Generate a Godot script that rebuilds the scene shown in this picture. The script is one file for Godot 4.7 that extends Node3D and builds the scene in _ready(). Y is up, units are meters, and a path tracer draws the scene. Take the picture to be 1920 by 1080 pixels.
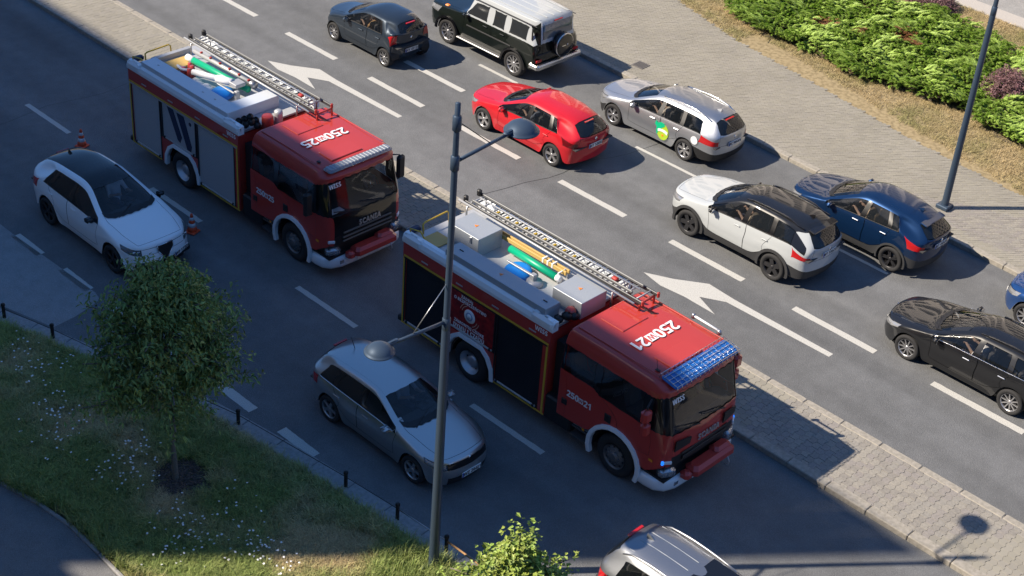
extends Node3D
# A city street seen from above: two fire engines in the shade of a building, cars in sunlit lanes.
# World: +x along the near lanes' travel, -z across the road, y up, metres.
const SUN := Vector3(0.4727, -0.6691, -0.5734)
var M := {}
var used := {}
var cache := {}
var rng := RandomNumberGenerator.new()
var cloud := FastNoiseLite.new()

func _ready() -> void:
	rng.seed = 7
	cloud.seed = 3
	cloud.frequency = 0.35
	cloud.fractal_octaves = 3
	make_view()
	make_materials()
	make_ground()
	make_pavements()
	make_markings()
	make_buildings()
	make_vehicles()
	make_street_things()
	make_plants()

func make_view() -> void:
	var cam := Camera3D.new()
	cam.name = "camera"
	add_child(cam)
	var pitch := -0.585905
	var yaw := 0.738143
	var roll := 0.080089
	cam.basis = Basis(Vector3.UP, yaw) * Basis(Vector3.RIGHT, pitch) * Basis(Vector3.BACK, roll)
	cam.position = Vector3(20, 21.171, 25)
	cam.fov = rad_to_deg(2.0 * atan(540.0 / 2969.78))
	cam.near = 0.5
	cam.far = 600.0
	cam.current = true
	var we := WorldEnvironment.new()
	we.name = "world_environment"
	var e := Environment.new()
	e.background_mode = Environment.BG_SKY
	var sk := Sky.new()
	var ps := ProceduralSkyMaterial.new()
	ps.sky_top_color = Color(0.28, 0.445, 0.68)
	ps.sky_horizon_color = Color(0.41, 0.60, 0.84)
	ps.sky_curve = 0.16
	ps.ground_horizon_color = Color(0.45, 0.45, 0.45)
	ps.ground_bottom_color = Color(0.3, 0.3, 0.3)
	ps.sky_energy_multiplier = 0.78
	sk.sky_material = ps
	e.sky = sk
	e.tonemap_mode = Environment.TONE_MAPPER_LINEAR
	e.tonemap_exposure = 2.2
	e.sdfgi_enabled = true
	e.ssao_enabled = true
	e.ssil_enabled = true
	we.environment = e
	add_child(we)
	var sun := DirectionalLight3D.new()
	sun.name = "sun"
	add_child(sun)
	sun.basis = Basis.looking_at(SUN, Vector3.UP)
	sun.light_energy = 1.25
	sun.light_color = Color(1.0, 0.945, 0.87)
	sun.light_angular_distance = 0.5
	sun.shadow_enabled = true

# ---------------------------------------------------------------- scene helpers
func numbered(n: String) -> String:
	if used.has(n):
		used[n] += 1
		return "%s_%03d" % [n, used[n]]
	used[n] = 0
	return n

func thing(called: String, label: String, category: String, at := Vector3.ZERO, turn := 0.0, group := "") -> Node3D:
	var o := Node3D.new()
	o.name = numbered(called)
	add_child(o)
	o.position = at
	o.rotation.y = turn
	tag(o, label, category, group)
	return o

func tag(o: Node3D, label: String, category: String, group := "") -> void:
	o.set_meta("label", label)
	o.set_meta("category", category)
	if group:
		o.set_meta("group", group)

func part(parent: Node, called: String, mesh: Mesh, mat: Material, at := Transform3D()) -> MeshInstance3D:
	var o := MeshInstance3D.new()
	o.name = called if parent != self else numbered(called)
	o.mesh = mesh
	o.material_override = mat
	o.transform = at
	parent.add_child(o, true)
	return o

func struct(called: String, mesh: Mesh, mat: Material, at := Transform3D()) -> MeshInstance3D:
	var o := part(self, called, mesh, mat, at)
	o.set_meta("kind", "structure")
	return o

func scatter(parent: Node, called: String, mesh: Mesh, mat: Material, xf: Array, cols: Array) -> MultiMeshInstance3D:
	var mm := MultiMesh.new()
	mm.transform_format = MultiMesh.TRANSFORM_3D
	mm.use_colors = cols.size() > 0
	mm.mesh = mesh
	mm.instance_count = xf.size()
	for i in xf.size():
		mm.set_instance_transform(i, xf[i])
		if cols.size() > 0:
			mm.set_instance_color(i, cols[i])
	var o := MultiMeshInstance3D.new()
	o.name = called if parent != self else numbered(called)
	o.multimesh = mm
	o.material_override = mat
	parent.add_child(o, true)
	o.set_meta("kind", "stuff")
	return o

# ---------------------------------------------------------------- mesh builder
class MB:
	var st := SurfaceTool.new()
	var uvs := false
	func _init(flat := true) -> void:
		st.begin(Mesh.PRIMITIVE_TRIANGLES)
		st.set_smooth_group(-1 if flat else 0)
	func flat() -> MB:
		st.set_smooth_group(-1)
		return self
	func smooth(g := 0) -> MB:
		st.set_smooth_group(g)
		return self
	func tri(a: Vector3, b: Vector3, c: Vector3) -> void:
		for p in [a, b, c]:
			if uvs:
				st.set_uv(Vector2(p.x, p.z))
			st.add_vertex(p)
	func quad(a: Vector3, b: Vector3, c: Vector3, d: Vector3) -> void:
		tri(a, b, c)
		tri(a, c, d)
	func hexa(p: Array) -> void:  # bottom 0..3, top 4..7, each ring in the same turning sense
		quad(p[4], p[5], p[6], p[7])
		quad(p[3], p[2], p[1], p[0])
		for i in 4:
			var j := (i + 1) % 4
			quad(p[i], p[j], p[j + 4], p[i + 4])
	func box(c: Vector3, s: Vector3, b := Basis()) -> MB:
		var h := s * 0.5
		var p := []
		for y in [-h.y, h.y]:
			for q in [Vector2(-1, -1), Vector2(1, -1), Vector2(1, 1), Vector2(-1, 1)]:
				p.append(c + b * Vector3(q.x * h.x, y, q.y * h.z))
		hexa(p)
		return self
	func cbox(c: Vector3, s: Vector3, ch := 0.02, b := Basis()) -> MB:  # chamfered box
		var h := s * 0.5
		ch = minf(ch, minf(h.x, minf(h.y, h.z)) * 0.9)
		var rings := []
		var lv := [[-h.y, ch], [-h.y + ch, 0.0], [h.y - ch, 0.0], [h.y, ch]]
		for l in lv:
			var r := []
			var hx: float = h.x - l[1]
			var hz: float = h.z - l[1]
			var k: float = ch
			for q in [Vector2(-hx + k, -hz), Vector2(hx - k, -hz), Vector2(hx, -hz + k), Vector2(hx, hz - k), Vector2(hx - k, hz), Vector2(-hx + k, hz), Vector2(-hx, hz - k), Vector2(-hx, -hz + k)]:
				r.append(c + b * Vector3(q.x, l[0], q.y))
			rings.append(r)
		loft(rings, true)
		fan(rings[3], false)
		fan(rings[0], true)
		return self
	func loft(rings: Array, closed := true) -> MB:
		for i in rings.size() - 1:
			var a: Array = rings[i]
			var b: Array = rings[i + 1]
			var n: int = a.size()
			for j in (n if closed else n - 1):
				var k := (j + 1) % n
				quad(a[j], a[k], b[k], b[j])
		return self
	func fan(r: Array, flip := false) -> MB:
		var c := Vector3.ZERO
		for p in r:
			c += p
		c /= r.size()
		for j in r.size():
			var k := (j + 1) % r.size()
			if flip:
				tri(c, r[k], r[j])
			else:
				tri(c, r[j], r[k])
		return self
	func ring(c: Vector3, ax: Vector3, r: float, n: int) -> Array:
		ax = ax.normalized()
		var u := ax.cross(Vector3.UP if absf(ax.y) < 0.9 else Vector3.RIGHT).normalized()
		var v := ax.cross(u)
		var out := []
		for i in n:
			var t := TAU * i / n
			out.append(c + (u * cos(t) + v * sin(t)) * r)
		return out
	func cyl(a: Vector3, b: Vector3, r0: float, r1 := -1.0, n := 12, caps := true) -> MB:
		if r1 < 0.0:
			r1 = r0
		var ra := ring(a, b - a, r0, n)
		var rb := ring(b, b - a, r1, n)
		loft([ra, rb], true)
		if caps:
			fan(ra, true)
			fan(rb, false)
		return self
	func tube(pts: Array, r: float, n := 8, closed := false) -> MB:
		var rings := []
		var m := pts.size()
		var u := Vector3.ZERO
		for i in m:
			var d: Vector3
			if closed:
				d = (pts[(i + 1) % m] - pts[(i + m - 1) % m]).normalized()
			else:
				d = (pts[mini(i + 1, m - 1)] - pts[maxi(i - 1, 0)]).normalized()
			if u == Vector3.ZERO:
				u = d.cross(Vector3.UP if absf(d.y) < 0.9 else Vector3.RIGHT).normalized()
			u = (u - d * u.dot(d)).normalized()
			var v := d.cross(u)
			var rr := []
			for k in n:
				var t := TAU * k / n
				rr.append(pts[i] + (u * cos(t) + v * sin(t)) * r)
			rings.append(rr)
		if closed:
			rings.append(rings[0])
		loft(rings, true)
		if not closed:
			fan(rings[0], true)
			fan(rings[m - 1], false)
		return self
	func lathe(prof: Array, n: int, xf := Transform3D()) -> MB:  # prof: Vector2(radius, height) about local y
		var rings := []
		for q in prof:
			var r := []
			for i in n:
				var t := TAU * i / n
				r.append(xf * Vector3(q.x * cos(t), q.y, q.x * sin(t)))
			rings.append(r)
		loft(rings, true)
		return self
	func prism(poly: PackedVector2Array, depth: float, xf := Transform3D()) -> MB:  # outline in local xy, from z=0 to z=depth
		var t := Geometry2D.triangulate_polygon(poly)
		for z in [0.0, depth]:
			for i in range(0, t.size(), 3):
				var a := xf * Vector3(poly[t[i]].x, poly[t[i]].y, z)
				var b := xf * Vector3(poly[t[i + 1]].x, poly[t[i + 1]].y, z)
				var c := xf * Vector3(poly[t[i + 2]].x, poly[t[i + 2]].y, z)
				if z == 0.0:
					tri(a, b, c)
				else:
					tri(a, c, b)
		for i in poly.size():
			var j := (i + 1) % poly.size()
			quad(xf * Vector3(poly[j].x, poly[j].y, 0), xf * Vector3(poly[i].x, poly[i].y, 0), xf * Vector3(poly[i].x, poly[i].y, depth), xf * Vector3(poly[j].x, poly[j].y, depth))
		return self
	func sheet(poly: PackedVector2Array, y: float) -> MB:  # flat ground polygon, points are (x, z)
		var t := Geometry2D.triangulate_polygon(poly)
		for i in range(0, t.size(), 3):
			var a := Vector3(poly[t[i]].x, y, poly[t[i]].y)
			var b := Vector3(poly[t[i + 1]].x, y, poly[t[i + 1]].y)
			var c := Vector3(poly[t[i + 2]].x, y, poly[t[i + 2]].y)
			if (b - a).cross(c - a).y < 0.0:
				tri(a, b, c)
			else:
				tri(a, c, b)
		return self
	func done() -> ArrayMesh:
		st.generate_normals()
		return st.commit()

func text_mesh(s: String, size: float, bold := true, depth := 0.006) -> TextMesh:
	var t := TextMesh.new()
	var f := SystemFont.new()
	f.font_names = PackedStringArray(["Droid Sans"])
	f.font_weight = 700 if bold else 400
	t.font = f
	t.text = s
	t.font_size = 64
	t.pixel_size = size / 46.0
	t.depth = depth
	t.curve_step = 1.0
	return t

# transform whose x axis runs along `right`, y along `up`
func frame(at: Vector3, right: Vector3, up: Vector3) -> Transform3D:
	right = right.normalized()
	up = (up - right * up.dot(right)).normalized()
	return Transform3D(Basis(right, up, right.cross(up)), at)

# ---------------------------------------------------------------- materials
func mat(c: Color, rough := 0.6, metal := 0.0, spec := 0.5) -> StandardMaterial3D:
	var m := StandardMaterial3D.new()
	m.albedo_color = Color(c.r, c.g, c.b).linear_to_srgb()
	m.roughness = rough
	m.metallic = metal
	m.metallic_specular = spec
	return m

func paint(c: Color, metal := 0.0, rough := 0.35) -> StandardMaterial3D:
	var m := mat(c, rough, metal)
	m.clearcoat_enabled = true
	m.clearcoat = 1.0
	m.clearcoat_roughness = 0.0
	m.metallic_specular = 0.25
	return m

func glass(alpha: float, c := Color(0.01, 0.012, 0.014)) -> StandardMaterial3D:
	var m := mat(c, 0.02)
	m.transparency = BaseMaterial3D.TRANSPARENCY_ALPHA
	m.albedo_color.a = alpha
	return m

func noise_tex(freq: float, ramp: Array, size := 512, octaves := 4, sd := 1, normal := false, bump := 4.0, kind := FastNoiseLite.TYPE_SIMPLEX) -> NoiseTexture2D:
	var n := FastNoiseLite.new()
	n.seed = sd
	n.frequency = freq
	n.noise_type = kind
	n.fractal_octaves = octaves
	var t := NoiseTexture2D.new()
	t.width = size
	t.height = size
	t.seamless = true
	t.noise = n
	if normal:
		t.as_normal_map = true
		t.bump_strength = bump
	elif ramp.size() > 0:
		var g := Gradient.new()
		var offs := PackedFloat32Array()
		var cols := PackedColorArray()
		for r in ramp:
			offs.append(r[0])
			cols.append(Color(r[1].r, r[1].g, r[1].b).linear_to_srgb())
		g.offsets = offs
		g.colors = cols
		t.color_ramp = g
	return t

func world_mat(tex: Texture2D, scale: float, rough := 0.9, nrm: Texture2D = null, nscale := 0.6) -> StandardMaterial3D:
	var m := StandardMaterial3D.new()
	m.albedo_texture = tex
	m.roughness = rough
	m.uv1_triplanar = true
	m.uv1_world_triplanar = true
	m.uv1_scale = Vector3.ONE * scale
	if nrm:
		m.normal_enabled = true
		m.normal_texture = nrm
		m.normal_scale = nscale
	return m

func grey(v: float, t := Color(1, 1, 1)) -> Color:
	return Color(v * t.r, v * t.g, v * t.b)

# asphalt: fine aggregate over broad, streaky wear that follows the lanes
func asphalt_tex(base: float, tint: Color, sd: int) -> ImageTexture:
	var n := 1024
	var coarse := FastNoiseLite.new()
	coarse.seed = sd
	coarse.frequency = 0.009
	coarse.fractal_octaves = 4
	var r := RandomNumberGenerator.new()
	r.seed = sd * 17 + 5
	var im := Image.create(n, n, false, Image.FORMAT_RGB8)
	for y in n:
		for x in n:
			var w := coarse.get_noise_2d(x, y)
			var u := r.randf()
			var g := (u - 0.5) * 0.55
			if u > 0.955:
				g = 0.5 + r.randf() * 1.0
			elif u < 0.05:
				g = -0.45
			var v := base * (1.0 + 0.13 * w + g)
			im.set_pixel(x, y, Color(v * tint.r, v * tint.g, v * tint.b).linear_to_srgb())
	return ImageTexture.create_from_image(im)

func streak_tex() -> ImageTexture:  # long along x: oil and tyre wear in the lanes (multiplied over the asphalt)
	var w := 512
	var h := 512
	var a := FastNoiseLite.new()
	a.seed = 21
	a.frequency = 0.012
	a.fractal_octaves = 4
	var im := Image.create(w, h, false, Image.FORMAT_RGB8)
	for y in h:
		for x in w:
			var z := float(y) / h * 24.0 - 12.0
			var k := a.get_noise_2d(x * 0.35, y * 1.6) * 0.24 + a.get_noise_2d(x * 2.1 + 900, y * 2.4) * 0.07
			# tyre polished tracks, two per lane
			for lane in [-1.85, -4.85, -7.85, 3.55, 7.2]:
				for s in [-0.78, 0.78]:
					var d: float = absf(z - lane - s + 0.12 * a.get_noise_1d(x * 0.5 + lane * 40.0))
					k -= 0.13 * exp(-d * d * 9.0) * (0.8 + 0.8 * a.get_noise_2d(x * 0.8, lane * 60.0 + s * 30.0))
				var e: float = absf(z - lane + 0.1 * a.get_noise_1d(x * 0.7 + lane * 13.0))
				k -= 0.10 * exp(-e * e * 5.0) * (1.0 + 1.2 * a.get_noise_2d(x * 1.3, lane * 20.0))
			var v := clampf(0.84 + k, 0.0, 1.0)
			im.set_pixel(x, y, Color(v, v, v).linear_to_srgb())
	return ImageTexture.create_from_image(im)

func make_materials() -> void:
	var as_n := noise_tex(0.35, [], 512, 2, 4, true, 3.0)
	var road := world_mat(asphalt_tex(0.158, Color(0.97, 1.0, 1.025), 2), 1.0 / 5.2, 0.86, as_n, 0.35)
	road.uv1_triplanar = false
	road.uv1_world_triplanar = false
	road.detail_enabled = true
	road.detail_blend_mode = BaseMaterial3D.BLEND_MODE_MUL
	road.detail_uv_layer = BaseMaterial3D.DETAIL_UV_2
	road.detail_albedo = streak_tex()
	M.road = road
	M.patch = world_mat(asphalt_tex(0.24, Color(1, 1.0, 1.0), 9), 1.0 / 5.0, 0.9, as_n, 0.3)
	M.path = world_mat(asphalt_tex(0.15, Color(1, 1.0, 1.0), 12), 1.0 / 5.0, 0.9, as_n, 0.3)
	var conc := noise_tex(0.03, [[0.0, Color(0.22, 0.20, 0.17)], [0.45, Color(0.275, 0.255, 0.215)], [0.7, Color(0.305, 0.28, 0.24)], [1.0, Color(0.34, 0.315, 0.27)]], 512, 5, 6)
	M.kerb = world_mat(conc, 0.45, 0.9, as_n, 0.25)
	var conc2 := noise_tex(0.03, [[0.0, Color(0.21, 0.21, 0.205)], [0.5, Color(0.27, 0.265, 0.26)], [1.0, Color(0.32, 0.315, 0.305)]], 512, 5, 16)
	M.kerb_grey = world_mat(conc2, 0.45, 0.9, as_n, 0.25)
	for k in 4:
		var t: float = [0.92, 1.0, 1.08, 0.97][k]
		var tn: Color = [Color(1, 0.93, 0.82), Color(1, 0.94, 0.83), Color(1, 0.93, 0.80), Color(1, 0.92, 0.84)][k]
		var tx := noise_tex(0.05, [[0.0, grey(0.205 * t, tn)], [0.5, grey(0.24 * t, tn)], [1.0, grey(0.275 * t, tn)]], 256, 4, 30 + k)
		M["paver%d" % k] = world_mat(tx, 0.8 + 0.1 * k, 0.92, as_n, 0.3)
	M.paver_copy = mat(Color(1, 1, 1), 0.92)
	M.paver_copy.vertex_color_use_as_albedo = true
	M.joint = world_mat(noise_tex(0.08, [[0.0, Color(0.13, 0.118, 0.095)], [1.0, Color(0.21, 0.19, 0.155)]], 256, 4, 41), 0.8, 0.95)
	var pt := noise_tex(0.09, [[0.0, Color(0.15, 0.15, 0.145)], [0.22, Color(0.26, 0.255, 0.24)], [0.36, Color(0.44, 0.435, 0.405)], [0.6, Color(0.48, 0.475, 0.44)], [1.0, Color(0.54, 0.53, 0.49)]], 512, 5, 8)
	M.line = world_mat(pt, 0.9, 0.75)
	M.soil = world_mat(noise_tex(0.02, [[0.0, Color(0.10, 0.115, 0.04)], [0.45, Color(0.17, 0.165, 0.065)], [0.7, Color(0.30, 0.25, 0.12)], [1.0, Color(0.40, 0.33, 0.17)]], 512, 5, 50), 0.18, 0.95)
	M.dry_soil = world_mat(noise_tex(0.03, [[0.0, Color(0.17, 0.135, 0.07)], [0.5, Color(0.27, 0.21, 0.115)], [1.0, Color(0.34, 0.275, 0.155)]], 512, 5, 51), 0.3, 0.95)
	M.mulch = world_mat(noise_tex(0.12, [[0.0, Color(0.03, 0.022, 0.018)], [0.5, Color(0.07, 0.055, 0.045)], [1.0, Color(0.13, 0.105, 0.09)]], 512, 4, 52), 0.8, 0.95)
	M.gravel = world_mat(noise_tex(0.16, [[0.0, Color(0.22, 0.21, 0.20)], [0.5, Color(0.38, 0.36, 0.34)], [1.0, Color(0.52, 0.49, 0.46)]], 512, 3, 53), 0.6, 0.95)
	M.blade = mat(Color(1, 1, 1), 0.7)
	M.blade.vertex_color_use_as_albedo = true
	M.blade.backlight_enabled = true
	M.blade.backlight = Color(0.12, 0.13, 0.05)
	# vehicle materials
	M.rubber = mat(Color(0.022, 0.022, 0.023), 0.85)
	M.tyre_side = mat(Color(0.03, 0.03, 0.031), 0.75)
	M.black = mat(Color(0.012, 0.012, 0.013), 0.55)
	M.gloss_black = paint(Color(0.006, 0.006, 0.007), 0.0, 0.3)
	M.cladding = mat(Color(0.03, 0.031, 0.033), 0.7)
	M.chrome = mat(Color(0.75, 0.75, 0.76), 0.12, 1.0)
	M.alloy = mat(Color(0.52, 0.52, 0.53), 0.32, 0.85)
	M.alloy_dark = mat(Color(0.035, 0.035, 0.038), 0.4, 0.4)
	M.steel = mat(Color(0.40, 0.41, 0.43), 0.38, 0.9)
	M.interior = mat(Color(0.04, 0.04, 0.042), 0.85)
	M.seat = mat(Color(0.075, 0.073, 0.072), 0.9)
	M.beige = mat(Color(0.45, 0.33, 0.19), 0.85)
	M.glass = glass(0.42)
	M.glass_dark = glass(0.8)
	M.glass_shield = glass(0.3)
	M.glass_roof = glass(0.93)
	M.lamp_glass = glass(0.25, Color(0.5, 0.52, 0.55))
	M.lamp_inner = mat(Color(0.5, 0.5, 0.52), 0.2, 0.8)
	M.tail_red = paint(Color(0.42, 0.012, 0.014), 0.0, 0.2)
	M.tail_dark = paint(Color(0.12, 0.006, 0.008), 0.0, 0.2)
	M.orange = mat(Color(0.8, 0.22, 0.02), 0.4)
	M.plate = mat(Color(0.72, 0.72, 0.70), 0.5)
	M.plate_ink = mat(Color(0.02, 0.02, 0.025), 0.6)
	M.plate_blue = mat(Color(0.02, 0.06, 0.32), 0.5)
	M.white_paint = mat(Color(0.72, 0.73, 0.74), 0.45)
	M.skin = mat(Color(0.5, 0.3, 0.2), 0.6)

# ---------------------------------------------------------------- ground, road, kerbs
func V2(a: Array) -> PackedVector2Array:
	var o := PackedVector2Array()
	for i in range(0, a.size(), 2):
		o.append(Vector2(a[i], a[i + 1]))
	return o

var NEAR := [-60.0, 14.2, -30.0, 13.6, -18.0, 13.0, -12.0, 12.1, -8.3, 11.1, -6.6, 10.55, -5.4, 10.22, -3.4, 9.66, -1.35, 9.25, 0.5, 9.0, 2.4, 8.8, 4.8, 8.62, 8.0, 8.5, 20.0, 8.45, 60.0, 8.45]

func far_kerb_z(x: float) -> float:
	return -9.18 + 0.036 * x

func near_z(x: float) -> float:
	for i in range(0, NEAR.size() - 2, 2):
		if x <= NEAR[i + 2]:
			return lerpf(NEAR[i + 1], NEAR[i + 3], (x - NEAR[i]) / (NEAR[i + 2] - NEAR[i]))
	return 8.45

func make_ground() -> void:
	struct("ground", MB.new().sheet(V2([-300, -300, 300, -300, 300, 300, -300, 300]), -0.08).done(), M.joint)
	# carriageway, finely cut along x so the near edge can curve
	var st := SurfaceTool.new()
	st.begin(Mesh.PRIMITIVE_TRIANGLES)
	st.set_smooth_group(0)
	var xs := []
	for i in 61:
		xs.append(-60.0 + i * 2.0)
	for i in 60:
		var x0: float = xs[i]
		var x1: float = xs[i + 1]
		var a := Vector3(x0, 0, far_kerb_z(x0) - 0.3)
		var b := Vector3(x1, 0, far_kerb_z(x1) - 0.3)
		var c := Vector3(x1, 0, near_z(x1) + 0.3)
		var d := Vector3(x0, 0, near_z(x0) + 0.3)
		for p in [a, b, c, a, c, d]:
			st.set_uv(Vector2(p.x, p.z))
			st.set_uv2(Vector2(p.x / 48.0, (p.z + 12.0) / 24.0))
			st.add_vertex(p)
	st.generate_normals()
	st.generate_tangents()
	struct("road", st.commit(), M.road)
	# pale resurfaced bay beside the near lane
	struct("parking_bay", MB.new().sheet(V2([-40, 9.32, -11, 9.22, -8.2, 9.12, -7.55, 9.1, -7.3, 9.16, -7.18, 9.3, -7.0, 10.0, -6.95, 10.58, -8.3, 10.98, -12, 11.98, -18, 12.88, -40, 13.6]), 0.005).done(), M.patch)
	# lawn between the near kerb and the footpath, footpath, and the dry verge on the far side
	var near := [-60.0, 14.9]
	var lawn := PackedVector2Array()
	for i in 41:
		var x := -20.0 + i
		lawn.append(Vector2(x, near_z(x) + 0.5))
	for q in [[20.0, 14.2], [0.75, 13.87], [-0.6, 13.82], [-1.5, 13.83], [-3.05, 14.19], [-5.0, 15.0], [-8.0, 16.6], [-20.0, 24.0]]:
		lawn.append(Vector2(q[0], q[1]))
	struct("lawn", MB.new().sheet(lawn, 0.09).done(), M.soil)
	var fp := PackedVector2Array()
	for q in [[-20.0, 24.1], [-8.0, 16.7], [-5.0, 15.1], [-3.05, 14.29], [-1.5, 13.93], [-0.6, 13.92], [0.75, 13.97], [20.0, 14.3], [20.0, 29.0], [-20.0, 29.0]]:
		fp.append(Vector2(q[0], q[1]))
	struct("footpath", MB.new().sheet(fp, 0.06).done(), M.path)
	var verge := V2([-30, -19.5, -14, -16.4, -10.4, -15.2, -6.78, -14.2, -2.67, -13.55, 0.55, -12.95, 4.47, -12.55, 12, -12.0, 40, -11, 40, -23.1, -30, -22.9])
	struct("verge", MB.new().sheet(verge, 0.1).done(), M.dry_soil)
	struct("gravel_strip", MB.new().sheet(V2([-40, -22.9, 40, -23.1, 40, -23.95, -40, -23.75]), 0.105).done(), M.gravel)
	struct("promenade", MB.new().sheet(V2([-60, -23.7, 60, -23.9, 60, -34, -60, -34]), 0.101).done(), M.patch)

# a run of kerb stones along a polyline, each stone a part of its own
func kerb_run(called: String, pts: Array, width: float, height: float, length: float, m: Material, label: String, sd: int, base := -0.05) -> void:
	var root := Node3D.new()
	root.name = numbered(called)
	add_child(root)
	root.set_meta("kind", "structure")
	var r := RandomNumberGenerator.new()
	r.seed = sd
	var curve := Curve3D.new()
	curve.bake_interval = 0.1
	for q in pts:
		curve.add_point(Vector3(q[0], 0, q[1]))
	var total := curve.get_baked_length()
	var s := 0.0
	while s < total - 0.2:
		var e := minf(s + length, total)
		var a := curve.sample_baked(s)
		var b := curve.sample_baked(e)
		var d := (b - a).normalized()
		var ln := a.distance_to(b) - 0.012
		var bs := Basis(d, Vector3.UP, d.cross(Vector3.UP))
		var key := "kerb%s%.2f%.2f%.2f" % [called, ln, width, height]
		if not cache.has(key):
			cache[key] = MB.new().cbox(Vector3(0, (height + base) / 2, 0), Vector3(ln, height - base, width), 0.018).done()
		var o := part(root, "kerb_stone", cache[key], m, Transform3D(bs * Basis(Vector3.RIGHT, r.randf_range(-0.012, 0.012)), (a + b) / 2 + Vector3(0, r.randf_range(-0.004, 0.004), 0)))
		s = e

func make_pavements() -> void:
	kerb_run("median_kerb_near", [[-40, 1.58], [-20, 1.55], [40, 1.66]], 0.26, 0.13, 1.0, M.kerb, "", 1)
	kerb_run("median_kerb_far", [[-40, -0.32], [40, -0.32]], 0.2, 0.13, 1.0, M.kerb, "", 2)
	var fk := []
	for x in [-40, 40]:
		fk.append([x, far_kerb_z(x) - 0.1])
	kerb_run("pavement_kerb", fk, 0.22, 0.13, 1.0, M.kerb, "", 3)
	var g1 := []
	var g2 := []
	var g3 := []
	for i in range(-20, 21):
		g1.append([i, near_z(i) + 0.13])
		g2.append([i, near_z(i) + 0.41])
	kerb_run("gutter", g1, 0.30, 0.012, 1.0, M.kerb_grey, "", 4)
	kerb_run("lawn_kerb", g2, 0.2, 0.12, 1.0, M.kerb_grey, "", 5)
	kerb_run("footpath_kerb", [[20, 14.25], [0.75, 13.92], [-0.6, 13.87], [-1.5, 13.88], [-3.05, 14.24], [-5, 15.05], [-8, 16.65], [-20, 24.05]], 0.08, 0.11, 1.0, M.kerb_grey, "", 6)
	# median paving: interlocking wavy blocks
	var med := struct("median", MB.new().sheet(V2([-40, -0.25, 40, -0.25, 40, 1.48, -40, 1.48]), 0.106).done(), M.joint)
	var shapes := []
	for k in 2:
		shapes.append(wavy_block(k))
	var near_list := []
	var rest := []
	for i in range(-150, 110):
		var x := i * 0.165
		if x < -24.0 or x > 14.0:
			continue
		for j in range(-2, 11):
			var z := -0.22 + j * 0.2 + (0.1 if i % 2 != 0 else 0.0) + 0.1
			if z < -0.3 or z > 1.56:
				continue
			rest.append([Vector3(x, 0.074, z), absi(i) % 2, x - 0.9 * absf(z - 0.7)])
	rest.sort_custom(func(a, b): return a[2] > b[2])
	# the 300 that show largest: right-hand end of the median within the frame
	var picked := []
	var others := []
	for q in rest:
		var p: Vector3 = q[0]
		if picked.size() < 300 and p.x < 11.6 - 0.9 * p.z and not (p.x < 6.6 and p.z > 0.2 and p.x > 5.0 and false):
			picked.append(q)
		else:
			others.append(q)
	var r := RandomNumberGenerator.new()
	r.seed = 11
	for q in picked:
		var o := part(med, "paving_block", shapes[q[1]], M["paver%d" % (r.randi() % 4)], Transform3D(Basis(Vector3.UP, r.randf_range(-0.015, 0.015)) * Basis(Vector3.RIGHT, r.randf_range(-0.012, 0.012)), q[0] + Vector3(0, r.randf_range(-0.003, 0.003), 0)))
	for k in 2:
		var xf := []
		var cols := []
		for q in others:
			if q[1] == k:
				xf.append(Transform3D(Basis(Vector3.UP, r.randf_range(-0.015, 0.015)), q[0] + Vector3(0, r.randf_range(-0.003, 0.003), 0)))
				cols.append(paver_color(r, q[0]))
		scatter(med, "block_paving", shapes[k], M.paver_copy, xf, cols)
	# far pavement: small rectangular blocks laid at an angle
	var outline := PackedVector2Array()
	for q in [[-26, 0], [14, 0]]:
		outline.append(Vector2(q[0], far_kerb_z(q[0]) - 0.12))
	for q in [[14, -11.9], [4.47, -12.6], [0.55, -13.0], [-2.67, -13.6], [-6.78, -14.25], [-10.4, -15.25], [-14, -16.45], [-26, -18.8]]:
		outline.append(Vector2(q[0], q[1]))
	var pav := struct("pavement", MB.new().sheet(outline, 0.106).done(), M.joint)
	var brick := brick_block(Vector3(0.194, 0.06, 0.094))
	var all := []
	var rot := Basis(Vector3.UP, deg_to_rad(50.0))
	var c0 := Vector3(-3, 0, -12.5)
	for i in range(-170, 170):
		for j in range(-100, 100):
			var p: Vector3 = c0 + rot * Vector3(j * 0.2 + (0.1 if i % 2 != 0 else 0.0), 0, i * 0.1)
			if p.x < -20 or p.x > 8 or not Geometry2D.is_point_in_polygon(Vector2(p.x, p.z), outline):
				continue
			p.y = 0.078
			all.append([p, p.distance_to(Vector3(20, 21, 25))])
	all.sort_custom(func(a, b): return a[1] < b[1])
	var xf2 := []
	var cols2 := []
	var n_near := 0
	for q in all:
		var p: Vector3 = q[0]
		var t := Transform3D(rot * Basis(Vector3.UP, r.randf_range(-0.02, 0.02)), p + Vector3(0, r.randf_range(-0.003, 0.003), 0))
		if n_near < 300 and p.x < 6.0 and p.x > 0.5 and p.z < -9.6:
			n_near += 1
			part(pav, "paving_brick", brick, M["paver%d" % (r.randi() % 4)], t)
		else:
			xf2.append(t)
			cols2.append(paver_color(r, p))
	scatter(pav, "brick_paving", brick, M.paver_copy, xf2, cols2)

func paver_color(r: RandomNumberGenerator, p: Vector3) -> Color:
	var v := 0.24 * (1.0 + r.randf_range(-0.06, 0.06) + 0.12 * cloud.get_noise_2d(p.x * 1.2, p.z * 1.2))
	return Color(v, v * 0.935, v * (0.775 + r.randf_range(-0.015, 0.02)))

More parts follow.
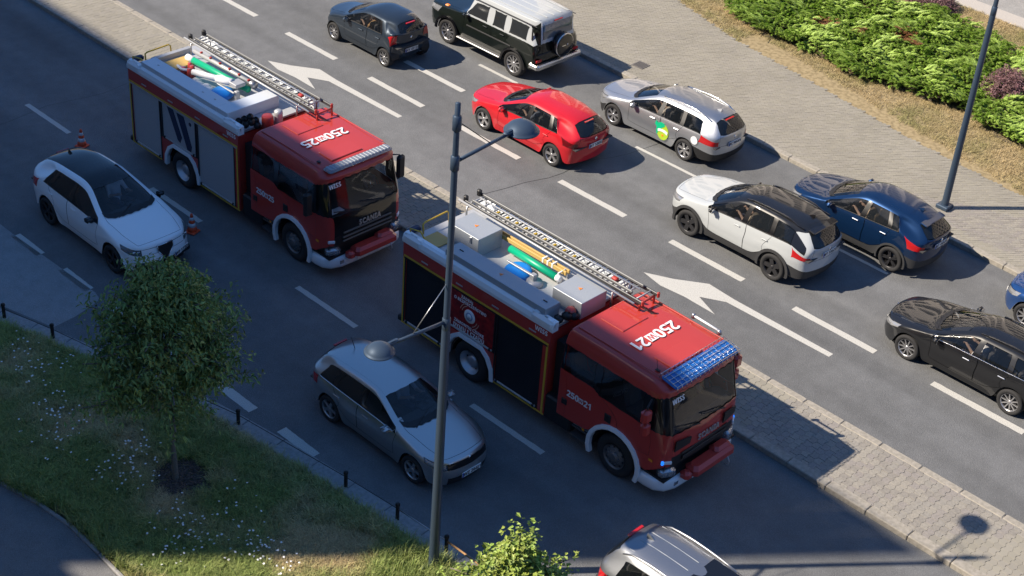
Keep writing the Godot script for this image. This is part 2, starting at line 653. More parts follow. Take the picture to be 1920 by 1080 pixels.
func wavy_block(k: int) -> ArrayMesh:
	var hz := 0.0975
	var hx := 0.0805
	var out := []
	var sgn := 1.0 if k == 0 else -1.0
	for s in [[1, [-1.0, -0.5, -0.25, 0.25, 0.5, 1.0]], [-1, [1.0, 0.5, 0.25, -0.25, -0.5, -1.0]]]:
		for t in s[1]:
			var w := 0.017 * sgn * (1.0 if absf(t) < 0.4 else -1.0)
			if absf(t) == 0.5:
				w = -0.017 * sgn * 0.2
			out.append(Vector3(s[0] * hx + w, 0, t * hz))
	return block_from(out, 0.045)

func brick_block(s: Vector3) -> ArrayMesh:
	return block_from([Vector3(-s.x / 2, 0, -s.z / 2), Vector3(s.x / 2, 0, -s.z / 2), Vector3(s.x / 2, 0, s.z / 2), Vector3(-s.x / 2, 0, s.z / 2)], 0.04)

func block_from(outline: Array, h: float) -> ArrayMesh:
	var m := MB.new()
	var a := []
	var b := []
	var c := []
	for p in outline:
		a.append(p - Vector3(0, 0.01, 0))
		b.append(p + Vector3(0, h - 0.004, 0))
		c.append(p * 0.965 + Vector3(0, h, 0))
	m.loft([a, b, c])
	m.fan(c)
	return m.done()

# ---------------------------------------------------------------- painted markings
func make_markings() -> void:
	var dash := func(x0: float, x1: float, z: float, w: float, called: String):
		var m := MB.new()
		var n := 14
		var r := RandomNumberGenerator.new()
		r.seed = int(x0 * 100.0) + int(z * 1000.0)
		var top := PackedVector2Array()
		for i in n + 1:
			top.append(Vector2(lerpf(x0, x1, float(i) / n), z - w / 2 + r.randf_range(-0.006, 0.006)))
		for i in n + 1:
			top.append(Vector2(lerpf(x1, x0, float(i) / n), z + w / 2 + r.randf_range(-0.006, 0.006)))
		struct(called, m.sheet(top, 0.005).done(), M.line)
	for i in range(-8, 4):
		dash.call(-4.32 + i * 3.92, -4.32 + i * 3.92 + 2.36, -3.3 + 0.006 * i, 0.2, "lane_dash")
	for i in range(4, 6):
		dash.call(-4.32 + i * 3.92, -4.32 + i * 3.92 + 2.36, -3.2, 0.2, "lane_dash")
	dash.call(-12.35, -9.78, -4.92, 0.2, "lane_dash")
	dash.call(-10.8, -9.16, -6.56, 0.12, "lane_dash")
	for q in [[-4.3, -1.55], [1.6, 4.15], [7.4, 9.8]]:
		dash.call(q[0], q[1], -6.42, 0.11, "lane_dash")
	for i in range(-4, 3):
		if i < 2:
			dash.call(1.2 + i * 5.97, 3.35 + i * 5.97, 5.33 - 0.02 * i, 0.15, "lane_dash")
	for i in range(-6, 1):
		dash.call(-0.78 + i * 2.02, 0.36 + i * 2.02 - 0.02, 8.97 - 0.045 * i, 0.24, "edge_dash")
	# sealed transverse cracks
	for line in [[-5.15, -1.0, -4.95, -1.9, -4.85, -2.5, -4.62, -3.2, -4.56, -3.7, -4.65, -4.7, -4.3, -5.4, -4.16, -5.9, -4.0, -7.2], [-16.2, 2.0, -16.0, 3.4, -16.3, 5.0, -16.1, 6.4, -16.2, 8.6]]:
		var w := PackedVector2Array()
		var back := PackedVector2Array()
		for i in range(0, line.size(), 2):
			w.append(Vector2(line[i] - 0.007, line[i + 1]))
			back.append(Vector2(line[i] + 0.007, line[i + 1]))
		back.reverse()
		w.append_array(back)
		struct("road_crack", MB.new().sheet(w, 0.004).done(), M.black)
	# diagonal lane-change arrows
	for x in [-15.0, 0.0]:
		var p := V2([0.13, -1.72, 1.13, -1.72, 1.5, -2.45, 2.4, -2.42, 5.25, -2.42, 5.25, -2.28, 2.75, -2.22, 1.95, -1.82, 2.45, -1.5, 1.15, -1.55])
		p = V2([0.13, -1.63, 0.80, -1.98, 1.52, -2.5, 2.35, -2.44, 5.28, -2.44, 5.28, -2.27, 2.3, -2.2, 1.72, -1.86, 2.45, -1.56, 1.5, -1.58, 0.78, -1.5])
		var q := PackedVector2Array()
		for v in p:
			q.append(v + Vector2(x, 0.0))
		struct("lane_arrow", MB.new().sheet(q, 0.005).done(), M.line)

# ---------------------------------------------------------------- buildings outside the frame that shade the street and are mirrored in the cars
func make_buildings() -> void:
	var wall_a := mat(Color(0.36, 0.33, 0.29), 0.9)
	var wall_b := world_mat(noise_tex(0.03, [[0.0, Color(0.66, 0.60, 0.54)], [1.0, Color(0.74, 0.68, 0.62)]], 256, 4, 60), 0.1, 0.9)
	var pane := mat(Color(0.015, 0.018, 0.022), 0.05)
	var trim := mat(Color(0.5, 0.48, 0.45), 0.7)
	# across the street: long apartment block, its sunlit face mirrored in the car roofs
	var b := thing("apartment_block", "long beige apartment block with rows of dark windows across the street", "building", Vector3(2, 0, -34))
	part(b, "wall", MB.new().box(Vector3(0, 12.5, -7), Vector3(70, 25, 14)).done(), wall_b)
	part(b, "cornice", MB.new().box(Vector3(0, 25.15, -6.8), Vector3(70.8, 0.3, 14.8)).done(), trim)
	windows(b, -33.0, 33.0, 0.0, 8, trim, pane)
	# behind the camera: tall block whose roof line and stepped corner shade the near lanes
	var a := thing("tower_block", "tall concrete block shading the near lanes", "building", Vector3(-13, 0, 30), -0.012)
	for q in [["wall", -71.7, -1.7, 0.0, 33.1, 0.0], ["corner_bay", -1.7, -0.7, 22.1, 33.05, 0.03], ["corner_balcony", -0.7, 0.2, 27.1, 33.0, 0.06]]:
		# end walls lie along the sun's bearing
		var k := -15.9 * 0.8244
		part(a, q[0], MB.new().prism(V2([q[1], q[5], q[2], q[5], q[2] + k, 15.9, q[1] + k, 15.9]), -(q[4] - q[3]), frame(Vector3(0, q[3], 0), Vector3(1, 0, 0), Vector3(0, 0, 1))).done(), wall_a)
	var c := thing("lower_block", "lower concrete block beside the tall one", "building", Vector3(-13, 0, 30.05))
	part(c, "wall", MB.new().box(Vector3(37.65, 9.12, 8), Vector3(78.3, 18.24, 15.9)).done(), wall_a)

func windows(b: Node3D, x0: float, x1: float, z: float, floors: int, fm: Material, gm: Material) -> void:
	var fr := MB.new()
	for q in [[Vector3(-1.1, 0, 0), Vector3(0.1, 1.6, 0.14)], [Vector3(1.1, 0, 0), Vector3(0.1, 1.6, 0.14)], [Vector3(0, 0.85, 0), Vector3(2.3, 0.1, 0.14)], [Vector3(0, -0.86, 0.03), Vector3(2.4, 0.12, 0.22)], [Vector3(0.0, 0, 0), Vector3(0.07, 1.6, 0.1)]]:
		fr.box(q[0], q[1])
	var frame_mesh := fr.done()
	var pane_mesh := MB.new().box(Vector3.ZERO, Vector3(2.1, 1.6, 0.04)).done()
	var n := int((x1 - x0) / 3.3)
	for f in floors:
		for i in n:
			if (i * 7 + f * 3) % 23 == 0:
				continue
			var at := Vector3(x0 + 1.6 + i * 3.3, 1.9 + f * 3.0, z + 0.07)
			var w := part(b, "window", frame_mesh, fm, Transform3D(Basis(), at))
			part(w, "pane", pane_mesh, gm, Transform3D(Basis(), Vector3(0, 0, -0.03)))

# ---------------------------------------------------------------- subdivision surfaces
# V: points, F: array of PackedInt32Array, S: {edge key: sharpness}. One Catmull-Clark step.
func ek(a: int, b: int) -> int:
	return a * 65536 + b if a < b else b * 65536 + a

func catmull(V: PackedVector3Array, F: Array, T: PackedInt32Array, S: Dictionary) -> Array:
	var nv := V.size()
	var nf := F.size()
	var eid := {}
	var ea := PackedInt32Array()
	var eb := PackedInt32Array()
	var e0 := PackedInt32Array()
	var e1 := PackedInt32Array()
	var fp := PackedVector3Array()
	var vf := PackedVector3Array()
	vf.resize(nv)
	var vn := PackedInt32Array()
	vn.resize(nv)
	for i in nf:
		var f: PackedInt32Array = F[i]
		var c := Vector3.ZERO
		for a in f:
			c += V[a]
		c /= f.size()
		fp.append(c)
		var n := f.size()
		for k in n:
			var a := f[k]
			var b := f[(k + 1) % n]
			vf[a] += c
			vn[a] += 1
			var key := ek(a, b)
			if eid.has(key):
				e1[eid[key]] = i
			else:
				eid[key] = ea.size()
				ea.append(a)
				eb.append(b)
				e0.append(i)
				e1.append(-1)
	var out := PackedVector3Array()
	out.resize(nv)
	var ve := PackedVector3Array()
	ve.resize(nv)
	var ven := PackedInt32Array()
	ven.resize(nv)
	var vs := PackedVector3Array()
	vs.resize(nv)
	var vsn := PackedInt32Array()
	vsn.resize(nv)
	var ne := ea.size()
	var ep := PackedVector3Array()
	ep.resize(ne)
	var S2 := {}
	for i in ne:
		var a := ea[i]
		var b := eb[i]
		var mid := (V[a] + V[b]) * 0.5
		ve[a] += mid
		ve[b] += mid
		ven[a] += 1
		ven[b] += 1
		var s: float = 10.0 if e1[i] < 0 else S.get(ek(a, b), 0.0)
		if s >= 0.5:
			vs[a] += V[b]
			vs[b] += V[a]
			vsn[a] += 1
			vsn[b] += 1
		var sm := mid
		if e1[i] >= 0:
			sm = (V[a] + V[b] + fp[e0[i]] + fp[e1[i]]) * 0.25
		ep[i] = sm.lerp(mid, clampf(s, 0.0, 1.0))
		if e1[i] >= 0 and s > 1.0:
			S2[ek(a, nv + nf + i)] = s - 1.0
			S2[ek(b, nv + nf + i)] = s - 1.0
	for i in nv:
		if vsn[i] >= 3:
			out[i] = V[i]
		elif vsn[i] == 2:
			out[i] = (V[i] * 6.0 + vs[i]) / 8.0
		elif vn[i] > 0:
			var n := float(vn[i])
			out[i] = (vf[i] / n + ve[i] / float(ven[i]) * 2.0 + V[i] * (n - 3.0)) / n
		else:
			out[i] = V[i]
	out.append_array(fp)
	out.append_array(ep)
	var F2 := []
	var T2 := PackedInt32Array()
	for i in nf:
		var f: PackedInt32Array = F[i]
		var n := f.size()
		for k in n:
			var a := f[k]
			var e_n: int = nv + nf + eid[ek(a, f[(k + 1) % n])]
			var e_p: int = nv + nf + eid[ek(f[(k + n - 1) % n], a)]
			F2.append(PackedInt32Array([a, e_n, nv + i, e_p]))
			T2.append(T[i])
	return [out, F2, T2, S2]

# smooth normals of the whole surface, then one mesh for every tag; gap pulls a panel's rim inward in its own plane
class Shell:
	var V: PackedVector3Array
	var F: Array
	var T: PackedInt32Array
	var N := PackedVector3Array()
	func normals() -> void:
		N.resize(V.size())
		for f in F:
			var n: Vector3 = (V[f[2]] - V[f[0]]).cross(V[f[3]] - V[f[1]])
			for a in f:
				N[a] += n
		for i in N.size():
			N[i] = N[i].normalized()
	func fair(tags: Array, rounds: int) -> void:  # even out the normals inside broad panels
		var inside := PackedByteArray()
		inside.resize(V.size())
		inside.fill(1)
		for i in F.size():
			if not tags.has(T[i]):
				for a in F[i]:
					inside[a] = 0
		for k in rounds:
			var sum := PackedVector3Array()
			sum.resize(V.size())
			for i in F.size():
				if tags.has(T[i]):
					var f: PackedInt32Array = F[i]
					var m := N[f[0]] + N[f[1]] + N[f[2]] + N[f[3]]
					for a in f:
						sum[a] += m
			for a in V.size():
				if inside[a] == 1:
					N[a] = sum[a].normalized()
	func has(tags: Array) -> bool:
		for t in T:
			if tags.has(t):
				return true
		return false
	func panel(tags: Array, gap := 0.0, push := 0.0, side := 0, x0 := -99.0, x1 := 99.0) -> ArrayMesh:  # side: -1 / +1 keeps faces on that side of z
		var ids := {}
		var vv := PackedVector3Array()
		var nn := PackedVector3Array()
		var ix := PackedInt32Array()
		var src := PackedInt32Array()
		var faces := []
		for i in F.size():
			if not tags.has(T[i]):
				continue
			var f: PackedInt32Array = F[i]
			if side != 0:
				var cz := (V[f[0]].z + V[f[2]].z) * side
				if cz < 0.0:
					continue
			var cx := (V[f[0]].x + V[f[2]].x) * 0.5
			if cx < x0 or cx > x1:
				continue
			faces.append(f)
		var cnt := {}
		for f in faces:
			for k in 4:
				var a: int = f[k]
				var b: int = f[(k + 1) % 4]
				if not ids.has(a):
					ids[a] = vv.size()
					vv.append(V[a] + N[a] * push)
					nn.append(N[a])
					src.append(a)
				var key := a * 65536 + b if a < b else b * 65536 + a
				cnt[key] = cnt.get(key, 0) + 1
		if gap > 0.0:
			var rim := {}
			for key in cnt:
				if cnt[key] == 1:
					rim[key / 65536] = true
					rim[key % 65536] = true
			var pull := {}
			for f in faces:
				var c: Vector3 = (V[f[0]] + V[f[1]] + V[f[2]] + V[f[3]]) * 0.25
				for a in f:
					if rim.has(a):
						pull[a] = pull.get(a, Vector3.ZERO) + (c - V[a]).normalized()
			for a in pull:
				vv[ids[a]] += pull[a].normalized() * gap
		for f in faces:
			ix.append_array(PackedInt32Array([ids[f[0]], ids[f[2]], ids[f[1]], ids[f[0]], ids[f[3]], ids[f[2]]]))
		var arr := []
		arr.resize(Mesh.ARRAY_MAX)
		arr[Mesh.ARRAY_VERTEX] = vv
		arr[Mesh.ARRAY_NORMAL] = nn
		arr[Mesh.ARRAY_INDEX] = ix
		var m := ArrayMesh.new()
		if vv.size() > 0:
			m.add_surface_from_arrays(Mesh.PRIMITIVE_TRIANGLES, arr)
		return m
	func top_at(x: float, z: float) -> Vector3:
		var best := Vector3.ZERO
		var bd := 1e9
		for p in V:
			var d := Vector2(p.x - x, p.z - z).length() - p.y * 0.06
			if d < bd:
				bd = d
				best = p
		return Vector3(x, best.y, z)
	func side_at(x: float, y: float) -> Vector3:
		var best := Vector3.ZERO
		var bd := 1e9
		for p in V:
			if p.z <= 0.0:
				continue
			var d := Vector2(p.x - x, p.y - y).length() - p.z * 0.05
			if d < bd:
				bd = d
				best = p
		return Vector3(x, y, best.z)

enum {BODY, HOOD, FDOOR, RDOOR, ROOF, SHIELD, BACKGLASS, FWIN, RWIN, QWIN, PILLAR, HEAD, TAIL, GRILLE, INTAKE, GATE, BUMPF, BUMPR, CLAD, HOLE, RAIL, LOWB}

func arr_lerp(a: float, b: float, n: int) -> Array:
	var o := []
	for i in n:
		o.append(lerpf(a, b, float(i) / (n - 1)))
	return o

func car_shell(s: Dictionary) -> Shell:
	var hw: float = s.W / 2.0
	var H: float = s.H
	var xf: float = s.wb / 2.0
	var xr: float = -xf
	var nose: float = xf + s.fo
	var tail: float = nose - s.L
	var r: float = s.r
	var ra: float = r + s.get("arch", 0.07)
	var rho := ra / 0.9
	var sill: float = s.sill
	var xA: float = s.xa        # A pillar base at the side
	var bp: float = s.bp
	var cp: float = s.cp
	var dp: float = s.dp
	var head: float = s.head    # top of the windscreen
	var rr: Vector2 = s.rr      # rear edge of the roof
	var gb: Vector2 = s.gb      # foot of the rear window
	var bf: float = s.bf
	var br: float = s.br
	var hood: float = s.hood    # height of the bonnet's front edge
	var cowl: float = s.cowl
	var wt: float = s.wt
	var box: float = s.get("boxy", 0.0)
	var nst := 13
	var P := []
	var cabin := func(i): return i >= 5
	# x of rows 2, 3 and 4 for each station
	var xtop_rear: float = s.get("cpt", cp + 0.12)
	var dpt: float = s.get("dpt", dp + 0.12)
	var x2 := [nose - lerpf(0.30, 0.10, box), xf + ra * 1.02, xf, xf - ra * 1.02, xf - ra - 0.14, (xf - ra + bp) / 2, bp + 0.05, bp - 0.05, lerpf(bp - 0.05, xr + ra, 0.65), xr + ra * 1.02, xr, xr - ra * 1.02, tail + lerpf(0.2, 0.06, box)]
	var x3 := [nose - lerpf(0.34, 0.12, box), xf + 0.26, xf - 0.02, lerpf(xf - 0.02, xA, 0.5), xA, lerpf(xA, bp, 0.42), bp + 0.045, bp - 0.045, cp, cp - 0.07, lerpf(cp - 0.07, dp, s.get("q", 0.55)), dp, minf(gb.x + 0.10, dp - 0.06)]
	var x4 := [nose - lerpf(0.30, 0.10, box), xf + 0.26, xf - 0.02, lerpf(xf - 0.02, xA, 0.5), xA - 0.03, head - 0.06, bp + 0.03, bp - 0.05, xtop_rear, xtop_rear - 0.07, lerpf(xtop_rear - 0.07, dpt, s.get("q", 0.55)), dpt, gb.x + 0.04]
	var roof_y := func(x: float) -> float:
		var xm := lerpf(head, rr.x, s.get("peak", 0.38))
		if x > xm:
			var t := (x - xm) / maxf(0.05, head - xm)
			return H - s.get("front_drop", 0.055) * t * t
		var u := (xm - x) / maxf(0.05, xm - rr.x)
		return H - (H - rr.y) * pow(u, s.get("roof_pow", 1.8))
	for i in nst:
		var y := []
		var z := []
		var x := []
		y.resize(8)
		z.resize(8)
		x.resize(8)
		var t_hood := clampf((nose - 0.3 - x3[i]) / maxf(0.05, nose - 0.3 - xA), 0.0, 1.0)
		var hood_y := lerpf(hood, cowl, pow(t_hood, 0.72))
		var belt := lerpf(bf, br, clampf((xA - x3[i]) / (xA - dp), 0.0, 1.0))
		# rows 0..2
		y[0] = sill
		y[1] = sill + 0.15
		y[2] = s.get("mid", 0.44) * H
		z[0] = hw - 0.075
		z[1] = hw - 0.03
		z[2] = hw
		for k in 3:
			x[k] = x2[i]
		if i == 0:
			y[0] = sill + 0.01
			y[1] = sill + 0.2
			y[2] = hood - 0.16
		if i == 12:
			y[0] = sill + 0.08
			y[1] = sill + 0.28
			y[2] = lerpf(sill + 0.26, br, 0.45)
		if i >= 1 and i <= 3 or i >= 9 and i <= 11:
			var c: float = xf if i <= 3 else xr
			var k := i - 1 if i <= 3 else i - 9
			if k == 1:
				x[1] = c
				y[1] = r + rho
			else:
				x[0] = c + ra * 1.06 * (1 - k)
				x[1] = c + rho * 0.74 * (1 - k)
				y[1] = r + rho * 0.72
				y[0] = sill if absf(x[0]) < xf else sill + 0.02
			y[2] = maxf(y[2], r + rho + 0.045) if k == 1 else maxf(y[2], r + rho * 0.72 + 0.10)
			z[1] = hw - 0.012
			z[2] = hw - 0.004
			z[0] = hw - 0.03
		# row 3
		x[3] = x3[i]
		z[3] = hw - s.get("shoulder", 0.05)
		if i <= 4:
			y[3] = hood_y - 0.035 if i < 4 else bf
			if i == 4:
				y[3] = bf
		else:
			y[3] = belt
		if i <= 3:
			y[2] = minf(y[2], y[3] - 0.05)
		if i == 12:
			y[3] = gb.y - s.get("lamp_drop", 0.03)
		# rows 4..7
		if i <= 3:
			x[4] = x4[i]
			z[4] = hw - lerpf(0.13, 0.09, box)
			y[4] = hood_y
			z[5] = hw - 0.21
			y[5] = hood_y + s.get("hood_crown", 0.05) * 0.3
			z[6] = (hw - 0.21) * 0.52
			y[6] = hood_y + s.get("hood_crown", 0.05) * 0.85
			y[7] = hood_y + s.get("hood_crown", 0.05)
			var fwd := 0.0
			if i == 0:
				x[5] = nose - lerpf(0.20, 0.06, box)
				x[6] = nose - lerpf(0.12, 0.05, box)
				x[7] = nose - lerpf(0.09, 0.05, box)
			else:
				for k in [5, 6, 7]:
					x[k] = x4[i] + 0.03
		elif i == 4:
			x[4] = xA - 0.02
			z[4] = hw - 0.10
			y[4] = maxf(cowl + 0.01, bf + 0.02)
			x[5] = xA + 0.03
			z[5] = hw - 0.17
			y[5] = cowl + 0.005
			x[6] = xA + lerpf(0.17, 0.04, box)
			z[6] = (hw - 0.17) * 0.55
			y[6] = cowl + 0.03
			x[7] = xA + lerpf(0.22, 0.05, box)
			y[7] = cowl + 0.04
		elif i < 12:
			var xx: float = x4[i]
			var yt: float = roof_y.call(xx)
			x[4] = xx
			z[4] = wt
			y[4] = yt - s.get("drop4", 0.125)
			var nar := lerpf(0.105, 0.05, box)
			z[5] = wt - nar
			y[5] = yt - s.get("drop5", 0.05)
			z[6] = (wt - nar) * 0.55
			y[6] = yt - lerpf(0.01, 0.008, box)
			y[7] = yt
			x[5] = xx
			x[6] = xx
			x[7] = xx
			if i == 5:
				x[5] = head + 0.0
				x[6] = head + 0.05
				x[7] = head + 0.07
			if i == 11:
				x[5] = rr.x
				x[6] = rr.x - 0.03
				x[7] = rr.x - 0.045
				y[5] = rr.y - s.get("drop5", 0.05)
				y[6] = rr.y - 0.01
				y[7] = rr.y
				y[4] = minf(y[4], rr.y - s.get("drop4", 0.125))
				z[4] = wt - 0.02
				z[5] = wt - 0.12
			if i == 10:
				for k in [5, 6, 7]:
					x[k] = lerpf(x[k], rr.x + 0.25, 0.3)
		else:
			x[4] = gb.x + 0.05
			z[4] = hw - 0.14
			y[4] = gb.y + 0.005
			x[5] = gb.x
			z[5] = hw - 0.25
			y[5] = gb.y + 0.01
			x[6] = gb.x - lerpf(0.06, 0.01, box)
			z[6] = (hw - 0.25) * 0.55
			y[6] = gb.y + 0.015
			x[7] = gb.x - lerpf(0.075, 0.01, box)
			y[7] = gb.y + 0.015
		z[7] = 0.0
		# plan taper at the ends
		var tp := 1.0
		if i == 0:
			tp = lerpf(0.83, 0.96, box)
		elif i == 1:
			tp = lerpf(0.975, 1.0, box)
		elif i == 11:
			tp = lerpf(0.985, 1.0, box)
		elif i == 12:
			tp = lerpf(0.90, 0.98, box)
		for k in 8:
			z[k] *= tp
		var row := []
		for k in 8:
			row.append(Vector3(x[k], y[k], z[k]))
		P.append(row)
	# vertices: 15 per ring (mirrored), then front and rear closing grids
	var V := PackedVector3Array()
	var at := func(i: int, j: int) -> int: return i * 15 + j
	for i in nst:
		for j in 15:
			var k := j if j < 8 else 14 - j
			var p: Vector3 = P[i][k]
			V.append(p if j < 8 else Vector3(p.x, p.y, -p.z))
	var F := []
	var T := PackedInt32Array()
	var wins: Array = s.get("wins", [FWIN, FWIN, PILLAR, RWIN, PILLAR, QWIN, BODY, BODY])  # stations 4..11 between rows 3 and 4
	for i in nst - 1:
		for j in 14:
			var k := j if j < 7 else 13 - j   # lower row of this strip
			var t := BODY
			if k == 0 and (i == 1 or i == 2 or i == 9 or i == 10):
				continue
			if k <= 2:
				if i >= 4 and i <= 6:
					t = FDOOR
				elif i == 7 or i == 8:
					t = RDOOR
				if k == 0 and i >= 3 and i <= 8:
					t = CLAD if s.get("clad", false) else BODY
				if k == 2 and i == 0:
					t = HEAD
				if k == 2 and i == 11:
					t = TAIL
				if k <= 1 and i == 0:
					t = BUMPF
				if k <= 1 and i == 11:
					t = BUMPR
				if k == 0 and (i == 0 or i == 11):
					t = LOWB
			elif k == 3:
				if i >= 4 and i <= 11:
					t = wins[i - 4]
			elif k == 4:
				t = RAIL if i >= 4 and i <= 10 else BODY
			else:
				if i <= 3:
					t = HOOD
				elif i == 4:
					t = SHIELD
				elif i <= 10:
					t = ROOF
				else:
					t = BACKGLASS
			F.append(PackedInt32Array([at.call(i, j), at.call(i, j + 1), at.call(i + 1, j + 1), at.call(i + 1, j)]))
			T.append(t)
	for e in 2:
		var st := 0 if e == 0 else nst - 1
		# grid columns: j = 4..10 of the ring seen as top edge; side edge rows 0..4
		var cols := [4, 5, 6, 7, 8, 9, 10]
		var ids := []
		for h in 5:
			var rowi := []
			for c in 7:
				if h == 4:
					rowi.append(at.call(st, cols[c]))
				elif c == 0:
					rowi.append(at.call(st, h))
				elif c == 6:
					rowi.append(at.call(st, 14 - h))
				else:
					var k: int = [0, 1, 2, 3, 2, 1, 0][c]
					var zs: float = [0.0, 0.64, 0.33, 0.0][k] * hw * (1.0 if c <= 3 else -1.0)
					var py: float = V[at.call(st, h)].y
					var bx: float = [0.0, lerpf(0.09, 0.015, box), lerpf(0.03, 0.005, box), 0.0][k]
					var out: float = s.get("front_prof" if e == 0 else "rear_prof", [[0.07, 0.0, 0.03, 0.07], [0.06, 0.0, 0.05, 0.04]][e])[h]
					var px := nose - bx - out if e == 0 else tail + bx + out
					rowi.append(V.size())
					V.append(Vector3(px, py, zs))
			ids.append(rowi)
		for h in 4:
			for c in 6:
				var t := BUMPF if e == 0 else BUMPR
				var k: int = mini(c, 5 - c)
				if e == 0:
					if h == 3:
						t = HEAD if k == 0 and s.get("lamp_row", 2) == 3 else BODY
					elif h == 2:
						t = HEAD if k == 0 else GRILLE
					elif h == 0:
						t = INTAKE if k >= 1 else LOWB
				else:
					if h == 0:
						t = LOWB
					elif h == 3:
						t = GATE if k >= 1 else BODY
					elif h == 2:
						t = TAIL if k == 0 else GATE
				var q := PackedInt32Array([ids[h][c], ids[h][c + 1], ids[h + 1][c + 1], ids[h + 1][c]])
				if e == 1:
					q = PackedInt32Array([q[3], q[2], q[1], q[0]])
				F.append(q)
				T.append(t)
	# creases
	var S := {}
	var sh: float = s.get("sharp", 0.0)
	for i in nst - 1:
		for j in [3, 4, 10, 11]:
			if i >= 4:
				S[ek(at.call(i, j), at.call(i + 1, j))] = maxf(1.0, sh)
			elif j == 3 or j == 11:
				S[ek(at.call(i, j), at.call(i + 1, j))] = maxf(0.5, sh)
		for j in [2, 12]:
			if i >= 3 and i <= 8:
				S[ek(at.call(i, j), at.call(i + 1, j))] = s.get("crease2", 0.6)
		for j in [5, 9]:
			S[ek(at.call(i, j), at.call(i + 1, j))] = maxf(0.6 if i == 4 or i == 11 else 0.3, sh)
		if sh > 0.0:
			for j in [1, 2, 12, 13]:
				S[ek(at.call(i, j), at.call(i + 1, j))] = sh * 0.6
	for j in range(5, 9):
		S[ek(at.call(4, j), at.call(4, j + 1))] = maxf(1.4, sh)
		S[ek(at.call(5, j), at.call(5, j + 1))] = maxf(0.4, sh)
		S[ek(at.call(11, j), at.call(11, j + 1))] = maxf(1.0, sh)
		S[ek(at.call(12, j), at.call(12, j + 1))] = maxf(0.8, sh)
	for i in [4, 5, 6, 7, 8, 9, 10, 11]:
		for j in [3, 10]:
			S[ek(at.call(i, j), at.call(i, j + 1))] = 1.0
	if sh > 0.0:
		for st in [0, 12]:
			for j in 14:
				S[ek(at.call(st, j), at.call(st, j + 1))] = sh
	var A := [V, F, T, S]
	for l in 2:
		A = catmull(A[0], A[1], A[2], A[3])
	var o := Shell.new()
	o.V = A[0]
	o.F = A[1]
	o.T = A[2]
	# fit the overall size
	var lo := Vector3(1e9, 1e9, 1e9)
	var hi := -lo
	for p in o.V:
		lo = lo.min(p)
		hi = hi.max(p)
	for i in o.V.size():
		var p := o.V[i]
		p.z *= s.W / (hi.z - lo.z)
		if p.y > s.r * 1.9:
			p.y = s.r * 1.9 + (p.y - s.r * 1.9) * (H - s.r * 1.9) / (hi.y - s.r * 1.9)
		if p.x > xf + ra:
			p.x = xf + ra + (p.x - xf - ra) * (nose - xf - ra) / (hi.x - xf - ra)
		elif p.x < xr - ra:
			p.x = xr - ra + (p.x - xr + ra) * (tail - xr + ra) / (lo.x - xr + ra)
		o.V[i] = p
	o.normals()
	o.fair([HOOD], 6)
	o.fair([ROOF], 6)
	o.fair([SHIELD], 4)
	o.fair([BACKGLASS], 4)
	return o

# ---------------------------------------------------------------- wheels
func wheel(parent: Node3D, at: Vector3, side: float, r: float, w: float, style: Dictionary) -> void:
	var key := "wheel%.3f%.3f%s" % [r, w, str(style.get("id", 0))]
	var rim_r: float = r * style.get("rim", 0.69)
	if not cache.has(key):
		var t := MB.new(false)
		var h := w / 2
		t.lathe([Vector2(rim_r * 0.97, -h * 0.7), Vector2(rim_r * 1.02, -h * 0.92), Vector2(r * 0.86, -h), Vector2(r * 0.955, -h * 0.93), Vector2(r * 0.995, -h * 0.7), Vector2(r, 0), Vector2(r * 0.995, h * 0.7), Vector2(r * 0.955, h * 0.93), Vector2(r * 0.86, h), Vector2(rim_r * 1.02, h * 0.92), Vector2(rim_r * 0.97, h * 0.7)], 28)
		cache[key] = t.done()
		var m := MB.new(false)
		# outward is +y in the wheel's own frame
		m.lathe([Vector2(rim_r * 0.93, -h * 0.6), Vector2(rim_r * 0.93, h * 0.55), Vector2(rim_r * 0.965, h * 0.86), Vector2(rim_r * 1.0, h * 0.86), Vector2(rim_r * 1.0, h * 0.5)], 28)
		m.flat()
		var n: int = style.get("spokes", 5)
		var twin: bool = style.get("twin", false)
		var sw: float = style.get("sw", 0.09)
		for i in n:
			for q in ([-1, 1] if twin else [0]):
				var a: float = TAU * i / n + q * 0.13
				var d := Vector3(cos(a), 0, sin(a))
				var sd := Vector3(-sin(a), 0, cos(a))
				var w0: float = rim_r * sw * (0.9 if twin else 1.3)
				var w1: float = rim_r * sw * (0.8 if twin else 1.0) * style.get("flare", 1.0)
				var y0: float = h * 0.66
				var y1: float = h * 0.78
				var p := []
				for yy in [-0.035, 0.0]:
					p.append(d * rim_r * 0.15 - sd * w0 + Vector3(0, y0 + yy, 0))
					p.append(d * rim_r * 0.15 + sd * w0 + Vector3(0, y0 + yy, 0))
					p.append(d * rim_r * 0.955 + sd * w1 + Vector3(0, y1 + yy, 0))
					p.append(d * rim_r * 0.955 - sd * w1 + Vector3(0, y1 + yy, 0))
				m.hexa(p)
		m.smooth(1)
		m.lathe([Vector2(0.0, h * 0.74), Vector2(rim_r * 0.16, h * 0.74), Vector2(rim_r * 0.22, h * 0.62), Vector2(rim_r * 0.22, 0)], 16)
		cache[key + "rim"] = m.done()
		cache[key + "disc"] = MB.new(false).cyl(Vector3(0, h * 0.05, 0), Vector3(0, h * 0.2, 0), rim_r * 0.9, rim_r * 0.9, 24).done()
	var o := Node3D.new()
	o.name = "wheel"
	parent.add_child(o, true)
	o.position = at
	o.basis = Basis(Vector3.RIGHT, PI / 2 * side) * Basis(Vector3.UP, style.get("phase", 0.0) + at.x)
	part(o, "tyre", cache[key], M.rubber)
	part(o, "rim", cache[key + "rim"], style.get("mat", M.alloy))
	part(o, "brake_disc", cache[key + "disc"], M.alloy_dark)

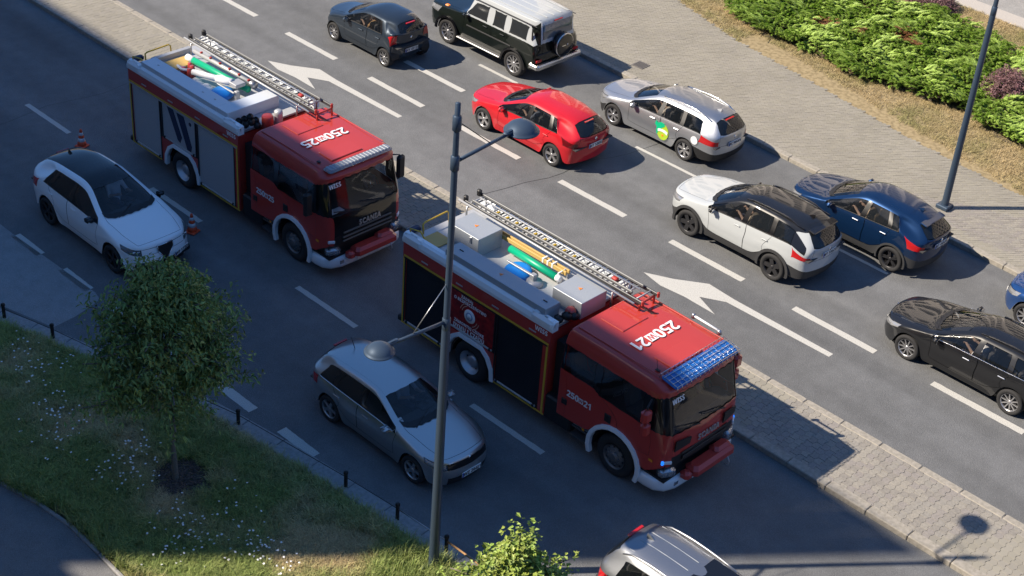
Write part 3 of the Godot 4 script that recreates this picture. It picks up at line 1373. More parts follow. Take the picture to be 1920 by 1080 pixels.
func rim_alloy(id: String, n: int, twin: bool, m: Material, sw := 0.09, flare := 1.0) -> Dictionary:
	return {"id": id, "spokes": n, "twin": twin, "mat": m, "sw": sw, "flare": flare}

# ---------------------------------------------------------------- cars
func car(s: Dictionary) -> Node3D:
	var o := thing(s.name, s.label, s.get("category", "car"), Vector3(s.x, 0, s.z), s.get("turn", 0.0), s.get("group", ""))
	var sh := car_shell(s)
	var pm: Material = s.paint
	var xf: float = s.wb / 2.0
	var hw: float = s.W / 2.0
	var nose: float = xf + s.fo
	var tail: float = nose - s.L
	var trim: Material = s.get("trim", M.black)
	var top: Material = s.get("top", pm)
	var shell_tags := [BODY, TAIL, BUMPF, BUMPR]
	if s.has("top"):
		part(o, "front_body", sh.panel(shell_tags, 0.0, 0.0, 0, 0.0, 99.0), pm)
		part(o, "rear_body", sh.panel(shell_tags, 0.0, 0.0, 0, -99.0, 0.0), pm)
	else:
		part(o, "body", sh.panel(shell_tags + [RAIL]), pm)
	if s.has("top"):
		part(o, "roof_rail", sh.panel([RAIL]), s.get("rail_mat", top))
	var lm: Material = trim if s.get("clad", false) or s.get("low_dark", false) else pm
	part(o, "rear_lower_bumper", sh.panel([LOWB], 0.0, 0.0, 0, -99.0, 0.0), lm)
	for sd in [1, -1]:
		part(o, "front_lower_bumper", sh.panel([LOWB], 0.0, 0.0, sd, 0.0, 99.0), lm)
	car_trims(o, s, sh)
	part(o, "bonnet", sh.panel([HOOD], 0.009), pm)
	part(o, "roof", sh.panel([ROOF], 0.002), s.get("roof_mat", top))
	if s.get("clad", false):
		part(o, "sill_trim", sh.panel([CLAD], 0.0, 0.006), trim)
	for q in [[FDOOR, "front_door"], [RDOOR, "rear_door"]]:
		for sd in [1, -1]:
			var d := part(o, q[1], sh.panel([q[0]], 0.010, 0.0, sd), pm)
			if q[0] == RDOOR and s.get("hidden_handle", false):
				continue
			var hx: float = s.bp - (-0.13 if q[0] == FDOOR else 0.0)
			hx = s.bp + 0.16 if q[0] == FDOOR else s.cp + 0.12
			var hy: float = lerpf(s.bf, s.br, 0.5) - s.get("handle_drop", 0.13)
			var p := sh.side_at(hx, hy)
			part(d, "handle", MB.new().cbox(Vector3(hx, hy, sd * (p.z + 0.018)), Vector3(0.19, 0.032, 0.03), 0.01).done(), s.get("handle_mat", pm))
	part(o, "tailgate", sh.panel([GATE], 0.009), s.get("gate_mat", pm))
	part(o, "windscreen", sh.panel([SHIELD], 0.012, -0.004), s.get("shield_glass", M.glass_shield))
	if s.get("framed", false):
		part(o, "rear_frame", sh.panel([BACKGLASS]), s.top)
	part(o, "rear_window", sh.panel([BACKGLASS], 0.11 if s.get("framed", false) else 0.012, 0.008 if s.get("framed", false) else -0.004), s.get("back_glass", M.glass_dark))
	for sd in [1, -1]:
		if s.get("framed", false):
			part(o, "window_frame", sh.panel([FWIN, RWIN, QWIN], 0.0, 0.0, sd), s.top)
			for q in [FWIN, RWIN, QWIN]:
				part(o, "side_window", sh.panel([q], 0.06, 0.008, sd), M.glass_dark)
			continue_lamps(o, s, sh, sd)
			continue
		part(o, "side_window", sh.panel([FWIN], 0.012, -0.008, sd), s.get("front_glass", M.glass))
		part(o, "side_window", sh.panel([RWIN], 0.012, -0.008, sd), s.get("rear_glass", M.glass_dark))
		if sh.has([QWIN]):
			part(o, "side_window", sh.panel([QWIN], 0.012, -0.008, sd), s.get("rear_glass", M.glass_dark))
		if sh.has([PILLAR]):
			part(o, "pillar", sh.panel([PILLAR], 0.0, -0.002, sd), s.get("pillar", M.gloss_black))
		continue_lamps(o, s, sh, sd)
	part(o, "grille", sh.panel([GRILLE], 0.01, 0.004), s.get("grille_mat", M.gloss_black))
	part(o, "air_intake", sh.panel([INTAKE], 0.01, 0.003), M.black)
	# underside, wheel wells and cabin
	var ub := MB.new()
	ub.box(Vector3((nose + tail) / 2, s.sill + 0.03, 0), Vector3(s.L - 0.95, 0.05, s.W - 0.3))
	ub.box(Vector3((s.xa + s.cp) / 2, s.sill + 0.09, 0), Vector3(absf(s.xa - s.cp), 0.05, s.W - 0.24))
	for x in [xf, -xf]:
		for sd in [1, -1]:
			var rings := []
			for zz in [hw - 0.045, hw - 0.36]:
				var ring := []
				for k in 13:
					var a := PI * k / 12.0
					var rr: float = s.r + s.get("arch", 0.07) - 0.012
					ring.append(Vector3(x + cos(a) * rr, maxf(s.r + sin(a) * rr, 0.16), sd * zz))
				rings.append(ring)
			ub.loft(rings, false)
			ub.fan(rings[1])
	part(o, "underbody", ub.done(), M.black)
	cabin_parts(o, s)
	var st: Dictionary = s.rim
	for x in [xf, -xf]:
		for sd in [1, -1]:
			wheel(o, Vector3(x, s.r, sd * (hw - 0.115)), sd, s.r, 0.215 if s.r < 0.33 else 0.235, st)
	# arch trims
	if s.get("arch_trim", 0.0) > 0.0:
		var tw: float = s.arch_trim
		for x in [xf, -xf]:
			for sd in [1, -1]:
				var m := MB.new()
				var rings := []
				for k in 19:
					var a := PI * (-0.10 + 1.20 * k / 18.0)
					var d := Vector3(cos(a), sin(a), 0)
					var r0: float = s.r + s.get("arch", 0.07) - 0.02
					var c := Vector3(x, s.r, 0)
					var o0 := c + d * r0
					var o1: Vector3 = c + d * (r0 + tw)
					o0.y = maxf(o0.y, s.sill)
					o1.y = maxf(o1.y, s.sill)
					var zz: float = hw + s.get("flare_out", 0.012)
					rings.append([o0 + Vector3(0, 0, sd * (zz - 0.06)), o0 + Vector3(0, 0, sd * zz), o1 + Vector3(0, 0, sd * (zz - 0.004)), o1 + Vector3(0, 0, sd * (zz - 0.05))])
				m.loft(rings, true)
				part(o, "arch_trim", m.done(), s.get("arch_mat", M.cladding))
	# mirrors
	for sd in [1, -1]:
		var mx: float = s.xa - s.get("mirror_back", 0.22)
		var my: float = lerpf(s.bf, s.br, 0.12) + 0.03
		var mz: float = hw + 0.06
		var mm := MB.new()
		mm.cbox(Vector3(mx, my, sd * mz), Vector3(0.12, 0.13, 0.2), 0.045)
		mm.box(Vector3(mx, my - 0.06, sd * (hw - 0.02)), Vector3(0.07, 0.04, 0.12))
		var w := part(o, "wing_mirror", mm.done(), s.get("mirror_mat", pm))
		part(w, "mirror_glass", MB.new().box(Vector3(mx - 0.068, my, sd * mz), Vector3(0.004, 0.11, 0.17)).done(), M.chrome)
	# number plates
	for e in [1, -1]:
		var py: float = s.get("plate_y", [0.42, 0.72])[0 if e == 1 else 1]
		var px := -1e9
		for p in sh.V:
			if absf(p.z - (s.get("plate_z", 0.0) if e == 1 else 0.0)) < (0.3 if not s.has("plate_z") else 0.07) and absf(p.y - py) < 0.07:
				px = maxf(px, p.x * e)
		var zc: float = s.get("plate_z", 0.0) if e == 1 else 0.0
		var pb := Basis(Vector3.UP, 0.34 if zc < 0.0 else 0.0)
		var pl := part(o, "number_plate", MB.new().box(Vector3(e * (px + 0.014), py, zc), Vector3(0.016, 0.114, 0.52), pb).done(), M.plate)
		part(pl, "plate_band", MB.new().box(Vector3(e * (px + 0.014), py, zc) + pb * Vector3(e * 0.009, 0, e * 0.24), Vector3(0.003, 0.112, 0.04), pb).done(), M.plate_blue)
		part(pl, "plate_text", text_mesh(s.get("plate", "WI 264AL"), 0.082, true, 0.003), M.plate_ink, frame(Vector3(e * (px + 0.014), py, zc) + pb * Vector3(e * 0.01, 0, -e * 0.02), pb * Vector3(0, 0, -e), Vector3.UP))
	# wipers
	for k in 2:
		var z0 := 0.42 - 0.55 * k
		var a := sh.top_at(s.xa + 0.17, z0)
		var b := sh.top_at(s.xa - 0.02, z0 - 0.48)
		part(o, "wiper", MB.new().tube([a + Vector3(0, 0.02, 0), b + Vector3(0, 0.025, 0)], 0.011, 5).done(), M.black)
	if s.has("rails"):
		for sd in [1, -1]:
			var pts := []
			for k in 9:
				var x := lerpf(s.head - 0.18, s.rr.x + 0.12, k / 8.0)
				var p := sh.top_at(x, sd * (s.wt - 0.09))
				pts.append(p + Vector3(0, 0.012 + 0.04 * sin(PI * k / 8.0), 0))
			part(o, "roof_bar", MB.new(false).tube(pts, 0.02, 6).done(), s.rails)
	if s.has("fin"):
		var p := sh.top_at(s.rr.x + 0.28, 0.0)
		var m := MB.new()
		m.hexa([p + Vector3(-0.07, 0, -0.035), p + Vector3(0.11, 0, -0.012), p + Vector3(0.11, 0, 0.012), p + Vector3(-0.07, 0, 0.035), p + Vector3(-0.08, 0.075, -0.006), p + Vector3(-0.02, 0.065, -0.004), p + Vector3(-0.02, 0.065, 0.004), p + Vector3(-0.08, 0.075, 0.006)])
		part(o, "antenna", m.done(), s.fin)
	if s.has("spoiler"):
		var y0: float = s.rr.y
		var m := MB.new()
		m.cbox(Vector3(s.rr.x - 0.07, y0 - 0.045, 0), Vector3(0.2, 0.04, (s.wt - 0.13) * 2), 0.015, Basis(Vector3.BACK, 0.2))
		part(o, "spoiler", m.done(), s.spoiler)
	part(o, "brake_light", MB.new().box(Vector3(s.rr.x - s.get("brake_back", 0.09), s.rr.y - 0.055, 0), Vector3(0.05, 0.025, 0.34)).done(), M.tail_red)
	# badge on the nose and tail
	var nb := part(o, "badge", MB.new(false).cyl(Vector3(nose - 0.075, s.hood - 0.03, 0), Vector3(nose - 0.045, s.hood - 0.035, 0), 0.045, 0.04, 14).done(), M.chrome)
	var tb := -1e9
	for p in sh.V:
		if absf(p.z) < 0.12 and absf(p.y - (s.gb.y - 0.1)) < 0.06:
			tb = maxf(tb, -p.x)
	part(o, "badge", MB.new(false).cyl(Vector3(-tb, s.gb.y - 0.1, 0), Vector3(-tb - 0.012, s.gb.y - 0.1, 0), 0.05, 0.045, 14).done(), M.chrome)
	s.shell = sh
	return o

func continue_lamps(o: Node3D, s: Dictionary, sh: Shell, sd: int) -> void:
	var hl := part(o, "headlight", sh.panel([HEAD], 0.008, 0.004, sd), M.lamp_glass)
	part(hl, "reflector", sh.panel([HEAD], 0.03, -0.03, sd), M.lamp_inner if not s.get("dark_lamp", false) else M.gloss_black)
	part(o, "tail_light", sh.panel([TAIL], s.get("tail_gap", 0.03), 0.007, sd), s.get("tail_mat", M.tail_red))

func cabin_parts(o: Node3D, s: Dictionary) -> void:
	var hw: float = s.W / 2.0
	var fl: float = s.sill + 0.12
	var sm: Material = s.get("seat", M.seat)
	var d := MB.new()
	d.cbox(Vector3(s.xa - 0.22, s.bf - 0.24, 0), Vector3(0.56, 0.3, s.W - 0.34), 0.08)
	d.cbox(Vector3(s.xa - 0.40, s.bf - 0.08, -0.36), Vector3(0.22, 0.09, 0.36), 0.03)
	part(o, "dashboard", d.done(), M.interior)
	var cx: float = s.bp + 0.02
	var sy: float = s.bf - 0.50
	for z in [-0.36, 0.36]:
		seat(o, Vector3(cx, sy, z), 0.48, sm, s.H)
	var ls := MB.new()
	var rx: float = lerpf(s.bp, s.cp, 0.8)
	ls.cbox(Vector3(rx, sy, 0), Vector3(0.5, 0.16, s.W - 0.42), 0.06)
	ls.cbox(Vector3(rx - 0.3, sy + 0.3, 0), Vector3(0.16, 0.6, s.W - 0.42), 0.06, Basis(Vector3.BACK, 0.25))
	part(o, "rear_seat", ls.done(), sm)
	for z in [-0.36, 0.36]:
		part(o, "headrest", MB.new().cbox(Vector3(rx - 0.38, sy + 0.66, z), Vector3(0.1, 0.16, 0.24), 0.04).done(), sm)
	# steering wheel on the driver's (left) side, z < 0
	var c := Vector3(s.xa - 0.52, s.bf - 0.05, -0.36)
	var ring := []
	var bs := Basis(Vector3.BACK, 0.45)
	for k in 16:
		var a := TAU * k / 16
		ring.append(c + bs * Vector3(0, cos(a) * 0.18, sin(a) * 0.18))
	var m := MB.new(false)
	m.tube(ring, 0.016, 6, true)
	m.tube([ring[3], c, ring[13]], 0.014, 5)
	m.tube([c, c + bs * Vector3(0.2, 0, 0)], 0.03, 6)
	part(o, "steering_wheel", m.done(), M.black)
	# door cards close the shell below the windows
	for sd in [1, -1]:
		part(o, "door_card", MB.new().box(Vector3((s.xa + s.cp) / 2, (s.bf + fl) / 2 - 0.04, sd * (hw - 0.13)), Vector3(s.xa - s.cp + 0.3, s.bf - fl - 0.06, 0.03)).done(), M.interior)
	part(o, "load_floor", MB.new().box(Vector3((s.gb.x + s.cp) / 2 - 0.05, s.br - 0.32, 0), Vector3(absf(s.cp - s.gb.x) - 0.05, 0.03, s.W - 0.34)).done(), M.interior)

func seat(o: Node3D, at: Vector3, w: float, sm: Material, roof: float) -> void:
	var m := MB.new()
	m.cbox(at + Vector3(0.08, 0, 0), Vector3(0.5, 0.16, w), 0.06)
	m.cbox(at + Vector3(-0.21, 0.34, 0), Vector3(0.15, 0.64, w), 0.06, Basis(Vector3.BACK, 0.22))
	part(o, "seat", m.done(), sm)
	part(o, "headrest", MB.new().cbox(at + Vector3(-0.31, 0.72, 0), Vector3(0.1, 0.17, 0.26), 0.045).done(), sm)

func hatch(d: Dictionary) -> Dictionary:
	var s := {"sill": 0.2, "mid": 0.44, "arch": 0.06}
	s.merge(d, true)
	return s

var cars := {}

func make_cars() -> void:
	var W5 := [FWIN, FWIN, PILLAR, RWIN, PILLAR, BODY, BODY, BODY]
	var W6 := [FWIN, FWIN, PILLAR, RWIN, PILLAR, QWIN, BODY, BODY]
	var W7 := [FWIN, FWIN, PILLAR, RWIN, PILLAR, QWIN, QWIN, BODY]
	var red := paint(Color(0.48, 0.012, 0.020))
	var dark := paint(Color(0.022, 0.032, 0.046), 0.3)
	var silver := paint(Color(0.44, 0.46, 0.49), 0.8, 0.4)
	var white := paint(Color(0.40, 0.425, 0.435))
	var snow := paint(Color(0.86, 0.87, 0.87))
	var blue := paint(Color(0.006, 0.026, 0.08), 0.5, 0.35)
	var black := paint(Color(0.011, 0.0115, 0.013), 0.0, 0.3)
	var green := paint(Color(0.008, 0.011, 0.009), 0.0, 0.3)
	var greyb := paint(Color(0.48, 0.47, 0.46), 0.85, 0.3)
	var blue2 := paint(Color(0.012, 0.05, 0.17), 0.3, 0.35)
	var silver2 := paint(Color(0.27, 0.285, 0.31), 0.85, 0.42)
	cars.astra = hatch({"name": "hatchback", "label": "bright red five-door hatchback in the middle sunlit lane", "x": -6.4, "z": -4.59, "turn": PI, "L": 4.37, "W": 1.81, "H": 1.485, "wb": 2.662, "fo": 0.90, "r": 0.325, "xa": 0.80, "head": 0.02, "bp": -0.30, "cp": -1.18, "dp": -1.52, "rr": Vector2(-1.72, 1.36), "gb": Vector2(-2.06, 1.0), "bf": 0.93, "br": 1.03, "hood": 0.76, "cowl": 0.97, "wt": 0.60, "q": 0.85, "wins": W6, "paint": red, "rim": rim_alloy("a5", 5, true, M.alloy, 0.10), "peak": 0.3, "tail_mat": M.tail_dark, "plate": "WT 5309S", "cpt": -1.0, "dpt": -1.22, "roof_pow": 1.7, "group": "cars in the sunlit lanes", "rear_glass": M.glass, "lamp_drop": 0.1})
	cars.i30 = hatch({"name": "estate_car", "label": "silver estate car with round green door sticker beside the far kerb", "x": -4.3, "z": -7.74, "turn": PI, "L": 4.585, "W": 1.795, "H": 1.475, "wb": 2.65, "fo": 0.88, "r": 0.318, "xa": 0.80, "head": 0.02, "bp": -0.28, "cp": -1.10, "dp": -1.78, "rr": Vector2(-2.0, 1.40), "gb": Vector2(-2.26, 1.0), "bf": 0.93, "br": 1.0, "hood": 0.76, "cowl": 0.97, "wt": 0.60, "wins": W7, "paint": silver, "rim": rim_alloy("a6", 6, true, M.alloy, 0.08), "peak": 0.35, "cpt": -1.02, "dpt": -1.6, "rails": M.chrome, "low_dark": true, "fin": silver, "roof_pow": 2.2, "pillar": M.black, "plate": "WI 946KN", "group": "cars in the sunlit lanes", "front_glass": M.glass, "rear_glass": M.glass, "lamp_drop": 0.1, "roof_mat": paint(Color(0.32, 0.34, 0.37), 0.8, 0.35)})
	cars.rav = hatch({"name": "suv", "label": "white sport utility car with glossy black roof and black rims", "x": 1.01, "z": -4.75, "turn": PI, "L": 4.6, "W": 1.855, "H": 1.685, "wb": 2.69, "fo": 0.92, "r": 0.36, "sill": 0.27, "arch": 0.085, "xa": 0.84, "head": 0.10, "bp": -0.30, "cp": -1.12, "dp": -1.72, "rr": Vector2(-1.95, 1.58), "gb": Vector2(-2.24, 1.13), "bf": 1.08, "br": 1.2, "hood": 0.93, "cowl": 1.10, "wt": 0.625, "tail_gap": 0.055, "wins": [FWIN, FWIN, PILLAR, RWIN, PILLAR, QWIN, QWIN, RAIL], "paint": white, "top": black, "rim": rim_alloy("r5", 5, false, M.alloy_dark, 0.17, 1.4), "peak": 0.35, "clad": true, "trim": M.cladding, "arch_trim": 0.075, "mirror_mat": M.gloss_black, "rails": M.gloss_black, "fin": M.gloss_black, "spoiler": M.gloss_black, "cpt": -1.05, "dpt": -1.62, "roof_pow": 2.2, "plate": "WT 5442E", "group": "cars in the sunlit lanes", "handle_mat": white, "sharp": 0.0, "crease2": 0.9, "plate_y": [0.5, 0.93], "lamp_drop": 0.16, "rear_glass": M.glass_dark, "back_glass": M.glass_dark})
	cars.hrv = hatch({"name": "crossover", "label": "dark blue crossover car beside the white one with black roof", "x": 2.74, "z": -7.41, "turn": PI, "L": 4.3, "W": 1.772, "H": 1.605, "wb": 2.61, "fo": 0.85, "r": 0.34, "sill": 0.25, "arch": 0.075, "xa": 0.86, "head": 0.05, "bp": -0.28, "cp": -1.08, "dp": -1.46, "rr": Vector2(-1.70, 1.45), "gb": Vector2(-2.05, 1.08), "bf": 1.02, "br": 1.16, "hood": 0.86, "cowl": 1.05, "wt": 0.575, "q": 0.8, "wins": W6, "paint": blue, "rim": rim_alloy("h5", 5, true, M.alloy_dark, 0.09), "peak": 0.3, "arch_trim": 0.05, "cpt": -0.9, "dpt": -1.2, "fin": blue, "spoiler": blue, "roof_pow": 1.7, "trim": M.cladding, "clad": true, "plate": "WT 4432P", "group": "cars in the sunlit lanes", "plate_y": [0.48, 0.86], "lamp_drop": 0.12, "seat": M.beige, "handle_mat": M.chrome})
	cars.corolla = hatch({"name": "estate_car", "label": "glossy black estate car cut by the right edge of the picture", "x": 7.82, "z": -4.45, "turn": PI, "L": 4.65, "W": 1.79, "H": 1.46, "wb": 2.70, "fo": 0.93, "r": 0.318, "xa": 0.86, "head": 0.02, "bp": -0.28, "cp": -1.14, "dp": -1.78, "rr": Vector2(-2.02, 1.39), "gb": Vector2(-2.28, 1.0), "bf": 0.93, "br": 1.0, "hood": 0.74, "cowl": 0.96, "wt": 0.60, "wins": W7, "paint": black, "rim": rim_alloy("c10", 10, false, M.alloy, 0.05), "peak": 0.35, "cpt": -1.06, "dpt": -1.62, "rails": M.gloss_black, "roof_pow": 2.2, "group": "cars in the sunlit lanes", "front_glass": M.glass, "handle_mat": M.chrome, "rear_glass": M.glass, "seal": M.chrome})
	cars.peugeot = hatch({"name": "small_hatchback", "label": "small dark blue-grey hatchback at the top of the picture", "x": -13.65, "z": -4.94, "turn": PI, "L": 3.43, "W": 1.63, "H": 1.465, "wb": 2.34, "fo": 0.68, "r": 0.285, "xa": 0.72, "head": 0.02, "bp": -0.28, "cp": -1.0, "dp": -1.26, "rr": Vector2(-1.36, 1.39), "gb": Vector2(-1.62, 0.98), "bf": 0.92, "br": 1.0, "hood": 0.78, "cowl": 0.97, "wt": 0.58, "wins": W5, "paint": dark, "rim": rim_alloy("p8", 8, false, M.alloy, 0.07), "peak": 0.4, "cpt": -0.78, "dpt": -1.08, "roof_pow": 2.0, "group": "cars in the sunlit lanes", "plate": "WX 45124", "plate_y": [0.4, 0.5], "lamp_drop": -0.22, "rear_glass": M.glass})
	cars.stelvio = hatch({"name": "suv", "label": "white sport utility car with black glass roof between two traffic cones", "x": -9.44, "z": 7.36, "L": 4.687, "W": 1.903, "H": 1.671, "wb": 2.818, "fo": 0.87, "r": 0.36, "sill": 0.24, "arch": 0.07, "xa": 0.86, "head": 0.08, "bp": -0.36, "cp": -1.28, "dp": -1.7, "rr": Vector2(-1.95, 1.52), "gb": Vector2(-2.3, 1.16), "bf": 1.06, "br": 1.16, "hood": 0.84, "cowl": 1.09, "wt": 0.62, "wins": W6, "paint": snow, "roof_mat": M.glass_roof, "grille_mat": snow, "rim": rim_alloy("s5", 5, true, M.alloy_dark, 0.11), "peak": 0.25, "cpt": -1.1, "dpt": -1.42, "fin": M.gloss_black, "mirror_mat": M.gloss_black, "dark_lamp": true, "roof_pow": 1.8, "hood_crown": 0.08, "plate": "WP 1730F", "plate_y": [0.5, 0.8], "plate_z": -0.45, "lamp_drop": 0.12})
	cars.rapid = hatch({"name": "hatchback", "label": "grey-brown long-roofed hatchback in the shade beside the tall lamp post", "x": 0.93, "z": 7.2, "L": 4.304, "W": 1.706, "H": 1.459, "wb": 2.602, "fo": 0.86, "r": 0.318, "xa": 0.80, "head": 0.02, "bp": -0.30, "cp": -1.16, "dp": -1.66, "rr": Vector2(-1.80, 1.38), "gb": Vector2(-2.06, 1.0), "bf": 0.92, "br": 0.99, "hood": 0.76, "cowl": 0.96, "wt": 0.59, "wins": W7, "paint": greyb, "rim": rim_alloy("k5", 5, false, M.alloy, 0.15), "peak": 0.35, "cpt": -1.05, "dpt": -1.48, "roof_pow": 2.0, "plate": "WZ 264J1", "brake_back": 0.12, "seal": M.chrome})
	cars.gwagon = hatch({"name": "off_roader", "label": "boxy black and white off-road car with a spare wheel on its back", "x": -11.08, "z": -7.77, "turn": PI, "L": 4.62, "W": 1.93, "H": 1.97, "wb": 2.89, "fo": 0.86, "r": 0.395, "sill": 0.40, "arch": 0.08, "boxy": 1.0, "sharp": 1.6, "xa": 0.72, "head": 0.42, "bp": -0.33, "cp": -1.02, "dp": -1.92, "rr": Vector2(-2.20, 1.955), "gb": Vector2(-2.285, 1.26), "bf": 1.24, "br": 1.26, "hood": 1.14, "cowl": 1.22, "wt": 0.80, "framed": true, "wins": [FWIN, FWIN, RAIL, RWIN, RAIL, QWIN, QWIN, RAIL], "paint": green, "top": white, "pillar": white, "rim": rim_alloy("g10", 10, false, M.alloy, 0.06), "front_drop": 0.01, "drop4": 0.16, "drop5": 0.015, "peak": 0.4, "cpt": -1.02, "dpt": -1.92, "arch_trim": 0.07, "flare_out": 0.05, "arch_mat": M.gloss_black, "shoulder": 0.04, "mid": 0.42, "plate": "WX 68G", "plate_y": [0.6, 0.6], "group": "cars in the sunlit lanes", "hood_crown": 0.02, "front_prof": [0.02, 0.0, 0.03, 0.04], "rear_prof": [0.02, 0.0, 0.02, 0.01], "lamp_drop": 0.03, "tail_mat": green, "handle_drop": 0.1, "mirror_back": 0.1, "brake_back": 0.06, "gate_mat": green, "back_glass": M.glass})
	cars.bluecar = hatch({"name": "hatchback", "label": "blue hatchback, only its nose showing at the right edge", "x": 8.92, "z": -7.85, "turn": PI, "L": 4.2, "W": 1.76, "H": 1.48, "wb": 2.58, "fo": 0.84, "r": 0.315, "xa": 0.80, "head": 0.02, "bp": -0.30, "cp": -1.16, "dp": -1.5, "rr": Vector2(-1.70, 1.38), "gb": Vector2(-2.0, 1.0), "bf": 0.93, "br": 1.0, "hood": 0.78, "cowl": 0.97, "wt": 0.59, "wins": W6, "paint": blue2, "rim": rim_alloy("p8", 8, false, M.alloy, 0.07), "cpt": -1.02, "dpt": -1.25, "group": "cars in the sunlit lanes"})
	cars.duster = hatch({"name": "suv", "label": "silver sport utility car with roof rails and glass sunroof at the bottom edge", "low_dark": true, "x": 9.24, "z": 7.12, "L": 4.5, "W": 1.83, "H": 1.70, "wb": 2.66, "fo": 0.85, "r": 0.36, "sill": 0.27, "arch": 0.08, "xa": 0.84, "head": 0.12, "bp": -0.30, "cp": -1.12, "dp": -1.70, "rr": Vector2(-1.90, 1.64), "gb": Vector2(-2.16, 1.14), "bf": 1.06, "br": 1.14, "hood": 0.92, "cowl": 1.09, "wt": 0.64, "wins": W7, "paint": silver2, "rim": rim_alloy("p8", 8, false, M.alloy, 0.07), "peak": 0.4, "cpt": -1.05, "dpt": -1.6, "rails": M.steel, "fin": silver2, "rear_glass": M.glass, "back_glass": M.glass_dark, "roof_pow": 2.2})
	for k in cars:
		cars[k].node = car(cars[k])

func make_vehicles() -> void:
	make_cars()
	car_details()
	make_trucks()
	make_people()

# ---------------------------------------------------------------- fire engines
enum {CRED, CFD, CRD, CGLASSR, CGLASSF, CBLK, CSHIELD, CFASC, CLOW, CROOF}

func cab_shell() -> Shell:
	# half outline from the rear centre round the right side to the front centre
	# columns: r0 r1 r2 s0 s1 s2 s3 s4 s5 c6 c7 f8 f9
	var hw := 1.24
	var lev := [0.70, 1.08, 1.46, 1.82, 2.48, 2.62, 2.80, 2.87]
	var fx := [3.97, 3.99, 3.98, 3.95, 3.76, 3.78, 3.66, 3.42]
	var ins := [0.0, 0.0, 0.0, 0.0, 0.05, 0.07, 0.13, 0.30]
	var nc := 13
	var grid := []
	for k in 8:
		var up := k >= 3
		var f: float = fx[k]
		var n: float = ins[k]
		var sx := [1.0, 1.0, 1.0, 1.05, 1.13, 1.96 if up else 2.02, 2.12 if up else 2.68, 3.24 if up else 3.34, 3.46 if up else 3.56]
		var pts := [Vector2(1.0, 0), Vector2(1.0, 0.65), Vector2(1.0, hw - 0.07), Vector2(1.05, hw), Vector2(sx[4], hw), Vector2(sx[5], hw), Vector2(sx[6], hw), Vector2(sx[7], hw), Vector2(sx[8], hw), Vector2(f - 0.17, hw - 0.05), Vector2(f - 0.04, hw - 0.22), Vector2(f, 0.55), Vector2(f + 0.01, 0)]
		var row := []
		for c in nc:
			var q: Vector2 = pts[c]
			var y: float = lev[k]
			if k >= 4 and c >= 7:
				q.x = minf(q.x, f - [0.0, 0, 0, 0, 0, 0, 0, 0.42, 0.24, 0.17, 0.04, 0.0, -0.01][c])
			if k == 0 and c >= 9:
				y = 0.90
			if k == 1 and c >= 9:
				y = 1.12
			if k == 3:
				y = [1.86, 1.86, 1.86, 1.86, 1.86, 1.86, 1.76, 1.74, 1.72, 1.70, 1.68, 1.66, 1.66][c]
			if k == 4:
				y = 2.48 if c < 8 else [0, 0, 0, 0, 0, 0, 0, 0, 2.48, 2.50, 2.54, 2.56, 2.56][c]
			if k >= 5:
				y -= 0.05 * clampf((q.x - 2.2) / 1.5, 0.0, 1.0)
				if k == 5 and c >= 9:
					y = 2.64
			if k == 0 and c == 5:
				q.x = 2.03
			if k == 0 and c == 7:
				q.x = 3.33
			if k == 1 and c == 5:
				q.x = 2.16
				y = 1.06
			if k == 1 and c == 6:
				y = 1.20
			if k == 1 and c == 7:
				q.x = 3.20
				y = 1.06
			# inset towards the middle for the roof rings
			if n > 0.0:
				q.y = q.y * (hw - n) / hw
				q.x = q.x + n * 0.6 if c <= 3 else q.x
			row.append(Vector3(q.x, y, q.y))
		grid.append(row)
	var V := PackedVector3Array()
	var R := 2 * nc - 2
	for k in 8:
		for j in R:
			var c := j if j < nc else R - j
			var p: Vector3 = grid[k][c]
			V.append(p if j < nc else Vector3(p.x, p.y, -p.z))
	var F := []
	var T := PackedInt32Array()
	var id := func(k: int, j: int) -> int: return k * R + posmod(j, R)
	for k in 7:
		for j in R:
			var c := j if j < nc - 1 else R - 1 - j
			if k == 0 and (c == 5 or c == 6):
				continue
			var t := CRED
			if k == 3:
				t = [CRED, CRED, CRED, CBLK, CGLASSR, CBLK, CGLASSF, CBLK, CBLK, CBLK, CSHIELD, CSHIELD][c]
			elif k < 3:
				if c == 4 and k >= 0:
					t = CRD
				elif c == 5 and k >= 1:
					t = CRD
				elif (c == 6) and k >= 1:
					t = CFD
				elif c == 7 and k >= 1:
					t = CFD
				elif c >= 10:
					t = CFASC if k >= 1 else CLOW
			elif k == 6:
				t = CROOF
			F.append(PackedInt32Array([id.call(k, j), id.call(k, j + 1), id.call(k + 1, j + 1), id.call(k + 1, j)]))
			T.append(t)
	for c in range(0, nc - 1):
		var a: int = id.call(7, c)
		var b: int = id.call(7, c + 1)
		var m_a: int = id.call(7, R - c)
		var m_b: int = id.call(7, R - c - 1)
		if c == 0:
			F.append(PackedInt32Array([a, b, m_b]))
		elif c == nc - 2:
			F.append(PackedInt32Array([a, b, m_a]))
		else:
			F.append(PackedInt32Array([a, b, m_b, m_a]))
		T.append(CROOF)
	var S := {}
	for j in R:
		for k in [3, 4]:
			S[ek(id.call(k, j), id.call(k, j + 1))] = 1.5
		S[ek(id.call(2, j), id.call(2, j + 1))] = 0.3
		S[ek(id.call(5, j), id.call(5, j + 1))] = 0.6
		S[ek(id.call(6, j), id.call(6, j + 1))] = 0.4
	for k in 7:
		for c in [2, 3]:
			for j in [c, R - c]:
				S[ek(id.call(k, j), id.call(k + 1, j))] = 0.7
		for c in [4, 5, 6, 7, 8, 10]:
			if k == 3:
				for j in [c, R - c]:
					S[ek(id.call(k, j), id.call(k + 1, j))] = 1.5
	var A := [V, F, T, S]
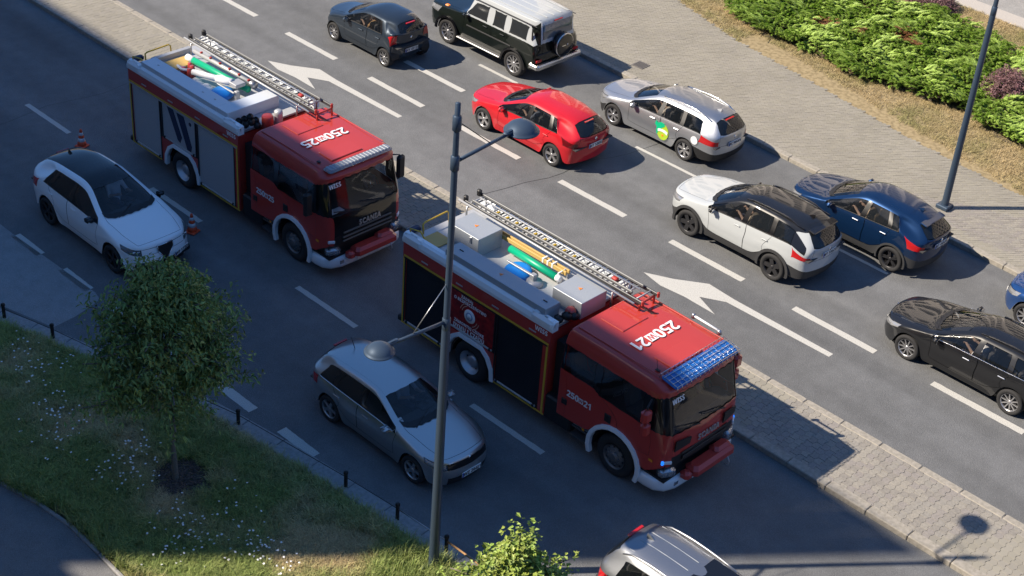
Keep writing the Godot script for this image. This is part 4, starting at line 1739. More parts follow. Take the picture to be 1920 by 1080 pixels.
	for l in 2:
		A = catmull(A[0], A[1], A[2], A[3])
	var o := Shell.new()
	o.V = A[0]
	o.F = A[1]
	o.T = A[2]
	o.normals()
	# the outline runs the other way round than the cars' rings: turn faces outward
	var flip := false
	for i in o.F.size():
		var f: PackedInt32Array = o.F[i]
		var c: Vector3 = (o.V[f[0]] + o.V[f[2]]) * 0.5
		if absf(c.x - 2.4) < 0.4 and c.y > 2.7:
			flip = o.N[f[0]].y < 0.0
			break
	if flip:
		for i in o.F.size():
			var f: PackedInt32Array = o.F[i]
			o.F[i] = PackedInt32Array([f[3], f[2], f[1], f[0]])
		for i in o.N.size():
			o.N[i] = -o.N[i]
	return o

func tread_mat() -> StandardMaterial3D:
	if not cache.has("tread"):
		var n := 256
		var im := Image.create(n, n, false, Image.FORMAT_RGB8)
		for y in n:
			for x in n:
				var v := 0.0
				for q in [[0, 0, 1], [128, 128, 1], [128, 0, -1], [0, 128, -1]]:
					var dx: float = posmod(x - q[0] - 64, n) - 64.0 + 0.0
					var dy: float = posmod(y - q[1] - 64, n) - 64.0
					dx = wrapf(x - q[0] - 64.0, -128.0, 128.0)
					dy = wrapf(y - q[1] - 64.0, -128.0, 128.0)
					var u: float = (dx + q[2] * dy) * 0.7071
					var w: float = (dx - q[2] * dy) * 0.7071
					var d := u * u / 2500.0 + w * w / 240.0
					v = maxf(v, clampf(1.4 - d * 1.4, 0.0, 1.0))
				im.set_pixel(x, y, Color(v, v, v))
		im.bump_map_to_normal_map(5.0)
		var m := mat(Color(0.36, 0.39, 0.42), 0.45, 0.3)
		m.normal_enabled = true
		m.normal_texture = ImageTexture.create_from_image(im)
		m.uv1_triplanar = true
		m.uv1_scale = Vector3.ONE * 11.0
		cache.tread = m
	return cache.tread

func truck_wheel(parent: Node3D, at: Vector3, sd: float, rear: bool) -> void:
	var key := "truckwheel%s" % rear
	var r := 0.5
	var h := 0.29 if rear else 0.15
	if not cache.has(key):
		var t := MB.new(false)
		t.lathe([Vector2(0.285, h * 0.6), Vector2(0.30, h), Vector2(0.42, h + 0.005), Vector2(0.475, h - 0.02), Vector2(0.498, h - 0.05), Vector2(0.5, h - 0.14), Vector2(0.498, h - 0.24), Vector2(0.46, h - 0.28), Vector2(0.3, h - 0.27)], 32)
		if rear:
			t.lathe([Vector2(0.3, -h + 0.28), Vector2(0.46, -h + 0.28), Vector2(0.498, -h + 0.25), Vector2(0.5, -h + 0.14), Vector2(0.498, -h + 0.05), Vector2(0.46, -h), Vector2(0.3, -h)], 32)
		cache[key] = t.done()
		var m := MB.new(false)
		if rear:
			m.lathe([Vector2(0.288, h + 0.004), Vector2(0.272, h - 0.015), Vector2(0.262, h - 0.14), Vector2(0.20, h - 0.165), Vector2(0.15, h - 0.15), Vector2(0.14, h - 0.08), Vector2(0.09, h - 0.05), Vector2(0.0, h - 0.05)], 28)
		else:
			m.lathe([Vector2(0.288, h + 0.004), Vector2(0.268, h - 0.02), Vector2(0.25, h - 0.045), Vector2(0.21, h - 0.01), Vector2(0.165, h + 0.012), Vector2(0.13, h + 0.016), Vector2(0.12, h + 0.05), Vector2(0.07, h + 0.06), Vector2(0.0, h + 0.06)], 28)
		cache[key + "rim"] = m.done()
		var b := MB.new()
		var hole := MB.new(false)
		for i in 10:
			var a := TAU * i / 10
			var rr := 0.172 if rear else 0.148
			var yy := h - 0.16 if rear else h + 0.01
			b.cyl(Vector3(cos(a) * rr, yy, sin(a) * rr), Vector3(cos(a) * rr, yy + 0.03, sin(a) * rr), 0.014, 0.014, 6)
			var a2 := a + 0.31
			var r2 := 0.222
			var y2 := h - 0.157 if rear else h - 0.017
			hole.cyl(Vector3(cos(a2) * r2, y2 - 0.01, sin(a2) * r2), Vector3(cos(a2) * r2, y2 + 0.006, sin(a2) * r2), 0.024, 0.024, 8)
		cache[key + "bolt"] = b.done()
		cache[key + "hole"] = hole.done()
	var o := Node3D.new()
	o.name = "wheel"
	parent.add_child(o, true)
	o.position = at
	o.basis = Basis(Vector3.RIGHT, PI / 2 * sd) * Basis(Vector3.UP, at.x)
	part(o, "tyre", cache[key], M.rubber)
	part(o, "rim", cache[key + "rim"], M.truck_rim if rear else M.truck_rim_dark)
	part(o, "wheel_nuts", cache[key + "bolt"], M.steel).set_meta("kind", "stuff")
	part(o, "hand_holes", cache[key + "hole"], M.black).set_meta("kind", "stuff")

func shutter(w: float, h: float) -> ArrayMesh:
	var m := MB.new()
	var n := int(h / 0.045)
	var prof := []
	for i in n:
		var y0 := h * i / n
		var y1 := h * (i + 1) / n
		for q in [[y0, 0.0], [y0 + 0.006, 0.012], [y1 - 0.006, 0.012], [y1, 0.0]]:
			prof.append(q)
	for i in prof.size() - 1:
		var a: Array = prof[i]
		var b: Array = prof[i + 1]
		m.quad(Vector3(w, a[0], a[1]), Vector3(0, a[0], a[1]), Vector3(0, b[0], b[1]), Vector3(w, b[0], b[1]))
	return m.done()

func roof_number(o: Node3D, num: String, m: Material, red: Material, xf: Transform3D, h: float) -> void:
	# three digits, a boxed letter, two digits; xf is the middle of the line
	var n := Node3D.new()
	n.name = "number"
	o.add_child(n, true)
	n.transform = xf
	part(n, "digits", text_mesh("250", h), m, Transform3D(Basis(), Vector3(-h * 1.48, 0, 0)))
	part(n, "digits", text_mesh(num, h), m, Transform3D(Basis(), Vector3(h * 1.3, 0, 0)))
	part(n, "letter_box", MB.new().box(Vector3(0.06 * h, -0.0 * h, 0.001), Vector3(h * 0.78, h * 0.78, 0.006)).done(), m)
	part(n, "letter", text_mesh("W", h * 0.52), red, Transform3D(Basis(), Vector3(0.06 * h, 0, 0.004)))

func truck(d: Dictionary) -> Node3D:
	var o := thing("fire_engine", d.label, "fire engine", Vector3(d.x, 0, d.z), 0.0, "fire engines in the shaded lane")
	var one: bool = d.one
	var red: Material = M.fire_red
	var sh: Shell = cache.get("cab", null)
	if sh == null:
		sh = cab_shell()
		cache.cab = sh
	# ---- cab
	part(o, "cab", sh.panel([CRED]), red)
	part(o, "cab_roof", sh.panel([CROOF]), red)
	for sd in [1, -1]:
		var fd := part(o, "front_door", sh.panel([CFD], 0.006, 0.0, sd), red)
		part(fd, "handle", MB.new().cbox(Vector3(2.42, 1.36, sd * 1.245), Vector3(0.17, 0.2, 0.03), 0.012).done(), M.black)
		var rd := part(o, "rear_door", sh.panel([CRD], 0.006, 0.0, sd), red)
		part(rd, "handle", MB.new().cbox(Vector3(1.24, 1.10, sd * 1.245), Vector3(0.15, 0.15, 0.03), 0.012).done(), M.black)
		part(o, "side_window", sh.panel([CGLASSF], 0.02, -0.006, sd), M.glass)
		part(o, "side_window", sh.panel([CGLASSR], 0.02, -0.006, sd), M.glass)
		for q in [[-9.0, 1.5], [1.5, 2.6], [2.6, 9.0]]:
			part(o, "window_surround", sh.panel([CBLK], 0.0, 0.0, sd, q[0], q[1]), M.gloss_black)
		roof_number_side(rd, d.num, sd)
	part(o, "windscreen", sh.panel([CSHIELD], 0.03, -0.006), M.glass_shield)
	part(o, "fascia", sh.panel([CFASC], 0.004), M.gloss_black if one else red)
	part(o, "lower_grille", sh.panel([CLOW], 0.0), M.black)
	# interior: floor, dashboard, seats
	part(o, "cab_floor", MB.new().box(Vector3(2.45, 1.18, 0), Vector3(2.7, 0.06, 2.3)).done(), M.interior)
	part(o, "dashboard", MB.new().cbox(Vector3(3.55, 1.52, 0), Vector3(0.55, 0.34, 2.2), 0.1).done(), M.interior)
	for q in [[2.75, -0.7], [2.75, 0.7], [1.35, -0.8], [1.35, -0.27], [1.35, 0.27], [1.35, 0.8]]:
		seat(o, Vector3(q[0], 1.55, q[1]), 0.46, M.seat, 2.8)
	var ring := []
	for k in 18:
		var a := TAU * k / 18
		ring.append(Vector3(3.26, 1.78, -0.7) + Basis(Vector3.BACK, 0.9) * Vector3(0, cos(a) * 0.22, sin(a) * 0.22))
	part(o, "steering_wheel", MB.new(false).tube(ring, 0.018, 6, true).done(), M.black)
	if one:
		part(o, "dash_paper", MB.new().box(Vector3(3.72, 1.705, 0.78), Vector3(0.2, 0.004, 0.42)).done(), M.white_paint)
	# windscreen header strip with the maker's letters, wipers
	part(o, "windscreen_letters", text_mesh("WISS", 0.11), M.white_paint, frame(Vector3(3.805, 2.46, 0.86), Vector3(0.02, 0, -1), Vector3(-0.22, 1, 0)))
	for z in [-0.55, 0.25]:
		part(o, "wiper", MB.new().tube([Vector3(3.99, 1.68, z), Vector3(3.975, 1.76, z + 0.35), Vector3(3.94, 1.86, z + 0.75)], 0.014, 5).done(), M.black)
	# grille slots and brand lettering
	var silver: Material = mat(Color(0.55, 0.55, 0.54), 0.35, 0.7)
	for q in ([[1.22, 1.5, 0.045], [1.10, 1.55, 0.045], [1.0, 1.55, 0.04]] if one else []):
		part(o, "grille_bar", MB.new().cbox(Vector3(4.0, q[0], 0), Vector3(0.05, q[2], q[1]), 0.012).done(), mat(Color(0.12, 0.11, 0.10), 0.4, 0.5))
	if not one:
		for q in [[1.16, 1.5, 0.06], [1.03, 1.4, 0.10]]:
			part(o, "grille_slot", MB.new().cbox(Vector3(3.995, q[0], 0), Vector3(0.03, q[2], q[1]), 0.01).done(), M.black)
		for sd in [1, -1]:
			part(o, "grille_slot", MB.new().prism(V2([-0.22, 0.0, 0.2, 0.05, 0.22, 0.2, -0.2, 0.24]), 0.03, frame(Vector3(3.975, 1.3, sd * 0.74), Vector3(0.1 * sd, 0, -1), Vector3.UP)).done(), M.black)
	part(o, "brand_letters", text_mesh("SCANIA", 0.135, true, 0.02), silver, frame(Vector3(4.02, 1.345, -0.05), Vector3(0, 0, -1), Vector3.UP))
	# bumper, headlights, steps
	var bl := []
	for q in [[3.30, 1.235], [3.52, 1.25], [3.76, 1.22], [3.94, 1.08], [4.03, 0.82], [4.05, 0.4], [4.05, 0.0]]:
		bl.append(Vector2(q[0], q[1]))
	for i in range(5, -1, -1):
		bl.append(Vector2(bl[i].x, -bl[i].y))
	var rings := []
	for q in [[0.27, -0.09], [0.30, -0.02], [0.36, 0.0], [0.52, 0.0], [0.57, -0.03], [0.575, -0.12]]:
		var rr := []
		for p in bl:
			var c := Vector2(3.2, 0)
			var k: Vector2 = p + (c - p).normalized() * -q[1]
			rr.append(Vector3(k.x, q[0], k.y))
		rings.append(rr)
	part(o, "bumper", MB.new(false).loft(rings, false).done(), M.truck_white)
	part(o, "bumper_shelf", MB.new().box(Vector3(3.6, 0.60, 0), Vector3(0.7, 0.06, 2.3)).done(), M.black)
	part(o, "front_core", MB.new().box(Vector3(3.55, 0.72, 0), Vector3(0.66, 0.44, 2.2)).done(), M.black)
	for sd in [1, -1]:
		var hl := part(o, "headlight", MB.new().cbox(Vector3(3.86, 0.74, sd * 0.98), Vector3(0.22, 0.21, 0.36), 0.05, Basis(Vector3.UP, -0.45 * sd)).done(), M.lamp_glass)
		part(hl, "reflector", MB.new().cbox(Vector3(3.84, 0.74, sd * 0.98), Vector3(0.18, 0.15, 0.3), 0.04, Basis(Vector3.UP, -0.45 * sd)).done(), M.lamp_inner)
		part(o, "fog_lamp", MB.new().box(Vector3(4.018, 0.45, sd * 0.72), Vector3(0.03, 0.09, 0.3)).done(), M.lamp_inner)
		part(o, "marker_lamp", MB.new().box(Vector3(3.62, 1.02, sd * 1.243), Vector3(0.1, 0.05, 0.012)).done(), M.orange_lamp)
		part(o, "corner_lamp", MB.new().cbox(Vector3(3.91, 1.03, sd * 1.05), Vector3(0.04, 0.08, 0.17), 0.015, Basis(Vector3.UP, -0.6 * sd)).done(), M.white_paint)
		if not one:
			part(o, "strobe_lamp", MB.new().cbox(Vector3(3.85, 1.03, sd * 1.145), Vector3(0.04, 0.1, 0.06), 0.015, Basis(Vector3.UP, -0.8 * sd)).done(), M.strobe)
		# side step well behind the front wheel and below the cab
		var sb := MB.new()
		sb.box(Vector3(1.74, 0.62, sd * 1.08), Vector3(0.5, 0.05, 0.28))
		sb.box(Vector3(1.74, 0.38, sd * 1.1), Vector3(0.5, 0.05, 0.28))
		sb.box(Vector3(1.74, 0.56, sd * 0.96), Vector3(0.56, 0.44, 0.04))
		part(o, "cab_step", sb.done(), mat(Color(0.05, 0.05, 0.052), 0.6))
		part(o, "step_plate", MB.new().box(Vector3(1.74, 0.655, sd * 1.09), Vector3(0.46, 0.012, 0.2)).done(), tread_mat())
		part(o, "side_lamp", MB.new().box(Vector3(1.82, 0.69, sd * 1.235), Vector3(0.06, 0.04, 0.02)).done(), M.orange_lamp)
		part(o, "side_locker", MB.new().cbox(Vector3(1.06, 0.66, sd * 1.05), Vector3(0.76, 0.62, 0.36), 0.04).done(), M.black)
		part(o, "front_step", MB.new().box(Vector3(3.46, 0.42, sd * 1.1), Vector3(0.26, 0.05, 0.26)).done(), tread_mat())
		# white wheel-arch flares: front round, rear with cut corners
		var fr := []
		for k in 15:
			var a := PI * (-0.12 + 1.24 * k / 14.0)
			fr.append(Vector2(2.68 + cos(a) * 0.63, 0.53 + sin(a) * 0.62))
		flare(o, fr, sd, 1.20, 1.29, 0.10)
		var rx: float = d.rear_axle
		var rf := []
		for q in [[0.66, 0.40], [0.63, 0.66], [0.5, 0.9], [0.34, 1.03], [-0.34, 1.03], [-0.5, 0.9], [-0.63, 0.66], [-0.66, 0.40]]:
			rf.append(Vector2(rx + q[0], q[1]))
		flare(o, rf, sd, 1.18, 1.275, 0.11)
		truck_wheel(o, Vector3(2.68, 0.5, sd * 1.06), sd, false)
		truck_wheel(o, Vector3(rx, 0.5, sd * 0.945), sd, true)
		# wheel wells
		var ww := MB.new()
		for q in [[2.68, 0.6], [rx, 0.58]]:
			var r0 := []
			var r1 := []
			for k in 11:
				var a := PI * k / 10.0
				r0.append(Vector3(q[0] + cos(a) * q[1], 0.5 + sin(a) * q[1], sd * 1.2))
				r1.append(Vector3(q[0] + cos(a) * q[1], 0.5 + sin(a) * q[1], sd * 0.55))
			ww.loft([r0, r1], false)
		part(o, "wheel_well", ww.done(), M.black)
		# mirrors
		if one:
			part(o, "mirror", MB.new().cbox(Vector3(3.52, 2.05, sd * 1.45), Vector3(0.14, 0.62, 0.24), 0.05).done(), M.black)
		else:
			part(o, "mirror", MB.new().cbox(Vector3(3.50, 2.16, sd * 1.43), Vector3(0.17, 0.30, 0.24), 0.05).done(), red)
			part(o, "mirror", MB.new().cbox(Vector3(3.50, 1.83, sd * 1.41), Vector3(0.17, 0.30, 0.22), 0.05).done(), red)
		part(o, "mirror_arm", MB.new().tube([Vector3(3.42, 2.42, sd * 1.2), Vector3(3.5, 2.38, sd * 1.42), Vector3(3.5, 1.72, sd * 1.42), Vector3(3.42, 1.66, sd * 1.22)], 0.02, 6).done(), M.black)
	# winch housing on the bumper
	var wc := MB.new()
	wc.cbox(Vector3(4.12, 0.66, -0.1), Vector3(0.34, 0.26, 1.3), 0.07)
	wc.cbox(Vector3(4.10, 0.62, 0.62), Vector3(0.22, 0.2, 0.22), 0.05)
	wc.cbox(Vector3(4.08, 0.76, -0.45), Vector3(0.26, 0.2, 0.5), 0.06)
	part(o, "winch_housing", wc.done(), red)
	part(o, "winch_hook", MB.new(false).tube([Vector3(4.28, 0.6, -0.5), Vector3(4.34, 0.5, -0.5), Vector3(4.33, 0.4, -0.48), Vector3(4.27, 0.42, -0.46)], 0.016, 6).done(), M.steel)
	part(o, "front_plate", MB.new().box(Vector3(4.075, 0.42, 0.1), Vector3(0.012, 0.11, 0.52)).done(), M.plate)
	# light bar on the brow of the roof
	if one:
		var lb := part(o, "light_bar", MB.new(false).smooth().cbox(Vector3(3.62, 2.80, 0), Vector3(0.30, 0.11, 1.96), 0.05).done(), M.bar_clear)
		for k in 18:
			part(lb, "lens", MB.new().cbox(Vector3(3.62, 2.845, -0.88 + k * 0.1035), Vector3(0.22, 0.035, 0.085), 0.01).done(), M.bar_lens)
	else:
		var lb := part(o, "light_bar", MB.new().cbox(Vector3(3.60, 2.80, 0), Vector3(0.42, 0.10, 1.98), 0.04, Basis(Vector3.BACK, -0.18)).done(), M.blue_lamp)
		var wg := MB.new(false)
		for k in 15:
			var z := -0.98 + k * 0.14
			wg.tube([Vector3(3.36, 2.80, z), Vector3(3.38, 2.91, z), Vector3(3.82, 2.83, z), Vector3(3.84, 2.72, z)], 0.009, 4)
		for x in [3.38, 3.49, 3.60, 3.71, 3.82]:
			var wy = 2.913 - (x - 3.38) * 0.182
			wg.tube([Vector3(x, wy, -1.0), Vector3(x, wy, 1.0)], 0.009, 4)
		part(lb, "wire_guard", wg.done(), M.chrome)
		part(o, "roof_lamp", MB.new(false).cyl(Vector3(3.2, 2.83, -1.08), Vector3(3.2, 2.93, -1.08), 0.06, 0.045, 10).done(), M.steel)
		part(o, "roof_lamp", MB.new(false).cyl(Vector3(2.5, 2.85, -1.1), Vector3(2.5, 2.95, -1.1), 0.05, 0.04, 10).done(), M.steel)
		part(o, "side_rail", MB.new(false).tube([Vector3(2.5, 2.9, -1.1), Vector3(3.2, 2.88, -1.1)], 0.025, 6).done(), M.white_paint)
		part(o, "aerial", MB.new().tube([Vector3(3.2, 2.82, 0.85), Vector3(3.16, 3.1, 0.87)], 0.006, 4).done(), M.black)
	part(o, "aerial_base", MB.new().cbox(Vector3(3.2, 2.84, 0.85), Vector3(0.1, 0.03, 0.07), 0.01).done(), M.black)
	# pressed panels on the cab roof
	for q in [[1.62, 0.05, 0.62, 0.8], [3.12, 0.12, 0.5, 0.95]]:
		var y: float = 2.872 - 0.045 * clampf((q[0] - 2.2) / 1.5, 0.0, 1.0)
		var rim := MB.new()
		for e in [[0, -1], [0, 1], [1, 0], [-1, 0]]:
			var c := Vector3(q[0] + e[0] * q[2] / 2, y, q[1] + e[1] * q[3] / 2)
			rim.cbox(c, Vector3(q[2] if e[0] == 0 else 0.07, 0.03, q[3] if e[0] != 0 else 0.07), 0.014)
		part(o, "roof_pressing", MB.new().cbox(Vector3(q[0], y - 0.002, q[1]), Vector3(q[2], 0.032, q[3]), 0.016).done(), red)
	for z in [-0.98, 0.98]:
		part(o, "roof_rib", MB.new().cbox(Vector3(2.3, 2.85, z), Vector3(2.2, 0.02, 0.03), 0.008).done(), red)
	roof_number(o, d.num, M.truck_white, red, frame(Vector3(2.42, 2.876, 0.12), Vector3(0, 0, 1), Vector3(1, -0.02, 0)), 0.29)
	# ---- superstructure
	var x0: float = d.rear
	var x1: float = d.front
	var bays: Array = d.bays
	var core := MB.new()
	core.box(Vector3((x0 + x1) / 2, 1.82, 0), Vector3(x1 - x0 - 0.02, 1.4, 2.34))
	core.box(Vector3((x0 + bays[0][1]) / 2, 0.8, 0), Vector3(bays[0][1] - x0 - 0.02, 0.7, 2.34))
	core.box(Vector3((x1 + bays[2][0]) / 2, 0.8, 0), Vector3(x1 - bays[2][0] - 0.02, 0.7, 2.34))
	part(o, "superstructure", core.done(), red)
	part(o, "chassis", MB.new().box(Vector3(0, 0.72, 0), Vector3(7.3, 0.24, 0.9)).done(), M.black)
	var rx2: float = d.rear_axle
	for sd in [1, -1]:
		# red skin with openings: top band, posts, panel round the rear wheel
		part(o, "top_band", MB.new().box(Vector3((x0 + x1) / 2, 2.385, sd * 1.215), Vector3(x1 - x0, 0.39, 0.06)).done(), red)
		var face := frame(Vector3(0, 0, sd * 1.185), Vector3(1, 0, 0), Vector3.UP)
		var notch := V2([bays[1][0] - 0.1, 0.42, rx2 - 0.66, 0.42, rx2 - 0.63, 0.66, rx2 - 0.5, 0.9, rx2 - 0.34, 1.03, rx2 + 0.34, 1.03, rx2 + 0.5, 0.9, rx2 + 0.63, 0.66, rx2 + 0.66, 0.42, bays[1][1] + 0.1, 0.42, bays[1][1] + 0.1, 1.13, bays[1][0] - 0.1, 1.13])
		part(o, "wheel_panel", MB.new().prism(notch, 0.05 * sd, face).done(), red)
		part(o, "front_post", MB.new().box(Vector3((bays[2][1] + x1) / 2 + 0.02, 1.3, sd * 1.212), Vector3(x1 - bays[2][1] - 0.04, 1.77, 0.055)).done(), red)
		part(o, "rear_post", MB.new().box(Vector3((x0 + bays[0][0]) / 2, 1.32, sd * 1.212), Vector3(bays[0][0] - x0, 1.73, 0.055)).done(), red)
		for b in 3:
			var a0: float = bays[b][0]
			var a1: float = bays[b][1]
			var yb: float = 1.15 if b == 1 else 0.46
			var yt: float = 2.17
			var sm: Material = M.shutter_silver if one else M.shutter_dark
			if b == 1 and not one:
				part(o, "poster_panel", MB.new().box(Vector3((a0 + a1) / 2, (yb + yt) / 2, sd * 1.215), Vector3(a1 - a0, yt - yb, 0.03)).done(), M.poster)
			else:
				var sp := part(o, "roller_shutter", shutter(a1 - a0, yt - yb), sm, Transform3D(Basis() if sd == 1 else Basis(Vector3.UP, PI), Vector3(a0 if sd == 1 else a1, yb, sd * 1.212)))
			part(o, "shutter_bar", MB.new().cbox(Vector3((a0 + a1) / 2, yb + 0.03, sd * 1.238), Vector3(a1 - a0 - 0.04, 0.05, 0.035), 0.012).done(), M.bar_alu)
			for e in [a0 + 0.08, a1 - 0.08]:
				part(o, "shutter_stop", MB.new().cbox(Vector3(e, yb + 0.03, sd * 1.25), Vector3(0.06, 0.08, 0.05), 0.015).done(), M.black)
			part(o, "shutter_rail", MB.new().box(Vector3(a1 + 0.02, (yb + yt) / 2, sd * 1.225), Vector3(0.035, yt - yb, 0.05)).done(), M.black if not one else M.alloy_dark)
			part(o, "shutter_rail", MB.new().box(Vector3(a0 - 0.02, (yb + yt) / 2, sd * 1.225), Vector3(0.035, yt - yb, 0.05)).done(), M.black if not one else M.alloy_dark)
		# yellow reflective outline
		for q in [[Vector3((x0 + x1) / 2, 2.225, 1.246), Vector3(x1 - x0 - 0.06, 0.05, 0.008)], [Vector3(x1 - 0.06, 1.3, 1.246), Vector3(0.05, 1.78, 0.008)], [Vector3(x0 + 0.04, 1.3, 1.246), Vector3(0.05, 1.78, 0.008)], [Vector3((bays[2][0] + x1) / 2, 0.425, 1.242), Vector3(x1 - bays[2][0], 0.04, 0.008)], [Vector3((bays[0][1] + x0) / 2, 0.425, 1.242), Vector3(bays[0][1] - x0, 0.04, 0.008)]]:
			part(o, "reflective_tape", MB.new().box(Vector3(q[0].x, q[0].y, q[0].z * sd), q[1]).done(), M.tape)
		part(o, "awning_rail", MB.new().box(Vector3((x0 + x1) / 2, 2.18, sd * 1.25), Vector3(x1 - x0 - 0.1, 0.02, 0.03)).done(), M.bar_alu if one else M.black)
		# pale roof rail with bevelled ends
		var prof := [Vector2(1.08, 2.56), Vector2(1.255, 2.56), Vector2(1.262, 2.64), Vector2(1.23, 2.74), Vector2(1.17, 2.78), Vector2(1.08, 2.78)]
		var rr := []
		for x in [x0 - 0.03, x0 + 0.6, x1 - 0.62, x1 + 0.05]:
			var r_ := []
			for q in prof:
				r_.append(Vector3(x, q.y, q.x * sd))
			rr.append(r_)
		var rail := MB.new()
		rail.loft(rr, true)
		rail.fan(rr[0])
		rail.fan(rr[3], true)
		part(o, "roof_rail", rail.done(), M.rail_white)
		for q in [[x1 - 0.28, 0.66], [x0 + 0.28, 0.6]]:
			part(o, "rail_cap", MB.new().cbox(Vector3(q[0], 2.70, sd * 1.19), Vector3(q[1], 0.22, 0.17), 0.07).done(), M.rail_white)
		for k in 4:
			var lx: float = x0 + 0.7 + k * (x1 - x0 - 1.2) / 3.0
			part(o, "flood_lamp", MB.new().box(Vector3(lx, 2.34, sd * 1.248), Vector3(0.2, 0.03, 0.012)).done(), M.bar_alu)
		part(o, "maker_letters", text_mesh("WISS", 0.11), M.white_paint, frame(Vector3(x1 - 0.26, 2.46, sd * 1.247), Vector3(sd, 0, 0), Vector3.UP))
	if one:
		for q in [V2([0.20, 0.98, 0.46, 0.98, 0.80, 0.30, 0.72, 0.12, 0.62, 0.16]), V2([0.62, 0.95, 0.92, 0.95, 1.22, 0.20, 1.16, 0.0, 1.02, 0.05])]:
			part(o, "emblem", MB.new().prism(q, 0.012, frame(Vector3(bays[1][0] + 0.02, 1.16, 1.222), Vector3(1, 0, 0), Vector3.UP)).done(), M.navy)
		part(o, "emblem", MB.new(false).cyl(Vector3(bays[1][0] + 1.2, 2.0, 1.222), Vector3(bays[1][0] + 1.2, 2.0, 1.23), 0.055, 0.055, 12).done(), M.navy)
	else:
		var pc = (bays[1][0] + bays[1][1]) / 2.0 - 0.02
		for q in [["ZADBAJ", 2.07, 0.075, -0.1], ["O BEZPIECZEŃSTWO", 1.965, 0.075, 0.0], ["ZAMONTUJ CZUJKĘ", 1.385, 0.075, 0.0], ["DYMU I CZADU", 1.255, 0.10, 0.0]]:
			part(o, "poster_letters", text_mesh(q[0], q[2], true, 0.004), M.white_paint, frame(Vector3(pc + q[3], q[1], 1.234), Vector3(1, 0, 0), Vector3.UP))
		part(o, "detector_disc", MB.new(false).cyl(Vector3(pc, 1.68, 1.228), Vector3(pc, 1.68, 1.242), 0.17, 0.16, 20).done(), M.white_paint)
		part(o, "detector_ring", MB.new(false).cyl(Vector3(pc, 1.68, 1.242), Vector3(pc, 1.68, 1.246), 0.105, 0.10, 18).done(), mat(Color(0.25, 0.33, 0.5), 0.5))
		part(o, "detector_face", MB.new(false).cyl(Vector3(pc, 1.68, 1.246), Vector3(pc, 1.68, 1.25), 0.07, 0.07, 18).done(), M.white_paint)
		for e in [-1, 1]:
			for k in 2:
				var arc := []
				for i in 6:
					var a: float = deg_to_rad(140.0 if e < 0 else -40.0) + deg_to_rad(-25.0 + i * 10.0)
					arc.append(Vector3(pc + cos(a) * (0.24 + k * 0.06), 1.68 + sin(a) * (0.24 + k * 0.06), 1.234))
				part(o, "sound_arc", MB.new().tube(arc, 0.009, 4).done(), mat(Color(0.6, 0.35, 0.25), 0.6))
	# rear end
	part(o, "rear_shutter", shutter(1.3, 1.5), M.shutter_silver if one else M.shutter_dark, Transform3D(Basis(Vector3.UP, -PI / 2), Vector3(x0 - 0.005, 0.6, -0.65)))
	part(o, "rear_step", MB.new().box(Vector3(x0 - 0.06, 0.42, 0), Vector3(0.14, 0.08, 2.3)).done(), M.black)
	for sd in [1, -1]:
		part(o, "tail_lamp", MB.new().cbox(Vector3(x0 - 0.03, 0.62, sd * 1.1), Vector3(0.05, 0.3, 0.14), 0.01).done(), M.tail_red)
		part(o, "corner_buffer", MB.new().cbox(Vector3(x0 - 0.05, 0.48, sd * 1.2), Vector3(0.14, 0.16, 0.12), 0.03).done(), M.black)
	# ---- roof deck
	var tr := tread_mat()
	part(o, "roof_deck", MB.new().box(Vector3((x0 + x1) / 2, 2.585, 0), Vector3(x1 - x0 - 0.04, 0.05, 2.2)).done(), M.deck)
	var ladx: float = d.lad[0]
	var gear := func(called: String, c: Vector3, s: Vector3, m: Material, ch := 0.007) -> MeshInstance3D:
		return part(o, called, MB.new().cbox(c, s, ch).done(), m)
	if one:
		gear.call("roof_locker", Vector3((-3.55 - 0.36) / 2, 2.76, 0.94), Vector3(3.19, 0.3, 0.44), M.locker_flat)
		gear.call("roof_locker", Vector3(-0.14, 2.76, 0.36), Vector3(0.44, 0.3, 1.58), M.locker_flat)
		for q in [[-3.1, 0.94], [-1.2, 0.94], [-0.7, 0.94]]:
			gear.call("locker_catch", Vector3(q[0], 2.915, q[1]), Vector3(0.07, 0.015, 0.04), M.steel)
		part(o, "hose_tube", MB.new(false).cyl(Vector3(-3.05, 2.80, -0.06), Vector3(-0.8, 2.80, -0.16), 0.085, 0.085, 14).done(), M.green_tube)
		part(o, "tube_cap", MB.new(false).cyl(Vector3(-3.25, 2.80, -0.05), Vector3(-3.0, 2.80, -0.062), 0.09, 0.09, 14).done(), M.white_paint)
		var at := part(o, "suction_pipe", MB.new(false).cyl(Vector3(-3.2, 2.93, -0.24), Vector3(-0.75, 2.93, -0.30), 0.06, 0.06, 12).done(), M.bar_alu)
		part(at, "pipe_end", MB.new(false).cyl(Vector3(-0.95, 2.9, -0.3), Vector3(-0.72, 2.9, -0.31), 0.1, 0.1, 14).done(), M.steel)
		for k in 6:
			gear.call("red_clip", Vector3(-2.9 + k * 0.4, 3.0, -0.25), Vector3(0.05, 0.05, 0.07), M.fire_red)
		part(o, "water_cannon", MB.new(false).cyl(Vector3(-2.35, 2.86, 0.42), Vector3(-1.55, 2.92, 0.22), 0.075, 0.085, 14).done(), M.white_paint)
		part(o, "cannon_nozzle", MB.new(false).cyl(Vector3(-1.58, 2.92, 0.23), Vector3(-1.12, 2.95, 0.09), 0.1, 0.1, 14).done(), M.white_paint)
		gear.call("cannon_head", Vector3(-1.0, 2.95, 0.04), Vector3(0.3, 0.1, 0.3), M.bar_alu)
